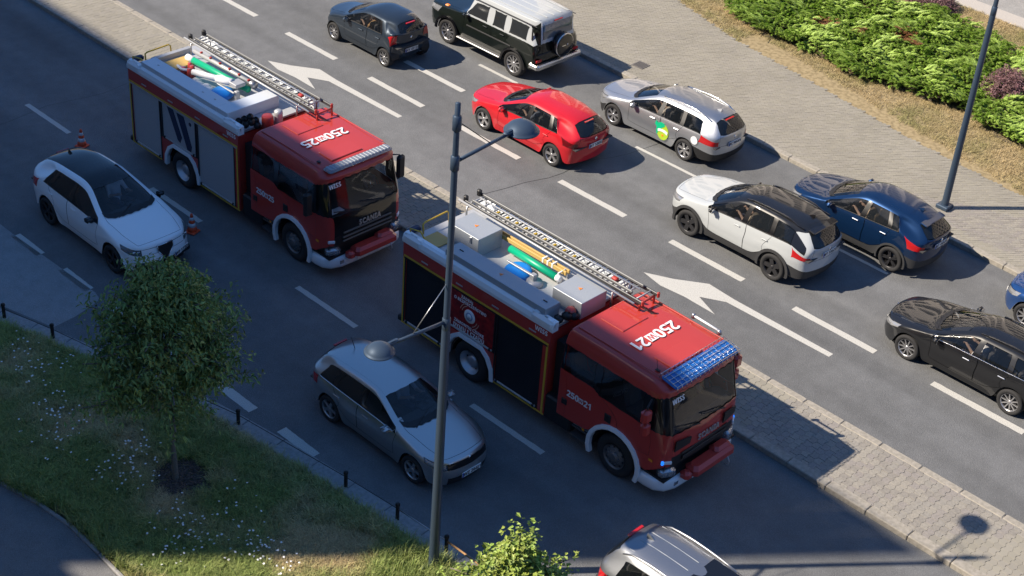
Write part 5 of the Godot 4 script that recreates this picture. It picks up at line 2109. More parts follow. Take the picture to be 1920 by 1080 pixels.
		for q in [[-2.62, 0.52, 0.1], [-2.55, 0.3, 0.09], [-2.72, 0.25, 0.07], [-2.45, 0.46, 0.08]]:
			part(o, "red_valve", MB.new(false).cyl(Vector3(q[0], 2.62, q[1]), Vector3(q[0], 2.92, q[1]), q[2], q[2] * 0.7, 10).done(), M.fire_red)
		part(o, "white_hose", MB.new(false).tube([Vector3(-3.0, 2.7, 0.3), Vector3(-2.9, 2.85, 0.5), Vector3(-2.6, 2.9, 0.6), Vector3(-2.4, 2.86, 0.4)], 0.035, 8).done(), M.white_paint)
		for k in 5:
			part(o, "folded_cloth", MB.new(false).smooth().cbox(Vector3(-2.2 + k * 0.2, 2.68, 0.42 + 0.06 * (k % 2)), Vector3(0.26, 0.12, 0.2), 0.05, Basis(Vector3.UP, 0.4 * k)).done(), M.white_paint)
		part(o, "tank_lid", MB.new(false).lathe([Vector2(0.0, 0.09), Vector2(0.12, 0.085), Vector2(0.24, 0.05), Vector2(0.3, 0.0), Vector2(0.3, -0.08)], 24, Transform3D(Basis(Vector3.RIGHT, 0.12), Vector3(-1.22, 2.72, 0.36))).done(), M.blue_lid)
		gear.call("lid_arm", Vector3(-1.15, 2.83, 0.28), Vector3(0.7, 0.035, 0.05), M.bar_alu)
		gear.call("lid_post", Vector3(-0.8, 2.74, 0.2), Vector3(0.1, 0.26, 0.1), M.bar_alu)
		gear.call("plank", Vector3(-3.3, 2.66, 0.2), Vector3(0.5, 0.06, 0.75), M.plank)
		gear.call("rear_grating", Vector3(-3.75, 2.72, 0.1), Vector3(0.14, 0.12, 1.2), M.bar_alu)
		part(o, "red_cap", MB.new(false).lathe([Vector2(0, 0.03), Vector2(0.13, 0.028), Vector2(0.15, 0.0), Vector2(0.15, -0.3)], 18, Transform3D(Basis(), Vector3(0.72, 2.86, 0.42))).done(), M.fire_red)
		part(o, "beacon_dome", MB.new(false).lathe([Vector2(0, 0.09), Vector2(0.07, 0.08), Vector2(0.105, 0.05), Vector2(0.11, -0.02), Vector2(0.11, -0.3)], 18, Transform3D(Basis(), Vector3(0.76, 2.88, 0.12))).done(), M.bar_alu)
		for k in 7:
			part(o, "black_pump", MB.new(false).smooth().cbox(Vector3(0.3 + 0.07 * k, 2.72 + 0.05 * (k % 3), 0.98 - 0.12 * (k % 4)), Vector3(0.16, 0.2, 0.16), 0.05, Basis(Vector3.UP, 0.5 * k)).done(), M.black)
	else:
		gear.call("roof_locker", Vector3(-1.08, 2.77, 0.93), Vector3(3.0, 0.32, 0.44), tr)
		gear.call("roof_locker", Vector3(-2.68, 2.84, 0.14), Vector3(0.92, 0.46, 0.74), tr)
		gear.call("roof_locker", Vector3(0.42, 2.81, 0.12), Vector3(0.82, 0.4, 0.78), tr)
		for q in [[-2.68, 3.075, 0.14], [-1.1, 2.935, 0.93], [0.42, 3.015, 0.12]]:
			part(o, "warning_label", MB.new().prism(V2([-0.05, -0.035, 0.05, -0.035, 0, 0.05]), 0.003, frame(Vector3(q[0], q[1], q[2]), Vector3(0, 0, -1), Vector3(-1, 0, 0))).done(), M.orange)
		for q in [[-3.0, 2.96, 0.515], [-2.45, 2.96, 0.515]]:
			gear.call("locker_catch", Vector3(q[0], q[1], q[2]), Vector3(0.06, 0.16, 0.03), M.steel)
		for q in [[-2.3, 0.93], [0.2, 0.93]]:
			gear.call("locker_catch", Vector3(q[0], 2.935, q[1]), Vector3(0.12, 0.02, 0.03), M.black)
		part(o, "tank_lid", MB.new(false).lathe([Vector2(0.0, 0.07), Vector2(0.2, 0.06), Vector2(0.29, 0.03), Vector2(0.31, 0.0), Vector2(0.31, -0.1)], 24, Transform3D(Basis(Vector3.RIGHT, 0.1), Vector3(-1.2, 2.71, 0.3))).done(), M.blue_lid)
		gear.call("lid_arm", Vector3(-1.14, 2.81, 0.3), Vector3(0.76, 0.035, 0.06), M.bar_alu)
		gear.call("lid_post", Vector3(-0.76, 2.72, 0.28), Vector3(0.12, 0.24, 0.12), M.bar_alu)
		part(o, "valve_base", MB.new(false).cyl(Vector3(-0.7, 2.6, 0.3), Vector3(-0.7, 2.7, 0.3), 0.2, 0.18, 16).done(), M.bar_alu)
		part(o, "hose_tube", MB.new(false).cyl(Vector3(-1.85, 2.78, -0.12), Vector3(-0.42, 2.78, -0.08), 0.085, 0.085, 14).done(), M.green_tube)
		part(o, "tube_cap", MB.new(false).cyl(Vector3(-0.44, 2.78, -0.08), Vector3(-0.3, 2.78, -0.076), 0.08, 0.07, 14).done(), M.white_paint)
		for z in [-0.27, -0.37]:
			gear.call("plank", Vector3(-1.62, 2.84, z), Vector3(2.6, 0.1, 0.045), M.plank)
		for k in 3:
			gear.call("plank_strap", Vector3(-1.0 + k * 0.14, 2.85, -0.32), Vector3(0.05, 0.12, 0.16), M.white_paint)
		for x in [-0.42, -0.1]:
			part(o, "white_bracket", MB.new(false).tube([Vector3(x, 2.6, -0.12), Vector3(x, 2.86, -0.12), Vector3(x, 2.88, -0.4), Vector3(x, 2.6, -0.42)], 0.02, 6).done(), M.white_paint)
		gear.call("yellow_gusset", Vector3(0.0, 2.68, 0.62), Vector3(0.22, 0.14, 0.03), M.tape)
		gear.call("deck_plate", Vector3(-3.3, 2.63, 0.72), Vector3(0.5, 0.03, 0.5), M.plank)
		for k in 5:
			part(o, "black_pump", MB.new(false).smooth().cbox(Vector3(0.62 + 0.07 * (k % 3), 2.72 + 0.04 * (k % 2), 0.95 - 0.16 * k), Vector3(0.2, 0.18, 0.16), 0.05, Basis(Vector3.UP, 0.5 * k)).done(), M.black)
		part(o, "red_cap", MB.new(false).lathe([Vector2(0, 0.08), Vector2(0.08, 0.06), Vector2(0.12, 0.0), Vector2(0.12, -0.2)], 14, Transform3D(Basis(), Vector3(0.64, 2.8, 0.62))).done(), M.fire_red)
	# yellow grab rail, rear lamp box and exhaust gap
	part(o, "grab_rail", MB.new(false).tube([Vector3(x0 + 0.1, 2.6, 0.75), Vector3(x0 + 0.08, 2.84, 0.75), Vector3(x0 + 0.06, 2.86, 0.68), Vector3(x0 + 0.05, 2.88, 0.0), Vector3(x0 + 0.06, 2.84, -0.05), Vector3(x0 + 0.08, 2.6, -0.05)], 0.02, 8).done(), M.tape)
	part(o, "grab_rail", MB.new(false).tube([Vector3(x0 + 0.1, 2.6, 1.15), Vector3(x0 + 0.05, 2.86, 1.1), Vector3(x0 + 0.3, 2.86, 1.02), Vector3(x0 + 0.5, 2.62, 1.0)], 0.02, 8).done(), M.tape)
	part(o, "rear_lamp_box", MB.new().cbox(Vector3(x0 - 0.03, 2.72, 0.92), Vector3(0.16, 0.12, 0.34), 0.03).done(), M.navy)
	part(o, "cab_gap", MB.new().box(Vector3(x1 + 0.16, 1.5, 0), Vector3(0.26, 1.6, 2.1)).done(), M.black)
	# ladder supports
	for x in [ladx + 0.12, 0.95]:
		part(o, "ladder_stand", MB.new(false).tube([Vector3(x, 2.6, -0.3), Vector3(x, 3.02, -0.3), Vector3(x, 3.02, -0.92), Vector3(x, 2.6, -0.92)], 0.025, 6).done(), M.steel)
	part(o, "ladder_rest", MB.new(false).tube([Vector3(1.62, 2.86, -0.4), Vector3(1.62, 3.04, -0.4), Vector3(1.62, 3.04, -0.86), Vector3(1.62, 2.86, -0.86)], 0.03, 6).done(), red)
	# ---- ladder: a thing of its own, lying on the stands
	var l := thing("extension_ladder", d.ladder, "ladder", Vector3(d.x, 3.05, d.z), 0.0, "ladders on the fire engines")
	var lx1: float = d.lad[1]
	for z in [-0.36, -0.86]:
		part(l, "rail", MB.new().cbox(Vector3((ladx + lx1) / 2, 0.05, z), Vector3(lx1 - ladx, 0.09, 0.045), 0.012).done(), M.ladder_dark)
	for z in [-0.43, -0.79]:
		part(l, "inner_rail", MB.new().cbox(Vector3((ladx + lx1) / 2 - 0.1, 0.12, z), Vector3(lx1 - ladx - 0.5, 0.07, 0.04), 0.012).done(), M.ladder_grey)
	var n := int((lx1 - ladx) / 0.29)
	for i in n:
		part(l, "rung", MB.new(false).cyl(Vector3(ladx + 0.15 + i * 0.29, 0.07, -0.36), Vector3(ladx + 0.15 + i * 0.29, 0.07, -0.86), 0.02, 0.02, 6).done(), M.bar_alu)
		if i > 1 and i < n - 3:
			part(l, "rung", MB.new(false).cyl(Vector3(ladx + 0.27 + i * 0.29, 0.0, -0.40), Vector3(ladx + 0.27 + i * 0.29, 0.0, -0.82), 0.02, 0.02, 6).done(), M.ladder_dark)
		if not one and i >= 2 and i < 11:
			part(l, "rung_pad", MB.new().cbox(Vector3(ladx + 0.2 + i * 0.29, 0.02, -0.60), Vector3(0.07, 0.05, 0.16), 0.015).done(), M.tape)
	part(l, "stay_pole", MB.new(false).cyl(Vector3(ladx - 0.12, 0.08, -0.27), Vector3(lx1 - 0.15, 0.02, -0.27), 0.026, 0.026, 8).done(), M.bar_alu)
	part(l, "stay_pole", MB.new(false).cyl(Vector3(ladx + 0.2, 0.14, -0.62), Vector3(lx1 - 0.3, 0.14, -0.62), 0.018, 0.018, 8).done(), M.bar_alu)
	for q in [[ladx - 0.02, -0.40], [ladx - 0.02, -0.82]]:
		part(l, "foot", MB.new().cbox(Vector3(q[0], 0.10, q[1]), Vector3(0.12, 0.18, 0.1), 0.03).done(), M.black)
	for q in [[lx1, -0.36], [lx1, -0.86]]:
		part(l, "end_hook", MB.new().cbox(Vector3(q[0], 0.06, q[1]), Vector3(0.06, 0.14, 0.07), 0.02).done(), M.fire_red)
	part(l, "pulley", MB.new().cbox(Vector3(0.75, 0.08, -0.6), Vector3(0.14, 0.08, 0.12), 0.02).done(), M.fire_red)
	return o

func roof_number_side(rd: Node3D, num: String, sd: int) -> void:
	roof_number(rd, num, M.truck_white, M.fire_red, frame(Vector3(1.68, 1.36, sd * 1.247), Vector3(sd, 0, 0), Vector3.UP), 0.15)

func flare(o: Node3D, line: Array, sd: int, z0: float, z1: float, w: float) -> void:
	var m := MB.new(false)
	var c := Vector2.ZERO
	for p in line:
		c += p
	c /= line.size()
	c.y -= 0.25
	var rings := []
	for i in line.size():
		var p: Vector2 = line[i]
		var a: Vector2 = line[maxi(i - 1, 0)]
		var b: Vector2 = line[mini(i + 1, line.size() - 1)]
		var t := (b - a).normalized()
		var n := Vector2(-t.y, t.x)
		if n.dot(p - c) < 0.0:
			n = -n
		var q := p + n * w
		rings.append([Vector3(p.x, p.y, sd * z0), Vector3(p.x, p.y, sd * z1), Vector3(p.x + n.x * 0.02, p.y + n.y * 0.02, sd * (z1 + 0.012)), Vector3(q.x, q.y, sd * (z1 - 0.0)), Vector3(q.x, q.y, sd * (z1 - 0.06))])
	m.flat()
	m.loft(rings, true)
	part(o, "wheel_flare", m.done(), M.truck_white)

func make_trucks() -> void:
	M.fire_red = paint(Color(0.42, 0.042, 0.032), 0.0, 0.5)
	M.truck_white = paint(Color(0.70, 0.72, 0.74), 0.0, 0.4)
	M.rail_white = paint(Color(0.74, 0.78, 0.80), 0.0, 0.35)
	M.truck_rim = mat(Color(0.45, 0.46, 0.48), 0.35, 0.6)
	M.truck_rim_dark = mat(Color(0.16, 0.16, 0.165), 0.45, 0.6)
	M.shutter_silver = mat(Color(0.40, 0.415, 0.43), 0.5, 0.25)
	M.shutter_dark = mat(Color(0.012, 0.013, 0.017), 0.45, 0.2)
	M.bar_alu = mat(Color(0.42, 0.43, 0.44), 0.5, 0.4)
	M.bar_clear = glass(0.6, Color(0.30, 0.32, 0.35))
	M.bar_lens = mat(Color(0.25, 0.27, 0.30), 0.2, 0.3)
	M.blue_lamp = paint(Color(0.014, 0.115, 0.40), 0.0, 0.2)
	M.strobe = mat(Color(0.05, 0.3, 0.9), 0.3)
	M.strobe.emission_enabled = true
	M.strobe.emission = Color(0.15, 0.55, 1.0)
	M.strobe.emission_energy_multiplier = 0.4
	M.orange_lamp = paint(Color(0.75, 0.25, 0.02), 0.0, 0.2)
	M.tape = mat(Color(0.55, 0.36, 0.035), 0.5)
	M.deck = mat(Color(0.45, 0.46, 0.47), 0.5, 0.3)
	M.locker_flat = mat(Color(0.58, 0.62, 0.66), 0.4, 0.15)
	M.green_tube = mat(Color(0.0, 0.33, 0.17), 0.4)
	M.blue_lid = mat(Color(0.01, 0.20, 0.62), 0.4)
	M.navy = mat(Color(0.01, 0.02, 0.06), 0.5)
	M.plank = mat(Color(0.50, 0.34, 0.11), 0.6)
	M.ladder_grey = mat(Color(0.15, 0.155, 0.16), 0.55, 0.3)
	M.ladder_dark = mat(Color(0.06, 0.062, 0.066), 0.5, 0.4)
	var pt := noise_tex(0.02, [[0.0, Color(0.10, 0.004, 0.006)], [0.5, Color(0.26, 0.008, 0.010)], [1.0, Color(0.40, 0.02, 0.015)]], 256, 5, 71)
	M.poster = world_mat(pt, 0.9, 0.4)
	truck({"one": true, "num": "25", "label": "fire engine with silver side shutters and clear roof light bar, farther back", "ladder": "extension ladder on the roof of the silver-shuttered fire engine", "x": -8.44, "z": 3.45, "rear": -4.06, "front": 0.60, "rear_axle": -1.82, "bays": [[-3.95, -2.74], [-2.62, -1.20], [-1.08, 0.40]], "lad": [-3.55, 1.62]})
	truck({"one": false, "num": "21", "label": "fire engine with dark side shutters and blue caged roof lights, in front", "ladder": "extension ladder with yellow rung pads on the front fire engine", "x": 2.09, "z": 3.55, "rear": -3.80, "front": 0.70, "rear_axle": -1.57, "bays": [[-3.70, -2.46], [-2.36, -0.90], [-0.80, 0.47]], "lad": [-3.55, 1.72]})

# ---------------------------------------------------------------- details that single cars have
func disc_on(o: Node3D, called: String, c: Vector3, r: float, sx: float, m: Material, sd: float, t := 0.006) -> Node3D:
	var poly := PackedVector2Array()
	for k in 22:
		var a := TAU * k / 22
		poly.append(Vector2(cos(a) * r * sx, sin(a) * r))
	return part(o, called, MB.new().prism(poly, t, frame(c, Vector3(sd, 0, 0), Vector3.UP)).done(), m)

func car_details() -> void:
	# silver estate: round door sticker with a ribbon, white round sticker behind the rear wheel
	var o: Node3D = cars.i30.node
	var sh: Shell = cars.i30.shell
	var z1 := -sh.side_at(-0.55, 0.62).z - 0.002
	var st := disc_on(o, "door_sticker", Vector3(-0.55, 0.56, z1), 0.24, 0.86, mat(Color(0.36, 0.52, 0.03), 0.5), -1.0, 0.008)
	var leaf := V2([-0.30, 0.16, -0.27, 0.28, -0.20, 0.22, -0.1, 0.28, 0.02, 0.27, 0.06, 0.2, -0.06, 0.10, -0.15, -0.02, -0.20, -0.14, -0.24, 0.0, -0.23, 0.08])
	part(st, "sticker_leaf", MB.new().prism(leaf, 0.004, frame(Vector3(-0.55, 0.56, z1 - 0.009), Vector3(-1, 0, 0), Vector3.UP)).done(), mat(Color(0.0, 0.42, 0.2), 0.5))
	part(st, "sticker_ribbon", MB.new().prism(V2([-0.17, -0.05, -0.1, -0.02, 0.0, -0.01, 0.1, -0.03, 0.17, -0.06, 0.18, 0.03, 0.1, 0.06, 0.0, 0.07, -0.1, 0.06, -0.18, 0.03]), 0.004, frame(Vector3(-0.55, 0.58, z1 - 0.014), Vector3(-1, 0, 0), Vector3.UP)).done(), M.white_paint)
	part(st, "sticker_mark", MB.new().prism(V2([-0.04, 0, 0.0, -0.05, 0.05, 0.0, 0.02, 0.02]), 0.004, frame(Vector3(-0.55, 0.47, z1 - 0.009), Vector3(-1, 0, 0), Vector3.UP)).done(), M.orange)
	var z2 := -sh.side_at(-1.66, 0.76).z - 0.004
	disc_on(o, "white_sticker", Vector3(-1.64, 0.76, z2 - 0.006), 0.12, 1.0, M.white_paint, -1.0)
	# boxy off-roader: spare wheel cover, bright bumper, lamps, running board, side strips
	o = cars.gwagon.node
	var chrome := mat(Color(0.55, 0.55, 0.54), 0.25, 0.9)
	var cov := Transform3D(Basis(Vector3.BACK, PI / 2), Vector3(-2.36, 1.14, 0.08))
	var sp := part(o, "spare_wheel", MB.new(false).lathe([Vector2(0.0, 0.20), Vector2(0.28, 0.20), Vector2(0.345, 0.19), Vector2(0.37, 0.16), Vector2(0.375, 0.0), Vector2(0.36, -0.04), Vector2(0.0, -0.05)], 28, cov).done(), M.gloss_black)
	part(sp, "cover_ring", MB.new(false).lathe([Vector2(0.352, 0.192), Vector2(0.374, 0.182), Vector2(0.38, 0.165), Vector2(0.368, 0.16)], 28, cov).done(), chrome)
	part(sp, "cover_mark", MB.new().box(Vector3(-2.565, 1.14, 0.02), Vector3(0.004, 0.03, 0.16)).done(), chrome)
	part(sp, "cover_mark", MB.new(false).cyl(Vector3(-2.562, 1.14, 0.18), Vector3(-2.567, 1.14, 0.18), 0.035, 0.035, 12).done(), chrome)
	part(o, "rear_bar", MB.new().cbox(Vector3(-2.40, 0.60, 0), Vector3(0.16, 0.17, 1.9), 0.04).done(), chrome)
	for sd in [1, -1]:
		part(o, "rear_bar_end", MB.new().cbox(Vector3(-2.26, 0.60, sd * 0.94), Vector3(0.36, 0.16, 0.07), 0.03).done(), chrome)
		part(o, "tail_lamp", MB.new().cbox(Vector3(-2.335, 0.77, sd * 0.80), Vector3(0.05, 0.09, 0.22), 0.015).done(), M.tail_red)
		part(o, "running_board", MB.new().cbox(Vector3(0, 0.44, sd * 0.98), Vector3(1.9, 0.05, 0.17), 0.02).done(), mat(Color(0.22, 0.22, 0.22), 0.4, 0.5))
		part(o, "side_strip", MB.new().cbox(Vector3(-0.35, 0.93, sd * 0.972), Vector3(1.9, 0.045, 0.016), 0.006).done(), M.cladding)
		part(o, "roof_gutter", MB.new().cbox(Vector3(-0.85, 1.83, sd * 0.835), Vector3(2.7, 0.025, 0.035), 0.008).done(), M.cladding)
		part(o, "wing_lamp", MB.new().cbox(Vector3(1.62, 1.17, sd * 0.8), Vector3(0.16, 0.07, 0.12), 0.02).done(), M.orange)
		part(o, "side_vent", MB.new().box(Vector3(-2.06, 1.52, sd * 0.86), Vector3(0.05, 0.44, 0.02)).done(), M.black)
	for k in 5:
		part(o, "roof_rib", MB.new().cbox(Vector3(-0.9, 1.972, -0.6 + 0.3 * k), Vector3(2.4, 0.018, 0.03), 0.006).done(), cars.gwagon.top)
	# white car with glass roof: shield grille, slim dark lamps, lower intakes
	o = cars.stelvio.node
	var nose: float = cars.stelvio.wb / 2.0 + cars.stelvio.fo
	var gr := part(o, "shield_grille", MB.new().prism(V2([-0.22, 0.17, 0.22, 0.17, 0.20, 0.02, 0.0, -0.24, -0.20, 0.02]), 0.03, frame(Vector3(nose - 0.035, 0.68, 0), Vector3(0, 0, -1), Vector3(-0.12, 1, 0))).done(), M.black)
	for q in [[-0.22, 0.17, 0.22, 0.17], [0.22, 0.17, 0.20, 0.02], [0.20, 0.02, 0.0, -0.24], [0.0, -0.24, -0.20, 0.02], [-0.20, 0.02, -0.22, 0.17]]:
		var f := frame(Vector3(nose - 0.006, 0.68, 0), Vector3(0, 0, -1), Vector3(-0.12, 1, 0))
		part(gr, "shield_rim", MB.new(false).tube([f * Vector3(q[0], q[1], 0), f * Vector3(q[2], q[3], 0)], 0.012, 6).done(), M.chrome)
	for sd in [1, -1]:
		for k in 3:
			part(o, "lamp_strip", MB.new().cbox(Vector3(nose - 0.16 - 0.045 * k, 0.745 + 0.006 * k, sd * (0.52 + 0.1 * k)), Vector3(0.03, 0.03, 0.085), 0.01).done(), M.white_paint)
		part(o, "side_intake", MB.new().cbox(Vector3(nose - 0.10, 0.42, sd * 0.55), Vector3(0.1, 0.14, 0.46), 0.04, Basis(Vector3.UP, -0.3 * sd)).done(), M.black)
	# grey-brown hatchback: bright grille edge, aerial, windscreen stickers
	o = cars.rapid.node
	nose = cars.rapid.wb / 2.0 + cars.rapid.fo
	var arc := []
	for k in 9:
		var z := lerpf(-0.5, 0.5, k / 8.0)
		arc.append(Vector3(nose - 0.085 - 0.22 * z * z, 0.745 - 0.02 * absf(z), z))
	part(o, "grille_trim", MB.new(false).tube(arc, 0.012, 6).done(), M.chrome)
	var low := []
	for p in arc:
		low.append(p + Vector3(0.03, -0.135, 0))
	part(o, "grille_trim", MB.new(false).tube(low, 0.01, 6).done(), M.chrome)
	var ra: Vector3 = cars.rapid.shell.top_at(-1.45, 0.0)
	part(o, "aerial", MB.new(false).tube([ra, ra + Vector3(-0.12, 0.22, 0)], 0.008, 5).done(), M.black)
	for k in 2:
		part(o, "screen_sticker", MB.new().box(Vector3(0.66 - 0.05 * k, 1.04 + 0.035 * k, 0.56), Vector3(0.05, 0.004, 0.1), Basis(Vector3.BACK, -0.55)).done(), M.white_paint)
	M.bar_groove = mat(Color(0.34, 0.36, 0.38), 0.5)
	# silver car at the bottom: sunroof and roof grooves
	o = cars.duster.node
	var ds: Shell = cars.duster.shell
	part(o, "sunroof", MB.new().cbox(ds.top_at(-0.15, 0.0) + Vector3(0, -0.002, 0), Vector3(0.72, 0.03, 0.92), 0.012).done(), M.gloss_black)
	for k in 4:
		var a := ds.top_at(-0.62, -0.45 + 0.3 * k)
		var b := ds.top_at(-1.72, -0.45 + 0.3 * k)
		part(o, "roof_groove", MB.new().tube([a + Vector3(0, -0.002, 0), a.lerp(b, 0.5) + Vector3(0, 0.012, 0), b + Vector3(0, -0.002, 0)], 0.009, 5).done(), M.bar_groove)
	var bl := ds.top_at(-1.93, 0.0)
	part(o, "rear_spoiler_lamp", MB.new().cbox(bl + Vector3(-0.04, 0.0, 0), Vector3(0.07, 0.03, 0.4), 0.01).done(), M.tail_red)

# black strip at the foot of the windscreen and seals along the belt line, following the body surface
func car_trims(o: Node3D, s: Dictionary, sh: Shell) -> void:
	var in_hood := {}
	var line := []
	var door := {}
	for i in sh.F.size():
		if sh.T[i] == HOOD:
			for a in sh.F[i]:
				in_hood[a] = true
		elif sh.T[i] == FDOOR or sh.T[i] == RDOOR or sh.T[i] == BODY:
			for a in sh.F[i]:
				door[a] = true
	var got := {}
	var belt := {1: [], -1: []}
	for i in sh.F.size():
		if sh.T[i] == SHIELD:
			for a in sh.F[i]:
				if in_hood.has(a) and not got.has(a):
					got[a] = true
					line.append(sh.V[a])
		elif sh.T[i] in [FWIN, RWIN, QWIN, PILLAR] and not s.get("framed", false):
			for a in sh.F[i]:
				if door.has(a) and not got.has(a) and sh.V[a].y < lerpf(s.bf, s.br, 0.6) + 0.09:
					got[a] = true
					belt[1 if sh.V[a].z > 0.0 else -1].append(sh.V[a])
	line.sort_custom(func(a, b): return a.z < b.z)
	if line.size() > 3:
		var up := (Vector3(s.head, s.H - 0.05, 0) - Vector3(s.xa + 0.15, s.cowl, 0)).normalized()
		var nrm := Vector3(-up.y, up.x, 0)
		if nrm.y < 0.0:
			nrm = -nrm
		var m := MB.new(false)
		var r0 := []
		var r1 := []
		var r2 := []
		for p in line:
			r0.append(p + Vector3(0.045, 0.004, 0))
			r1.append(p + Vector3(0.0, 0.014, 0))
			r2.append(p + up * 0.11 + nrm * 0.004)
		m.loft([r0, r1, r2], false)
		part(o, "cowl_strip", m.done(), M.black)
	for sd in [1, -1]:
		var b: Array = belt[sd]
		b.sort_custom(func(p, q): return p.x > q.x)
		if b.size() > 4:
			var pts := []
			for p in b:
				if pts.is_empty() or pts[pts.size() - 1].x - p.x > 0.04:
					pts.append(p + Vector3(0, 0, sd * 0.004))
			part(o, "window_seal", MB.new(false).tube(pts, 0.011, 5).done(), s.get("seal", M.black))

# ---------------------------------------------------------------- street furniture
func lamp_post(at: Vector3, label: String, arms: Array) -> Node3D:
	var steel := paint(Color(0.042, 0.065, 0.10), 0.2, 0.5)
	steel.clearcoat = 0.4
	var o := thing("street_lamp", label, "street lamp", at, 0.0, "blue-grey street lamps")
	part(o, "pole", MB.new(false).lathe([Vector2(0.10, 0), Vector2(0.098, 0.6), Vector2(0.086, 3.0), Vector2(0.076, 5.6), Vector2(0.06, 5.75), Vector2(0.054, 8.6), Vector2(0.048, 9.3), Vector2(0.046, 9.9), Vector2(0.0, 9.92)], 20).done(), steel)
	part(o, "base_plate", MB.new().cbox(Vector3(0, 0.06, 0), Vector3(0.36, 0.12, 0.36), 0.02).done(), steel)
	for h in [5.72, 8.84, 9.55]:
		part(o, "collar", MB.new(false).lathe([Vector2(0.05, -0.14), Vector2(0.074, -0.12), Vector2(0.074, 0.12), Vector2(0.05, 0.14)], 18, Transform3D(Basis(), Vector3(0, h, 0))).done(), steel)
	for q in arms:
		var h: float = q[0]
		var s: float = q[1]
		var tip := Vector3(0, h + 0.10, s * 1.18)
		part(o, "arm", MB.new(false).cyl(Vector3(0, h, s * 0.05), tip, 0.034, 0.03, 10).done(), steel)
		part(o, "tie_rod", MB.new(false).cyl(Vector3(0, q[2], s * 0.05), Vector3(0, h + 0.075, s * 0.78), 0.009, 0.009, 6).done(), M.black if s < 0 else M.steel)
		part(o, "joint", MB.new().cbox(tip + Vector3(0, 0.02, s * 0.06), Vector3(0.08, 0.08, 0.2), 0.02).done(), steel)
		var hk := 0.86 if s < 0.0 else 0.74
		var head := Transform3D(Basis().scaled(Vector3.ONE * hk), Vector3(0, h + 0.07, s * 1.5))
		var d := part(o, "lamp_head", MB.new(false).lathe([Vector2(0.0, 0.205), Vector2(0.08, 0.2), Vector2(0.17, 0.172), Vector2(0.25, 0.12), Vector2(0.305, 0.055), Vector2(0.322, 0.02), Vector2(0.348, 0.012), Vector2(0.352, -0.012), Vector2(0.32, -0.03)], 32, head).done(), steel)
		part(d, "diffuser", MB.new(false).lathe([Vector2(0.32, -0.03), Vector2(0.22, -0.08), Vector2(0.0, -0.10)], 28, head).done(), M.lamp_glass)
		part(d, "lamp_bracket", MB.new().cbox(head.origin + Vector3(0, 0.06, -s * 0.3), Vector3(0.09, 0.05, 0.22), 0.02).done(), steel)
	return o

func cone(at: Vector3, label: String) -> void:
	var o := thing("traffic_cone", label, "traffic cone", at, 0.3, "orange traffic cones")
	var org := mat(Color(0.72, 0.085, 0.03), 0.55)
	var wht := mat(Color(0.62, 0.63, 0.64), 0.5)
	part(o, "base", MB.new().cbox(Vector3(0, 0.025, 0), Vector3(0.30, 0.05, 0.30), 0.02).done(), org)
	var seg := [[0.05, 0.14, 0.17], [0.17, 0.112, 0.10], [0.27, 0.087, 0.08], [0.35, 0.067, 0.08], [0.43, 0.047, 0.09]]
	for i in 5:
		var y: float = seg[i][0]
		var r: float = 0.125 - (y - 0.05) * 0.21
		var y1: float = y + [0.12, 0.10, 0.08, 0.08, 0.09][i]
		var r1: float = 0.125 - (y1 - 0.05) * 0.21
		var k := MB.new(false)
		k.cyl(Vector3(0, y, 0), Vector3(0, y1, 0), r, r1, 18)
		part(o, "band" if i % 2 == 1 else "sleeve", k.done(), wht if i % 2 == 1 else org)

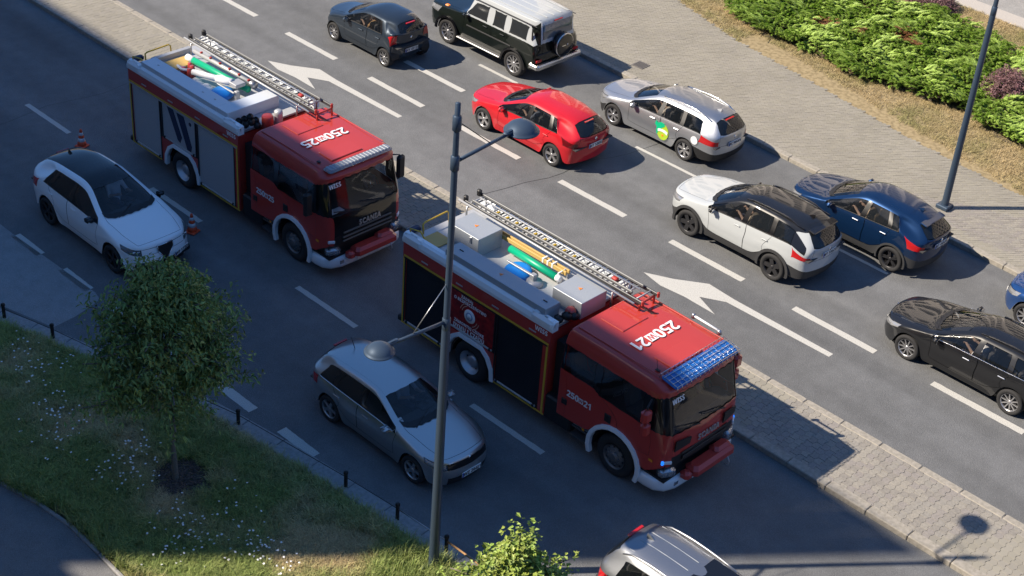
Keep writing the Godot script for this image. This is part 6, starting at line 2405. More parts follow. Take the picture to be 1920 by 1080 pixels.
func make_street_things() -> void:
	lamp_post(Vector3(4.45, 0.05, 9.48), "tall blue-grey street lamp with two domed heads standing in the grass", [[8.86, -1.0, 9.55], [5.78, 1.0, 6.55]])
	lamp_post(Vector3(3.36, 0.12, -10.30), "blue-grey street lamp standing on the far pavement at the right", [[8.86, 1.0, 9.55], [8.86, -1.0, 9.55]])
	cone(Vector3(-13.72, 0.0, 5.52), "orange and white traffic cone behind the white car with glass roof")
	cone(Vector3(-8.34, 0.0, 5.80), "orange and white traffic cone at the nose of the white car")
	var spots := [[-7.82, 11.28, "black kerb bollard at the left edge of the lawn"], [-6.46, 10.88, "black kerb bollard beside the pale parking bay, second from the left"], [-4.0, 10.3, "black kerb bollard behind the young tree"], [-1.39, 9.62, "black kerb bollard just right of the young tree's crown"], [1.57, 9.2, "black kerb bollard in front of the grey-brown hatchback"], [2.95, 9.05, "black kerb bollard just left of the tall street lamp"], [4.24, 8.95, "black kerb bollard just right of the tall street lamp"], [5.5, 8.92, "black kerb bollard behind the sunlit sapling"]]
	for q in spots:
		var b := thing("bollard", q[2], "bollard", Vector3(q[0], 0.08, q[1]), 0.0, "black bollards along the lawn kerb")
		part(b, "post", MB.new(false).lathe([Vector2(0.04, 0), Vector2(0.038, 0.40), Vector2(0.032, 0.425), Vector2(0.0, 0.43)], 12).done(), M.black)
		part(b, "cap", MB.new(false).lathe([Vector2(0.045, 0.36), Vector2(0.05, 0.375), Vector2(0.05, 0.395), Vector2(0.045, 0.41)], 12).done(), M.black)
	var rail := thing("low_rail", "thin low rail linking the black bollards along the lawn kerb", "rail", Vector3(0, 0.36, 0))
	for k in 5:
		part(rail, "bar", MB.new(false).cyl(Vector3(spots[k][0], 0, spots[k][1]), Vector3(spots[k + 1][0], 0, spots[k + 1][1]), 0.009, 0.009, 5).done(), M.black)
	part(rail, "bar", MB.new(false).cyl(Vector3(2.95, 0, 9.05), Vector3(4.24, 0, 8.95), 0.014, 0.014, 6).done(), M.steel)
	part(rail, "bar", MB.new(false).cyl(Vector3(4.24, 0, 8.95), Vector3(5.5, 0, 8.92), 0.022, 0.022, 6).done(), mat(Color(0.36, 0.2, 0.085), 0.7))
	# kerb-side drain grate near the silver estate
	var g := thing("drain_grate", "small square metal drain grate beside the far kerb", "grate", Vector3(-7.55, 0.125, -10.35), 0.04)
	part(g, "frame", MB.new().box(Vector3(0, 0.004, 0), Vector3(0.42, 0.012, 0.42)).done(), mat(Color(0.16, 0.15, 0.14), 0.7, 0.3))
	for k in 6:
		part(g, "bar", MB.new().box(Vector3(-0.15 + k * 0.06, 0.012, 0), Vector3(0.03, 0.01, 0.34)).done(), mat(Color(0.1, 0.095, 0.09), 0.7, 0.3))

# ---------------------------------------------------------------- people: one smooth body from tapered capsules, meshed as surface nets
var body_v := PackedVector3Array()
var body_n := PackedVector3Array()
var body_i := PackedInt32Array()
var body_k := PackedInt32Array()

func make_body() -> void:
	var B := []   # a, b, ra, rb, colour class (0 skin, 1 shirt, 2 trousers, 3 hair, 4 shoe)
	B.append([Vector3(0.0, 0.0, 0), Vector3(-0.06, 0.2, 0), 0.135, 0.12, 1])
	B.append([Vector3(-0.06, 0.2, 0.03), Vector3(-0.115, 0.40, 0.05), 0.12, 0.115, 1])
	B.append([Vector3(-0.06, 0.2, -0.03), Vector3(-0.115, 0.40, -0.05), 0.12, 0.115, 1])
	B.append([Vector3(-0.12, 0.45, 0), Vector3(-0.105, 0.58, 0), 0.06, 0.052, 0])
	B.append([Vector3(-0.075, 0.625, 0), Vector3(-0.085, 0.70, 0), 0.072, 0.086, 0])
	B.append([Vector3(0.0, 0.655, 0), Vector3(0.012, 0.645, 0), 0.014, 0.012, 0])
	B.append([Vector3(-0.115, 0.70, 0), Vector3(-0.09, 0.735, 0), 0.088, 0.08, 3])
	for s in [-1.0, 1.0]:
		B.append([Vector3(-0.115, 0.45, s * 0.10), Vector3(-0.11, 0.44, s * 0.19), 0.085, 0.068, 1])
		B.append([Vector3(-0.11, 0.44, s * 0.19), Vector3(0.10, 0.22, s * 0.26), 0.060, 0.046, 1])
		B.append([Vector3(0.10, 0.22, s * 0.26), Vector3(0.33, 0.33, s * 0.17), 0.044, 0.030, 0])
		B.append([Vector3(0.33, 0.33, s * 0.17), Vector3(0.40, 0.37, s * 0.16), 0.034, 0.030, 0])
		B.append([Vector3(-0.085, 0.66, s * 0.085), Vector3(-0.09, 0.69, s * 0.09), 0.018, 0.018, 0])
		B.append([Vector3(0.0, -0.01, s * 0.09), Vector3(0.42, 0.09, s * 0.15), 0.10, 0.066, 2])
		B.append([Vector3(0.42, 0.09, s * 0.15), Vector3(0.60, -0.27, s * 0.13), 0.064, 0.045, 2])
		B.append([Vector3(0.60, -0.29, s * 0.13), Vector3(0.76, -0.30, s * 0.14), 0.045, 0.035, 4])
	var c := 0.02
	var lo := Vector3(-0.28, -0.40, -0.40)
	var n := Vector3i(56, 64, 41)
	var val := PackedFloat32Array()
	val.resize(n.x * n.y * n.z)
	val.fill(1.0)
	for b in B:
		var r: float = maxf(b[2], b[3]) + 0.07
		var mn: Vector3 = (b[0].min(b[1]) - Vector3.ONE * r - lo) / c
		var mx: Vector3 = (b[0].max(b[1]) + Vector3.ONE * r - lo) / c
		var d: Vector3 = b[1] - b[0]
		var dd := d.length_squared()
		for x in range(maxi(0, int(mn.x)), mini(n.x, int(mx.x) + 1)):
			for y in range(maxi(0, int(mn.y)), mini(n.y, int(mx.y) + 1)):
				for z in range(maxi(0, int(mn.z)), mini(n.z, int(mx.z) + 1)):
					var p := lo + Vector3(x, y, z) * c
					var t := clampf((p - b[0]).dot(d) / dd, 0.0, 1.0)
					var v: float = p.distance_to(b[0] + d * t) - lerpf(b[2], b[3], t)
					var k := (x * n.y + y) * n.z + z
					var o := val[k]
					var h := maxf(0.03 - absf(o - v), 0.0) / 0.03
					val[k] = minf(o, v) - h * h * 0.03 * 0.25
	var idx := {}
	var off := [Vector3i(0, 0, 0), Vector3i(1, 0, 0), Vector3i(0, 1, 0), Vector3i(1, 1, 0), Vector3i(0, 0, 1), Vector3i(1, 0, 1), Vector3i(0, 1, 1), Vector3i(1, 1, 1)]
	var edges := [[0, 1], [2, 3], [4, 5], [6, 7], [0, 2], [1, 3], [4, 6], [5, 7], [0, 4], [1, 5], [2, 6], [3, 7]]
	for x in n.x - 1:
		for y in n.y - 1:
			for z in n.z - 1:
				var k0 := (x * n.y + y) * n.z + z
				if absf(val[k0]) > 0.045:
					continue
				var f := []
				var neg := 0
				for q in off:
					var v := val[((x + q.x) * n.y + y + q.y) * n.z + z + q.z]
					f.append(v)
					if v < 0.0:
						neg += 1
				if neg == 0 or neg == 8:
					continue
				var sum := Vector3.ZERO
				var cnt := 0
				for e in edges:
					var a: float = f[e[0]]
					var b: float = f[e[1]]
					if (a < 0.0) != (b < 0.0):
						sum += Vector3(off[e[0]]).lerp(Vector3(off[e[1]]), a / (a - b))
						cnt += 1
				idx[Vector3i(x, y, z)] = body_v.size()
				body_v.append(lo + (Vector3(x, y, z) + sum / cnt) * c)
	for key in idx:
		var p: Vector3i = key
		for ax in 3:
			var e := Vector3i.ZERO
			e[ax] = 1
			var u := Vector3i.ZERO
			u[(ax + 1) % 3] = 1
			var w := Vector3i.ZERO
			w[(ax + 2) % 3] = 1
			var va := val[(p.x * n.y + p.y) * n.z + p.z]
			var q := p + e
			if q.x >= n.x or q.y >= n.y or q.z >= n.z:
				continue
			var vb := val[(q.x * n.y + q.y) * n.z + q.z]
			if (va < 0.0) == (vb < 0.0):
				continue
			if not (idx.has(p - u) and idx.has(p - w) and idx.has(p - u - w)):
				continue
			var a: int = idx[p]
			var b: int = idx[p - u]
			var d: int = idx[p - u - w]
			var g: int = idx[p - w]
			var quad := [a, g, d, b] if va < 0.0 else [a, b, d, g]
			body_i.append_array(PackedInt32Array([quad[0], quad[1], quad[2], quad[0], quad[2], quad[3]]))
	# fingers curled round the wheel rim: five unequal chains rooted in each palm
	for s in [-1.0, 1.0]:
		for fi in 5:
			var root := Vector3(0.415, 0.385 - 0.004 * fi, s * (0.16 + 0.022 * (1.5 - fi)))
			var len: float = [0.030, 0.034, 0.032, 0.026, 0.028][fi]
			var pts := [root, root + Vector3(len, 0.004, 0), root + Vector3(len * 1.5, -0.02, 0), root + Vector3(len * 1.1, -0.045, 0)]
			if fi == 4:
				root = Vector3(0.385, 0.385, s * 0.135)
				pts = [root, root + Vector3(0.012, 0.014, -s * 0.02), root + Vector3(0.03, 0.016, -s * 0.03), root + Vector3(0.045, 0.01, -s * 0.03)]
			var base := body_v.size()
			for i in 4:
				for k in 5:
					var t := TAU * k / 5
					body_v.append(pts[i] + Vector3(0.3 * sin(t), cos(t), sin(t)) * (0.0095 - 0.001 * i))
			for i in 3:
				for k in 5:
					var k2 := (k + 1) % 5
					body_i.append_array(PackedInt32Array([base + i * 5 + k, base + i * 5 + k2, base + (i + 1) * 5 + k2, base + i * 5 + k, base + (i + 1) * 5 + k2, base + (i + 1) * 5 + k]))
	body_n.resize(body_v.size())
	for i in range(0, body_i.size(), 3):
		var nn := (body_v[body_i[i + 2]] - body_v[body_i[i]]).cross(body_v[body_i[i + 1]] - body_v[body_i[i]])
		for k in 3:
			body_n[body_i[i + k]] += nn
	for i in body_v.size():
		body_n[i] = body_n[i].normalized()
		var best := 1e9
		var kk := 0
		for b in B:
			var d: Vector3 = b[1] - b[0]
			var t := clampf((body_v[i] - b[0]).dot(d) / d.length_squared(), 0.0, 1.0)
			var v: float = body_v[i].distance_to(b[0] + d * t) - lerpf(b[2], b[3], t)
			if v < best:
				best = v
				kk = b[4]
		if i >= idx.size():
			kk = 0
		body_k.append(kk)

func person(at: Vector3, turn: float, shirt: Color, hair: Color, label: String, scale := 0.94) -> void:
	if body_v.is_empty():
		make_body()
	var o := thing("person", label, "person", at, turn, "people at the wheel")
	var cols := PackedColorArray()
	for k in body_k:
		cols.append([Color(0.36, 0.24, 0.18), shirt, Color(0.03, 0.035, 0.06), hair, Color(0.02, 0.02, 0.02)][k])
	var arr := []
	arr.resize(Mesh.ARRAY_MAX)
	arr[Mesh.ARRAY_VERTEX] = body_v
	arr[Mesh.ARRAY_NORMAL] = body_n
	arr[Mesh.ARRAY_COLOR] = cols
	arr[Mesh.ARRAY_INDEX] = body_i
	var m := ArrayMesh.new()
	m.add_surface_from_arrays(Mesh.PRIMITIVE_TRIANGLES, arr)
	if not M.has("people"):
		M.people = mat(Color(1, 1, 1), 0.75)
		M.people.vertex_color_use_as_albedo = true
	var b := part(o, "body", m, M.people, Transform3D(Basis().scaled(Vector3.ONE * scale), Vector3.ZERO))
	var f := MB.new(false)
	for s in [-1.0, 1.0]:
		f.cyl(Vector3(-0.004, 0.672, s * 0.03) * scale, Vector3(0.004, 0.672, s * 0.03) * scale, 0.011, 0.009, 8)
	f.cbox(Vector3(-0.006, 0.612, 0) * scale, Vector3(0.014, 0.01, 0.045), 0.003)
	part(b, "face_features", f.done(), mat(Color(0.06, 0.03, 0.025), 0.6))

func make_people() -> void:
	var list := [["stelvio", Color(0.62, 0.65, 0.70), "driver in a white shirt behind the wheel of the shaded white car"], ["rapid", Color(0.30, 0.32, 0.35), "driver in grey behind the wheel of the shaded grey-brown hatchback"], ["astra", Color(0.10, 0.12, 0.16), "driver in dark clothes in the red hatchback"], ["i30", Color(0.52, 0.47, 0.40), "driver in a pale top in the silver estate car"], ["rav", Color(0.40, 0.33, 0.24), "driver in a tan top in the white car with black roof"], ["hrv", Color(0.32, 0.25, 0.18), "driver in a brown top in the dark blue crossover"], ["corolla", Color(0.66, 0.66, 0.66), "driver in a white top in the black estate car"], ["peugeot", Color(0.42, 0.26, 0.12), "driver in an ochre top in the small blue-grey hatchback"]]
	for q in list:
		var s: Dictionary = cars[q[0]]
		var turn: float = s.get("turn", 0.0)
		var loc := Vector3(s.bp + 0.06, s.bf - 0.50 + 0.20, -0.36)
		var at: Vector3 = Vector3(s.x, 0, s.z) + Basis(Vector3.UP, turn) * loc
		person(at, turn, q[1], Color(0.03, 0.02, 0.015), q[2], clampf((s.H - 0.08 - loc.y) / 0.83, 0.8, 0.96))
	for q in [[-8.44, 3.45, "farther back"], [2.09, 3.55, "in front"]]:
		person(Vector3(q[0] + 2.8, 1.72, q[1] - 0.7), 0.0, Color(0.02, 0.025, 0.05), Color(0.03, 0.02, 0.015), "firefighter in navy at the wheel of the fire engine " + q[2], 0.96)

# ---------------------------------------------------------------- plants
func leaf_cluster(n: int, ln: float, wd: float, spread: float, droop: float, sd: int) -> ArrayMesh:
	var r := RandomNumberGenerator.new()
	r.seed = sd
	var m := MB.new(true)
	for i in n:
		var at := Vector3(r.randf_range(-1, 1), r.randf_range(-1, 1), r.randf_range(-1, 1)) * spread
		var a := r.randf() * TAU
		var d := Vector3(cos(a), -droop + r.randf_range(-0.6, 0.7), sin(a)).normalized()
		var s := d.cross(Vector3.UP).normalized()
		s = (s + Vector3(0, r.randf_range(-0.7, 0.7), 0)).normalized()
		var l := ln * r.randf_range(0.7, 1.2)
		var w := wd * r.randf_range(0.7, 1.2)
		var up := s.cross(d).normalized() * w * 0.35
		var b := at + d * l * 0.45
		var tip := at + d * l + Vector3(0, -l * 0.18, 0)
		m.tri(at, b + s * w + up, tip)
		m.tri(at, tip, b - s * w + up)
	return m.done()

func tree(called: String, label: String, at: Vector3, h: float, bottom: float, radius: Callable, trunk_r: float, nb: int, leaf: Array, col: Color, sd: int, group := "") -> void:
	var r := RandomNumberGenerator.new()
	r.seed = sd
	var o := thing(called, label, "tree", at, 0.0, group)
	var bark := world_mat(noise_tex(0.05, [[0.0, Color(0.10, 0.085, 0.07)], [1.0, Color(0.24, 0.21, 0.175)]], 256, 4, 80), 2.0, 0.95)
	var pts := []
	for k in 7:
		var t := k / 6.0
		pts.append(Vector2(trunk_r * (1.0 - 0.75 * t) * (1.35 if k == 0 else 1.0), h * 0.9 * t))
	part(o, "trunk", MB.new(false).lathe(pts, 10).done(), bark)
	var limbs := MB.new(false)
	var xf := []
	var cols := []
	for i in nb:
		var t := pow(r.randf(), 0.85)
		var y := lerpf(bottom - 0.1, h * 0.93, t)
		var a := i * 2.39996 + r.randf_range(-0.4, 0.4)
		var yt := y + r.randf_range(0.05, 0.55)
		var reach: float = radius.call(clampf((yt - bottom) / (h - bottom), 0.0, 1.0)) * r.randf_range(0.55, 1.12)
		reach *= 1.0 + 0.42 * cloud.get_noise_2d(a * 3.0 + sd, yt * 3.0)
		var p0 := Vector3(0, maxf(y - 0.35, bottom * 0.7), 0)
		var p2 := Vector3(cos(a) * reach, yt + r.randf_range(-0.2, 0.1), sin(a) * reach)
		var p1 := p0.lerp(p2, 0.5) + Vector3(0, 0.22, 0)
		var br := []
		for k in 6:
			var u := k / 5.0
			br.append(p0.lerp(p1, u).lerp(p1.lerp(p2, u), u))
		limbs.tube(br, 0.014, 4)
		var nl: int = leaf[0]
		for k in nl:
			var u := pow(r.randf_range(0.1, 1.0), 0.5)
			var p := p0.lerp(p1, u).lerp(p1.lerp(p2, u), u)
			p += Vector3(r.randfn(0, 1), r.randfn(0, 1) * 0.9 - 0.35, r.randfn(0, 1)) * leaf[1] * (0.5 + u * 0.6)
			var b := Basis(Vector3.UP, r.randf() * TAU) * Basis(Vector3.RIGHT, r.randf_range(-0.5, 0.5))
			xf.append(Transform3D(b.scaled(Vector3.ONE * r.randf_range(0.75, 1.2)), p))
			var v := r.randf_range(0.75, 1.3)
			var yel := r.randf() * 0.25
			cols.append(Color(col.r * v * (1.0 + yel), col.g * v, col.b * v))
	part(o, "limbs", limbs.done(), bark)
	var cl := leaf_cluster(leaf[2], leaf[3], leaf[4], leaf[5], leaf[6], sd + 1)
	scatter(o, "crown", cl, M.leaf, xf, cols)

func make_plants() -> void:
	M.leaf = mat(Color(1, 1, 1), 0.55)
	M.leaf.vertex_color_use_as_albedo = true
	M.leaf.backlight_enabled = true
	M.leaf.backlight = Color(0.22, 0.3, 0.06)
	tree("young_tree", "young leafy tree with slim pale trunk standing on the shaded lawn", Vector3(-0.82, 0.09, 11.6), 5.15, 1.95, func(t: float) -> float: return 1.42 * (1.0 - pow(absf(t - 0.31) / 0.73, 2.1)) + 0.10, 0.055, 105, [22, 0.13, 8, 0.125, 0.025, 0.10, 0.75], Color(0.155, 0.235, 0.06), 5)
	tree("sapling", "bright green sunlit sapling crown at the bottom edge", Vector3(6.7, 0.09, 9.7), 2.3, 0.5, func(t: float) -> float: return 1.15 * (1.0 - pow(t, 2.2)) + 0.12, 0.035, 60, [18, 0.12, 7, 0.12, 0.034, 0.10, 0.5], Color(0.20, 0.30, 0.055), 9)
	# spreading juniper
	var bed := V2([-8.6, -15.95, -7.9, -15.5, -6.62, -15.2, -5.7, -15.42, -4.5, -15.3, -3.75, -15.35, -3.1, -14.95, -2.0, -15.35, -0.9, -15.5, 0.0, -15.55, 0.8, -15.85, 1.4, -15.3, 2.4, -15.05, 3.6, -15.0, 5.5, -15.0, 5.5, -19.0, 2.5, -20.2, -0.5, -21.0, -1.5, -21.1, -2.8, -21.5, -3.6, -21.6, -4.8, -20.9, -7.1, -20.2, -9.3, -18.0])
	var fr := MB.new(true)
	var rr := RandomNumberGenerator.new()
	rr.seed = 77
	for k in 15:   # one feathery spray, pointing along +x and nodding
		var u := 0.06 + k / 15.0 * 0.94
		var p := Vector3(u * 0.34, 0.10 * sin(u * 2.2) - 0.05 * u * u, 0)
		for s in [-1.0, 1.0]:
			var l := 0.13 * (1.0 - u * 0.62) * rr.randf_range(0.7, 1.2)
			var d := Vector3(0.75, rr.randf_range(-0.1, 0.25), s * rr.randf_range(0.5, 0.9)).normalized()
			var w := d.cross(Vector3.UP).normalized() * 0.016
			fr.tri(p - w, p + w, p + d * l)
			fr.tri(p + d * l * 0.35 - w, p + d * l * 0.35 + w, p + d * l * 0.9 + Vector3(0.03, 0.025, -s * 0.04))
	var spray := fr.done()
	var hn := FastNoiseLite.new()
	hn.seed = 12
	hn.frequency = 0.55
	hn.fractal_octaves = 2
	var j := thing("spreading_juniper", "wide low mass of bright green juniper on the far verge", "shrub", Vector3(-2, 0.1, -17.8))
	var xf := []
	var cols := []
	var shade := MB.new(true)
	var n := 0
	while n < 15000:
		var x := rr.randf_range(-9.4, 5.5)
		var z := rr.randf_range(-21.6, -14.8)
		if not Geometry2D.is_point_in_polygon(Vector2(x, z), bed):
			continue
		if Vector2(x - 1.05, z + 17.65).length() < 0.7:
			continue
		n += 1
		# tiers: fans of sprays that overlap like shelves and leave dark gaps between
		var hgt := 0.34 + 0.20 * hn.get_noise_2d(x, z) + 0.14 * cloud.get_noise_2d(x * 3.0, z * 3.0)
		var y := maxf(0.05, hgt) * pow(rr.randf(), 0.35)
		var gap := cloud.get_noise_2d(x * 2.2 + 50.0, z * 3.0)
		if gap > 0.42 and y > 0.12:
			y *= 0.35
		var dirn := hn.get_noise_2d(x * 0.8 + 30.0, z * 0.8) * 3.0 + rr.randf_range(-0.9, 0.9) - 0.9
		var b := Basis(Vector3.UP, dirn) * Basis(Vector3.BACK, rr.randf_range(-0.05, 0.4)) * Basis(Vector3.RIGHT, rr.randf_range(-0.4, 0.4))
		xf.append(Transform3D(b.scaled(Vector3.ONE * rr.randf_range(0.65, 1.15)), Vector3(x + 2, y, z + 17.8)))
		var v := rr.randf_range(0.85, 1.15)
		var c := Color(0.31 * v, 0.44 * v, 0.085 * v)
		for q in [[-3.16, -18.5, 0.42], [-5.62, -17.1, 0.4], [-2.7, -18.2, 0.28], [-4.5, -17.5, 0.25]]:
			if Vector2(x - q[0], z - q[1]).length() < q[2] * rr.randf_range(0.7, 1.1):
				c = Color(0.34 * v, 0.17 * v, 0.075 * v)
		cols.append(c)
	scatter(j, "foliage", spray, M.leaf, xf, cols)
	part(j, "stems", MB.new().sheet(offset_poly(bed, Vector2(2, 17.8), 0.96), 0.02).done(), M.mulch)
	var twig := MB.new(false)
	for k in 60:
		var p := Vector3(rr.randf_range(-6, 5), 0.02, rr.randf_range(-2.2, 2.2))
		var a := rr.randf() * TAU
		twig.tube([p, p + Vector3(cos(a) * 0.4, 0.15, sin(a) * 0.4), p + Vector3(cos(a) * 0.9, 0.22, sin(a) * 0.9)], 0.015, 4)
	part(j, "branches", twig.done(), mat(Color(0.12, 0.08, 0.05), 0.95))
	# purple barberries
	barberry(Vector3(1.05, 0.1, -17.65), 0.92, 1.0, "round purple barberry shrub beside the juniper at the right", 31)
	barberry(Vector3(-4.4, 0.1, -21.9), 0.9, 0.65, "purple barberry shrub behind the juniper at the top", 32)
	barberry(Vector3(-6.2, 0.1, -21.1), 0.7, 0.55, "smaller purple barberry shrub at the top edge behind the juniper", 33)
	make_grass()

func offset_poly(p: PackedVector2Array, by: Vector2, k: float) -> PackedVector2Array:
	var c := Vector2.ZERO
	for q in p:
		c += q
	c /= p.size()
	var o := PackedVector2Array()
	for q in p:
		o.append(c + (q - c) * k + by)
	return o

func barberry(at: Vector3, r0: float, h: float, label: String, sd: int) -> void:
	var r := RandomNumberGenerator.new()
	r.seed = sd
	var o := thing("barberry_shrub", label, "shrub", at, 0.0, "purple barberry shrubs")
	var xf := []
	var cols := []
	for i in 1500:
		var d := Vector3(r.randfn(0, 1), absf(r.randfn(0, 1)), r.randfn(0, 1)).normalized()
		var k := pow(r.randf(), 0.3) * (1.0 + 0.22 * cloud.get_noise_3d(d.x * 5.0 + sd, d.y * 5.0, d.z * 5.0))
		var p := Vector3(d.x * r0, d.y * h, d.z * r0) * k
		xf.append(Transform3D(Basis(Vector3.UP, r.randf() * TAU) * Basis(Vector3.RIGHT, r.randf_range(-0.8, 0.8)), p))
		var v := r.randf_range(0.6, 1.4)
		cols.append(Color(0.20 * v, 0.095 * v, 0.115 * v).lerp(Color(0.17 * v, 0.13 * v, 0.08 * v), r.randf() * 0.4))
	scatter(o, "foliage", leaf_cluster(9, 0.055, 0.017, 0.06, -0.1, sd), M.leaf, xf, cols)
	var tw := MB.new(false)
	for k in 14:
		var a := TAU * k / 14
		tw.tube([Vector3.ZERO, Vector3(cos(a) * r0 * 0.4, h * 0.5, sin(a) * r0 * 0.4), Vector3(cos(a) * r0 * 0.75, h * 0.75, sin(a) * r0 * 0.75)], 0.01, 4)
	part(o, "twigs", tw.done(), mat(Color(0.08, 0.05, 0.04), 0.95))

func tuft(n: int, h: float, spread: float, lean: float, sd: int) -> ArrayMesh:
	var r := RandomNumberGenerator.new()
	r.seed = sd
	var m := MB.new(true)
	for i in n:
		var p := Vector3(r.randf_range(-1, 1), 0, r.randf_range(-1, 1)) * spread
		var a := r.randf() * TAU
		var d := Vector3(cos(a), 0, sin(a))
		var s := Vector3(-d.z, 0, d.x) * r.randf_range(0.003, 0.006)
		var l := h * r.randf_range(0.5, 1.2)
		var q := p + d * l * lean * 0.35 + Vector3(0, l * 0.6, 0)
		var t := p + d * l * lean * r.randf_range(0.7, 1.3) + Vector3(0, l * r.randf_range(0.7, 1.0), 0)
		m.quad(p - s, p + s, q + s * 0.8, q - s * 0.8)
		m.tri(q - s * 0.8, q + s * 0.8, t)
	return m.done()

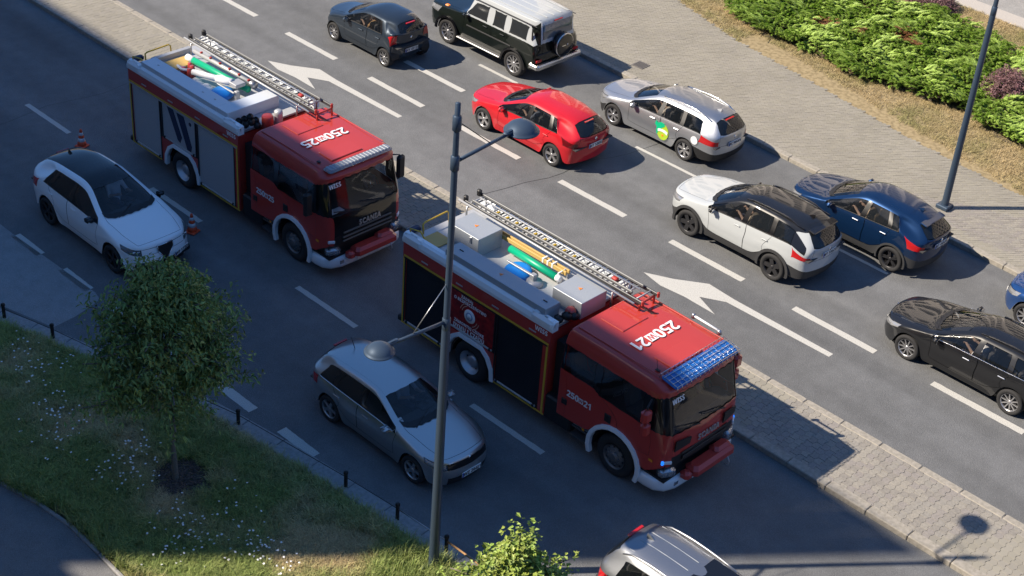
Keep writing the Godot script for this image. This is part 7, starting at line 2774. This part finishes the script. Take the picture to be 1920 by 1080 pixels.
func make_grass() -> void:
	var r := RandomNumberGenerator.new()
	r.seed = 99
	var n1 := FastNoiseLite.new()
	n1.seed = 8
	n1.frequency = 0.45
	n1.fractal_octaves = 3
	var tufts := [tuft(16, 0.15, 0.09, 0.8, 1), tuft(13, 0.19, 0.08, 0.9, 2), tuft(18, 0.10, 0.10, 1.1, 3)]
	var xf := [[], [], []]
	var cols := [[], [], []]
	var i := 0
	while i < 26000:
		var x := r.randf_range(-10.5, 9.0)
		var lo := near_z(x) + 0.54
		var z := r.randf_range(lo, 14.6)
		var edge := 13.85
		if x < -1.5:
			edge = 13.85 + (-1.5 - x) * 0.27
		if z > edge:
			i += 1
			continue
		var md := Vector2(x + 0.72, z - 11.5).length()
		if md < 0.55 * (1.0 + 0.3 * n1.get_noise_2d(x * 4, z * 4)):
			i += 1
			continue
		i += 1
		var dry := clampf(0.5 + 1.5 * n1.get_noise_2d(x * 0.8 + 7.0, z * 0.8) + 0.9 * exp(-pow(Vector2((x - 2.2) / 1.5, (z - 11.2) / 1.3).length(), 2.0)) - 0.75 * exp(-pow(Vector2((x - 4.9) / 1.4, (z - 9.9) / 1.2).length(), 2.0)) - 0.35, 0.0, 1.0)
		var k := 0
		var tall := exp(-pow(Vector2((x - 4.7) / 1.5, (z - 9.7) / 0.9).length(), 2.0)) + exp(-pow((z - edge) / 0.3, 2.0)) * 0.5
		if dry > 0.6:
			k = 2
		elif r.randf() < 0.35 + tall:
			k = 1
		var sc := r.randf_range(0.7, 1.25) * (1.0 + 1.1 * tall)
		if dry > 0.6:
			sc *= 0.9
		xf[k].append(Transform3D(Basis(Vector3.UP, r.randf() * TAU).scaled(Vector3(1, sc, 1) * (0.8 + 0.4 * r.randf())), Vector3(x, 0.088, z)))
		var v := r.randf_range(0.7, 1.35)
		var g := Color(0.17, 0.245, 0.05).lerp(Color(0.27, 0.30, 0.085), r.randf() * 0.6)
		var c := g.lerp(Color(0.50, 0.385, 0.20), clampf(dry + r.randf_range(-0.2, 0.2), 0.0, 1.0))
		cols[k].append(Color(c.r * v, c.g * v, c.b * v))
	var lawn := Node3D.new()
	lawn.name = "lawn_grass"
	add_child(lawn)
	lawn.set_meta("kind", "stuff")
	lawn.set_meta("label", "mown grass, green and dry, on the near lawn")
	lawn.set_meta("category", "grass")
	for k in 3:
		scatter(lawn, "grass_blades", tufts[k], M.blade, xf[k], cols[k])
	# daisies
	var fl := MB.new(true)
	for k in 6:
		var a := TAU * k / 6
		var b := TAU * (k + 1) / 6
		fl.tri(Vector3(0, 0.006, 0), Vector3(cos(a) * 0.024, 0, sin(a) * 0.024), Vector3(cos(b) * 0.024, 0, sin(b) * 0.024))
	var fx := []
	for c in [[-5.7, 11.85, 0.5, 26], [-5.4, 11.2, 0.35, 10], [-3.8, 12.4, 0.55, 28], [-4.6, 12.2, 0.5, 16], [-1.6, 12.25, 0.6, 46], [-1.9, 11.6, 0.4, 20], [0.3, 12.3, 0.5, 30], [1.4, 12.1, 0.6, 34], [1.9, 11.6, 0.35, 22], [0.9, 12.9, 0.5, 24], [-3.0, 12.8, 0.6, 18], [0.6, 11.3, 0.8, 14], [-6.6, 11.6, 0.4, 10], [2.6, 11.6, 0.4, 16]]:
		for k in c[3]:
			var p := Vector3(c[0] + r.randfn(0, 1) * c[2] * 0.6, 0.088 + r.randf_range(0.10, 0.2), c[1] + r.randfn(0, 1) * c[2] * 0.5)
			fx.append(Transform3D(Basis(Vector3.UP, r.randf() * TAU) * Basis(Vector3.RIGHT, r.randf_range(-0.5, 0.5)), p))
	var da := scatter(self, "daisies", fl.done(), mat(Color(0.75, 0.75, 0.72), 0.7), fx, [])
	da.set_meta("label", "small white daisies dotted over the near lawn")
	da.set_meta("category", "flowers")
	# mulch ring of bark chips
	var chip := MB.new().cbox(Vector3.ZERO, Vector3(0.06, 0.012, 0.025), 0.004).done()
	var cx := []
	var cc := []
	for k in 1500:
		var a := r.randf() * TAU
		var d := sqrt(r.randf()) * 0.62 * (1.0 + 0.25 * n1.get_noise_1d(a * 60.0))
		cx.append(Transform3D(Basis(Vector3.UP, r.randf() * TAU) * Basis(Vector3.RIGHT, r.randf_range(-0.5, 0.5)), Vector3(-0.74 + cos(a) * d, 0.10 + r.randf() * 0.03, 11.52 + sin(a) * d)))
		var v := r.randf_range(0.5, 1.4)
		cc.append(Color(0.085 * v, 0.065 * v, 0.055 * v))
	var mu := scatter(self, "bark_mulch", chip, M.paver_copy, cx, cc)
	mu.set_meta("label", "dark bark chips round the foot of the young tree")
	mu.set_meta("category", "mulch")
	# dry verge
	var vt := [tuft(16, 0.07, 0.11, 1.3, 11), tuft(14, 0.10, 0.10, 1.1, 12)]
	var vx := [[], []]
	var vc := [[], []]
	for k in 26000:
		var x := r.randf_range(-13.0, 6.0)
		var z := r.randf_range(-23.0, -12.4)
		var near := -12.75 - 0.22 * (4.47 - x) if x > -6.8 else -14.3 - 0.3 * (-6.8 - x)
		near = minf(near + 0.12 * n1.get_noise_1d(x * 6.0), far_edge(x) + 0.10 * n1.get_noise_1d(x * 9.0))
		if z > near:
			continue
		if z < -15.9 and x > -8.0 and z > -20.0:
			continue
		var g := clampf(0.28 + 0.9 * n1.get_noise_2d(x, z), 0.0, 0.8)
		var q := 1 if r.randf() < 0.25 else 0
		vx[q].append(Transform3D(Basis(Vector3.UP, r.randf() * TAU).scaled(Vector3.ONE * r.randf_range(0.7, 1.25)), Vector3(x, 0.099, z)))
		var v := r.randf_range(0.8, 1.25)
		var c := Color(0.40, 0.305, 0.155).lerp(Color(0.22, 0.215, 0.075), g)
		vc[q].append(Color(c.r * v, c.g * v, c.b * v))
	var ver := Node3D.new()
	ver.name = "verge_grass"
	add_child(ver)
	ver.set_meta("kind", "stuff")
	ver.set_meta("label", "short dry yellow grass between far pavement and juniper")
	ver.set_meta("category", "grass")
	for k in 2:
		scatter(ver, "grass_blades", vt[k], M.blade, vx[k], vc[k])

func far_edge(x: float) -> float:
	var e := [-14.0, -16.4, -10.4, -15.2, -6.78, -14.2, -2.67, -13.55, 0.55, -12.95, 4.47, -12.55, 12.0, -12.0]
	for i in range(0, e.size() - 2, 2):
		if x <= e[i + 2]:
			return lerpf(e[i + 1], e[i + 3], (x - e[i]) / (e[i + 2] - e[i]))
	return -12.0
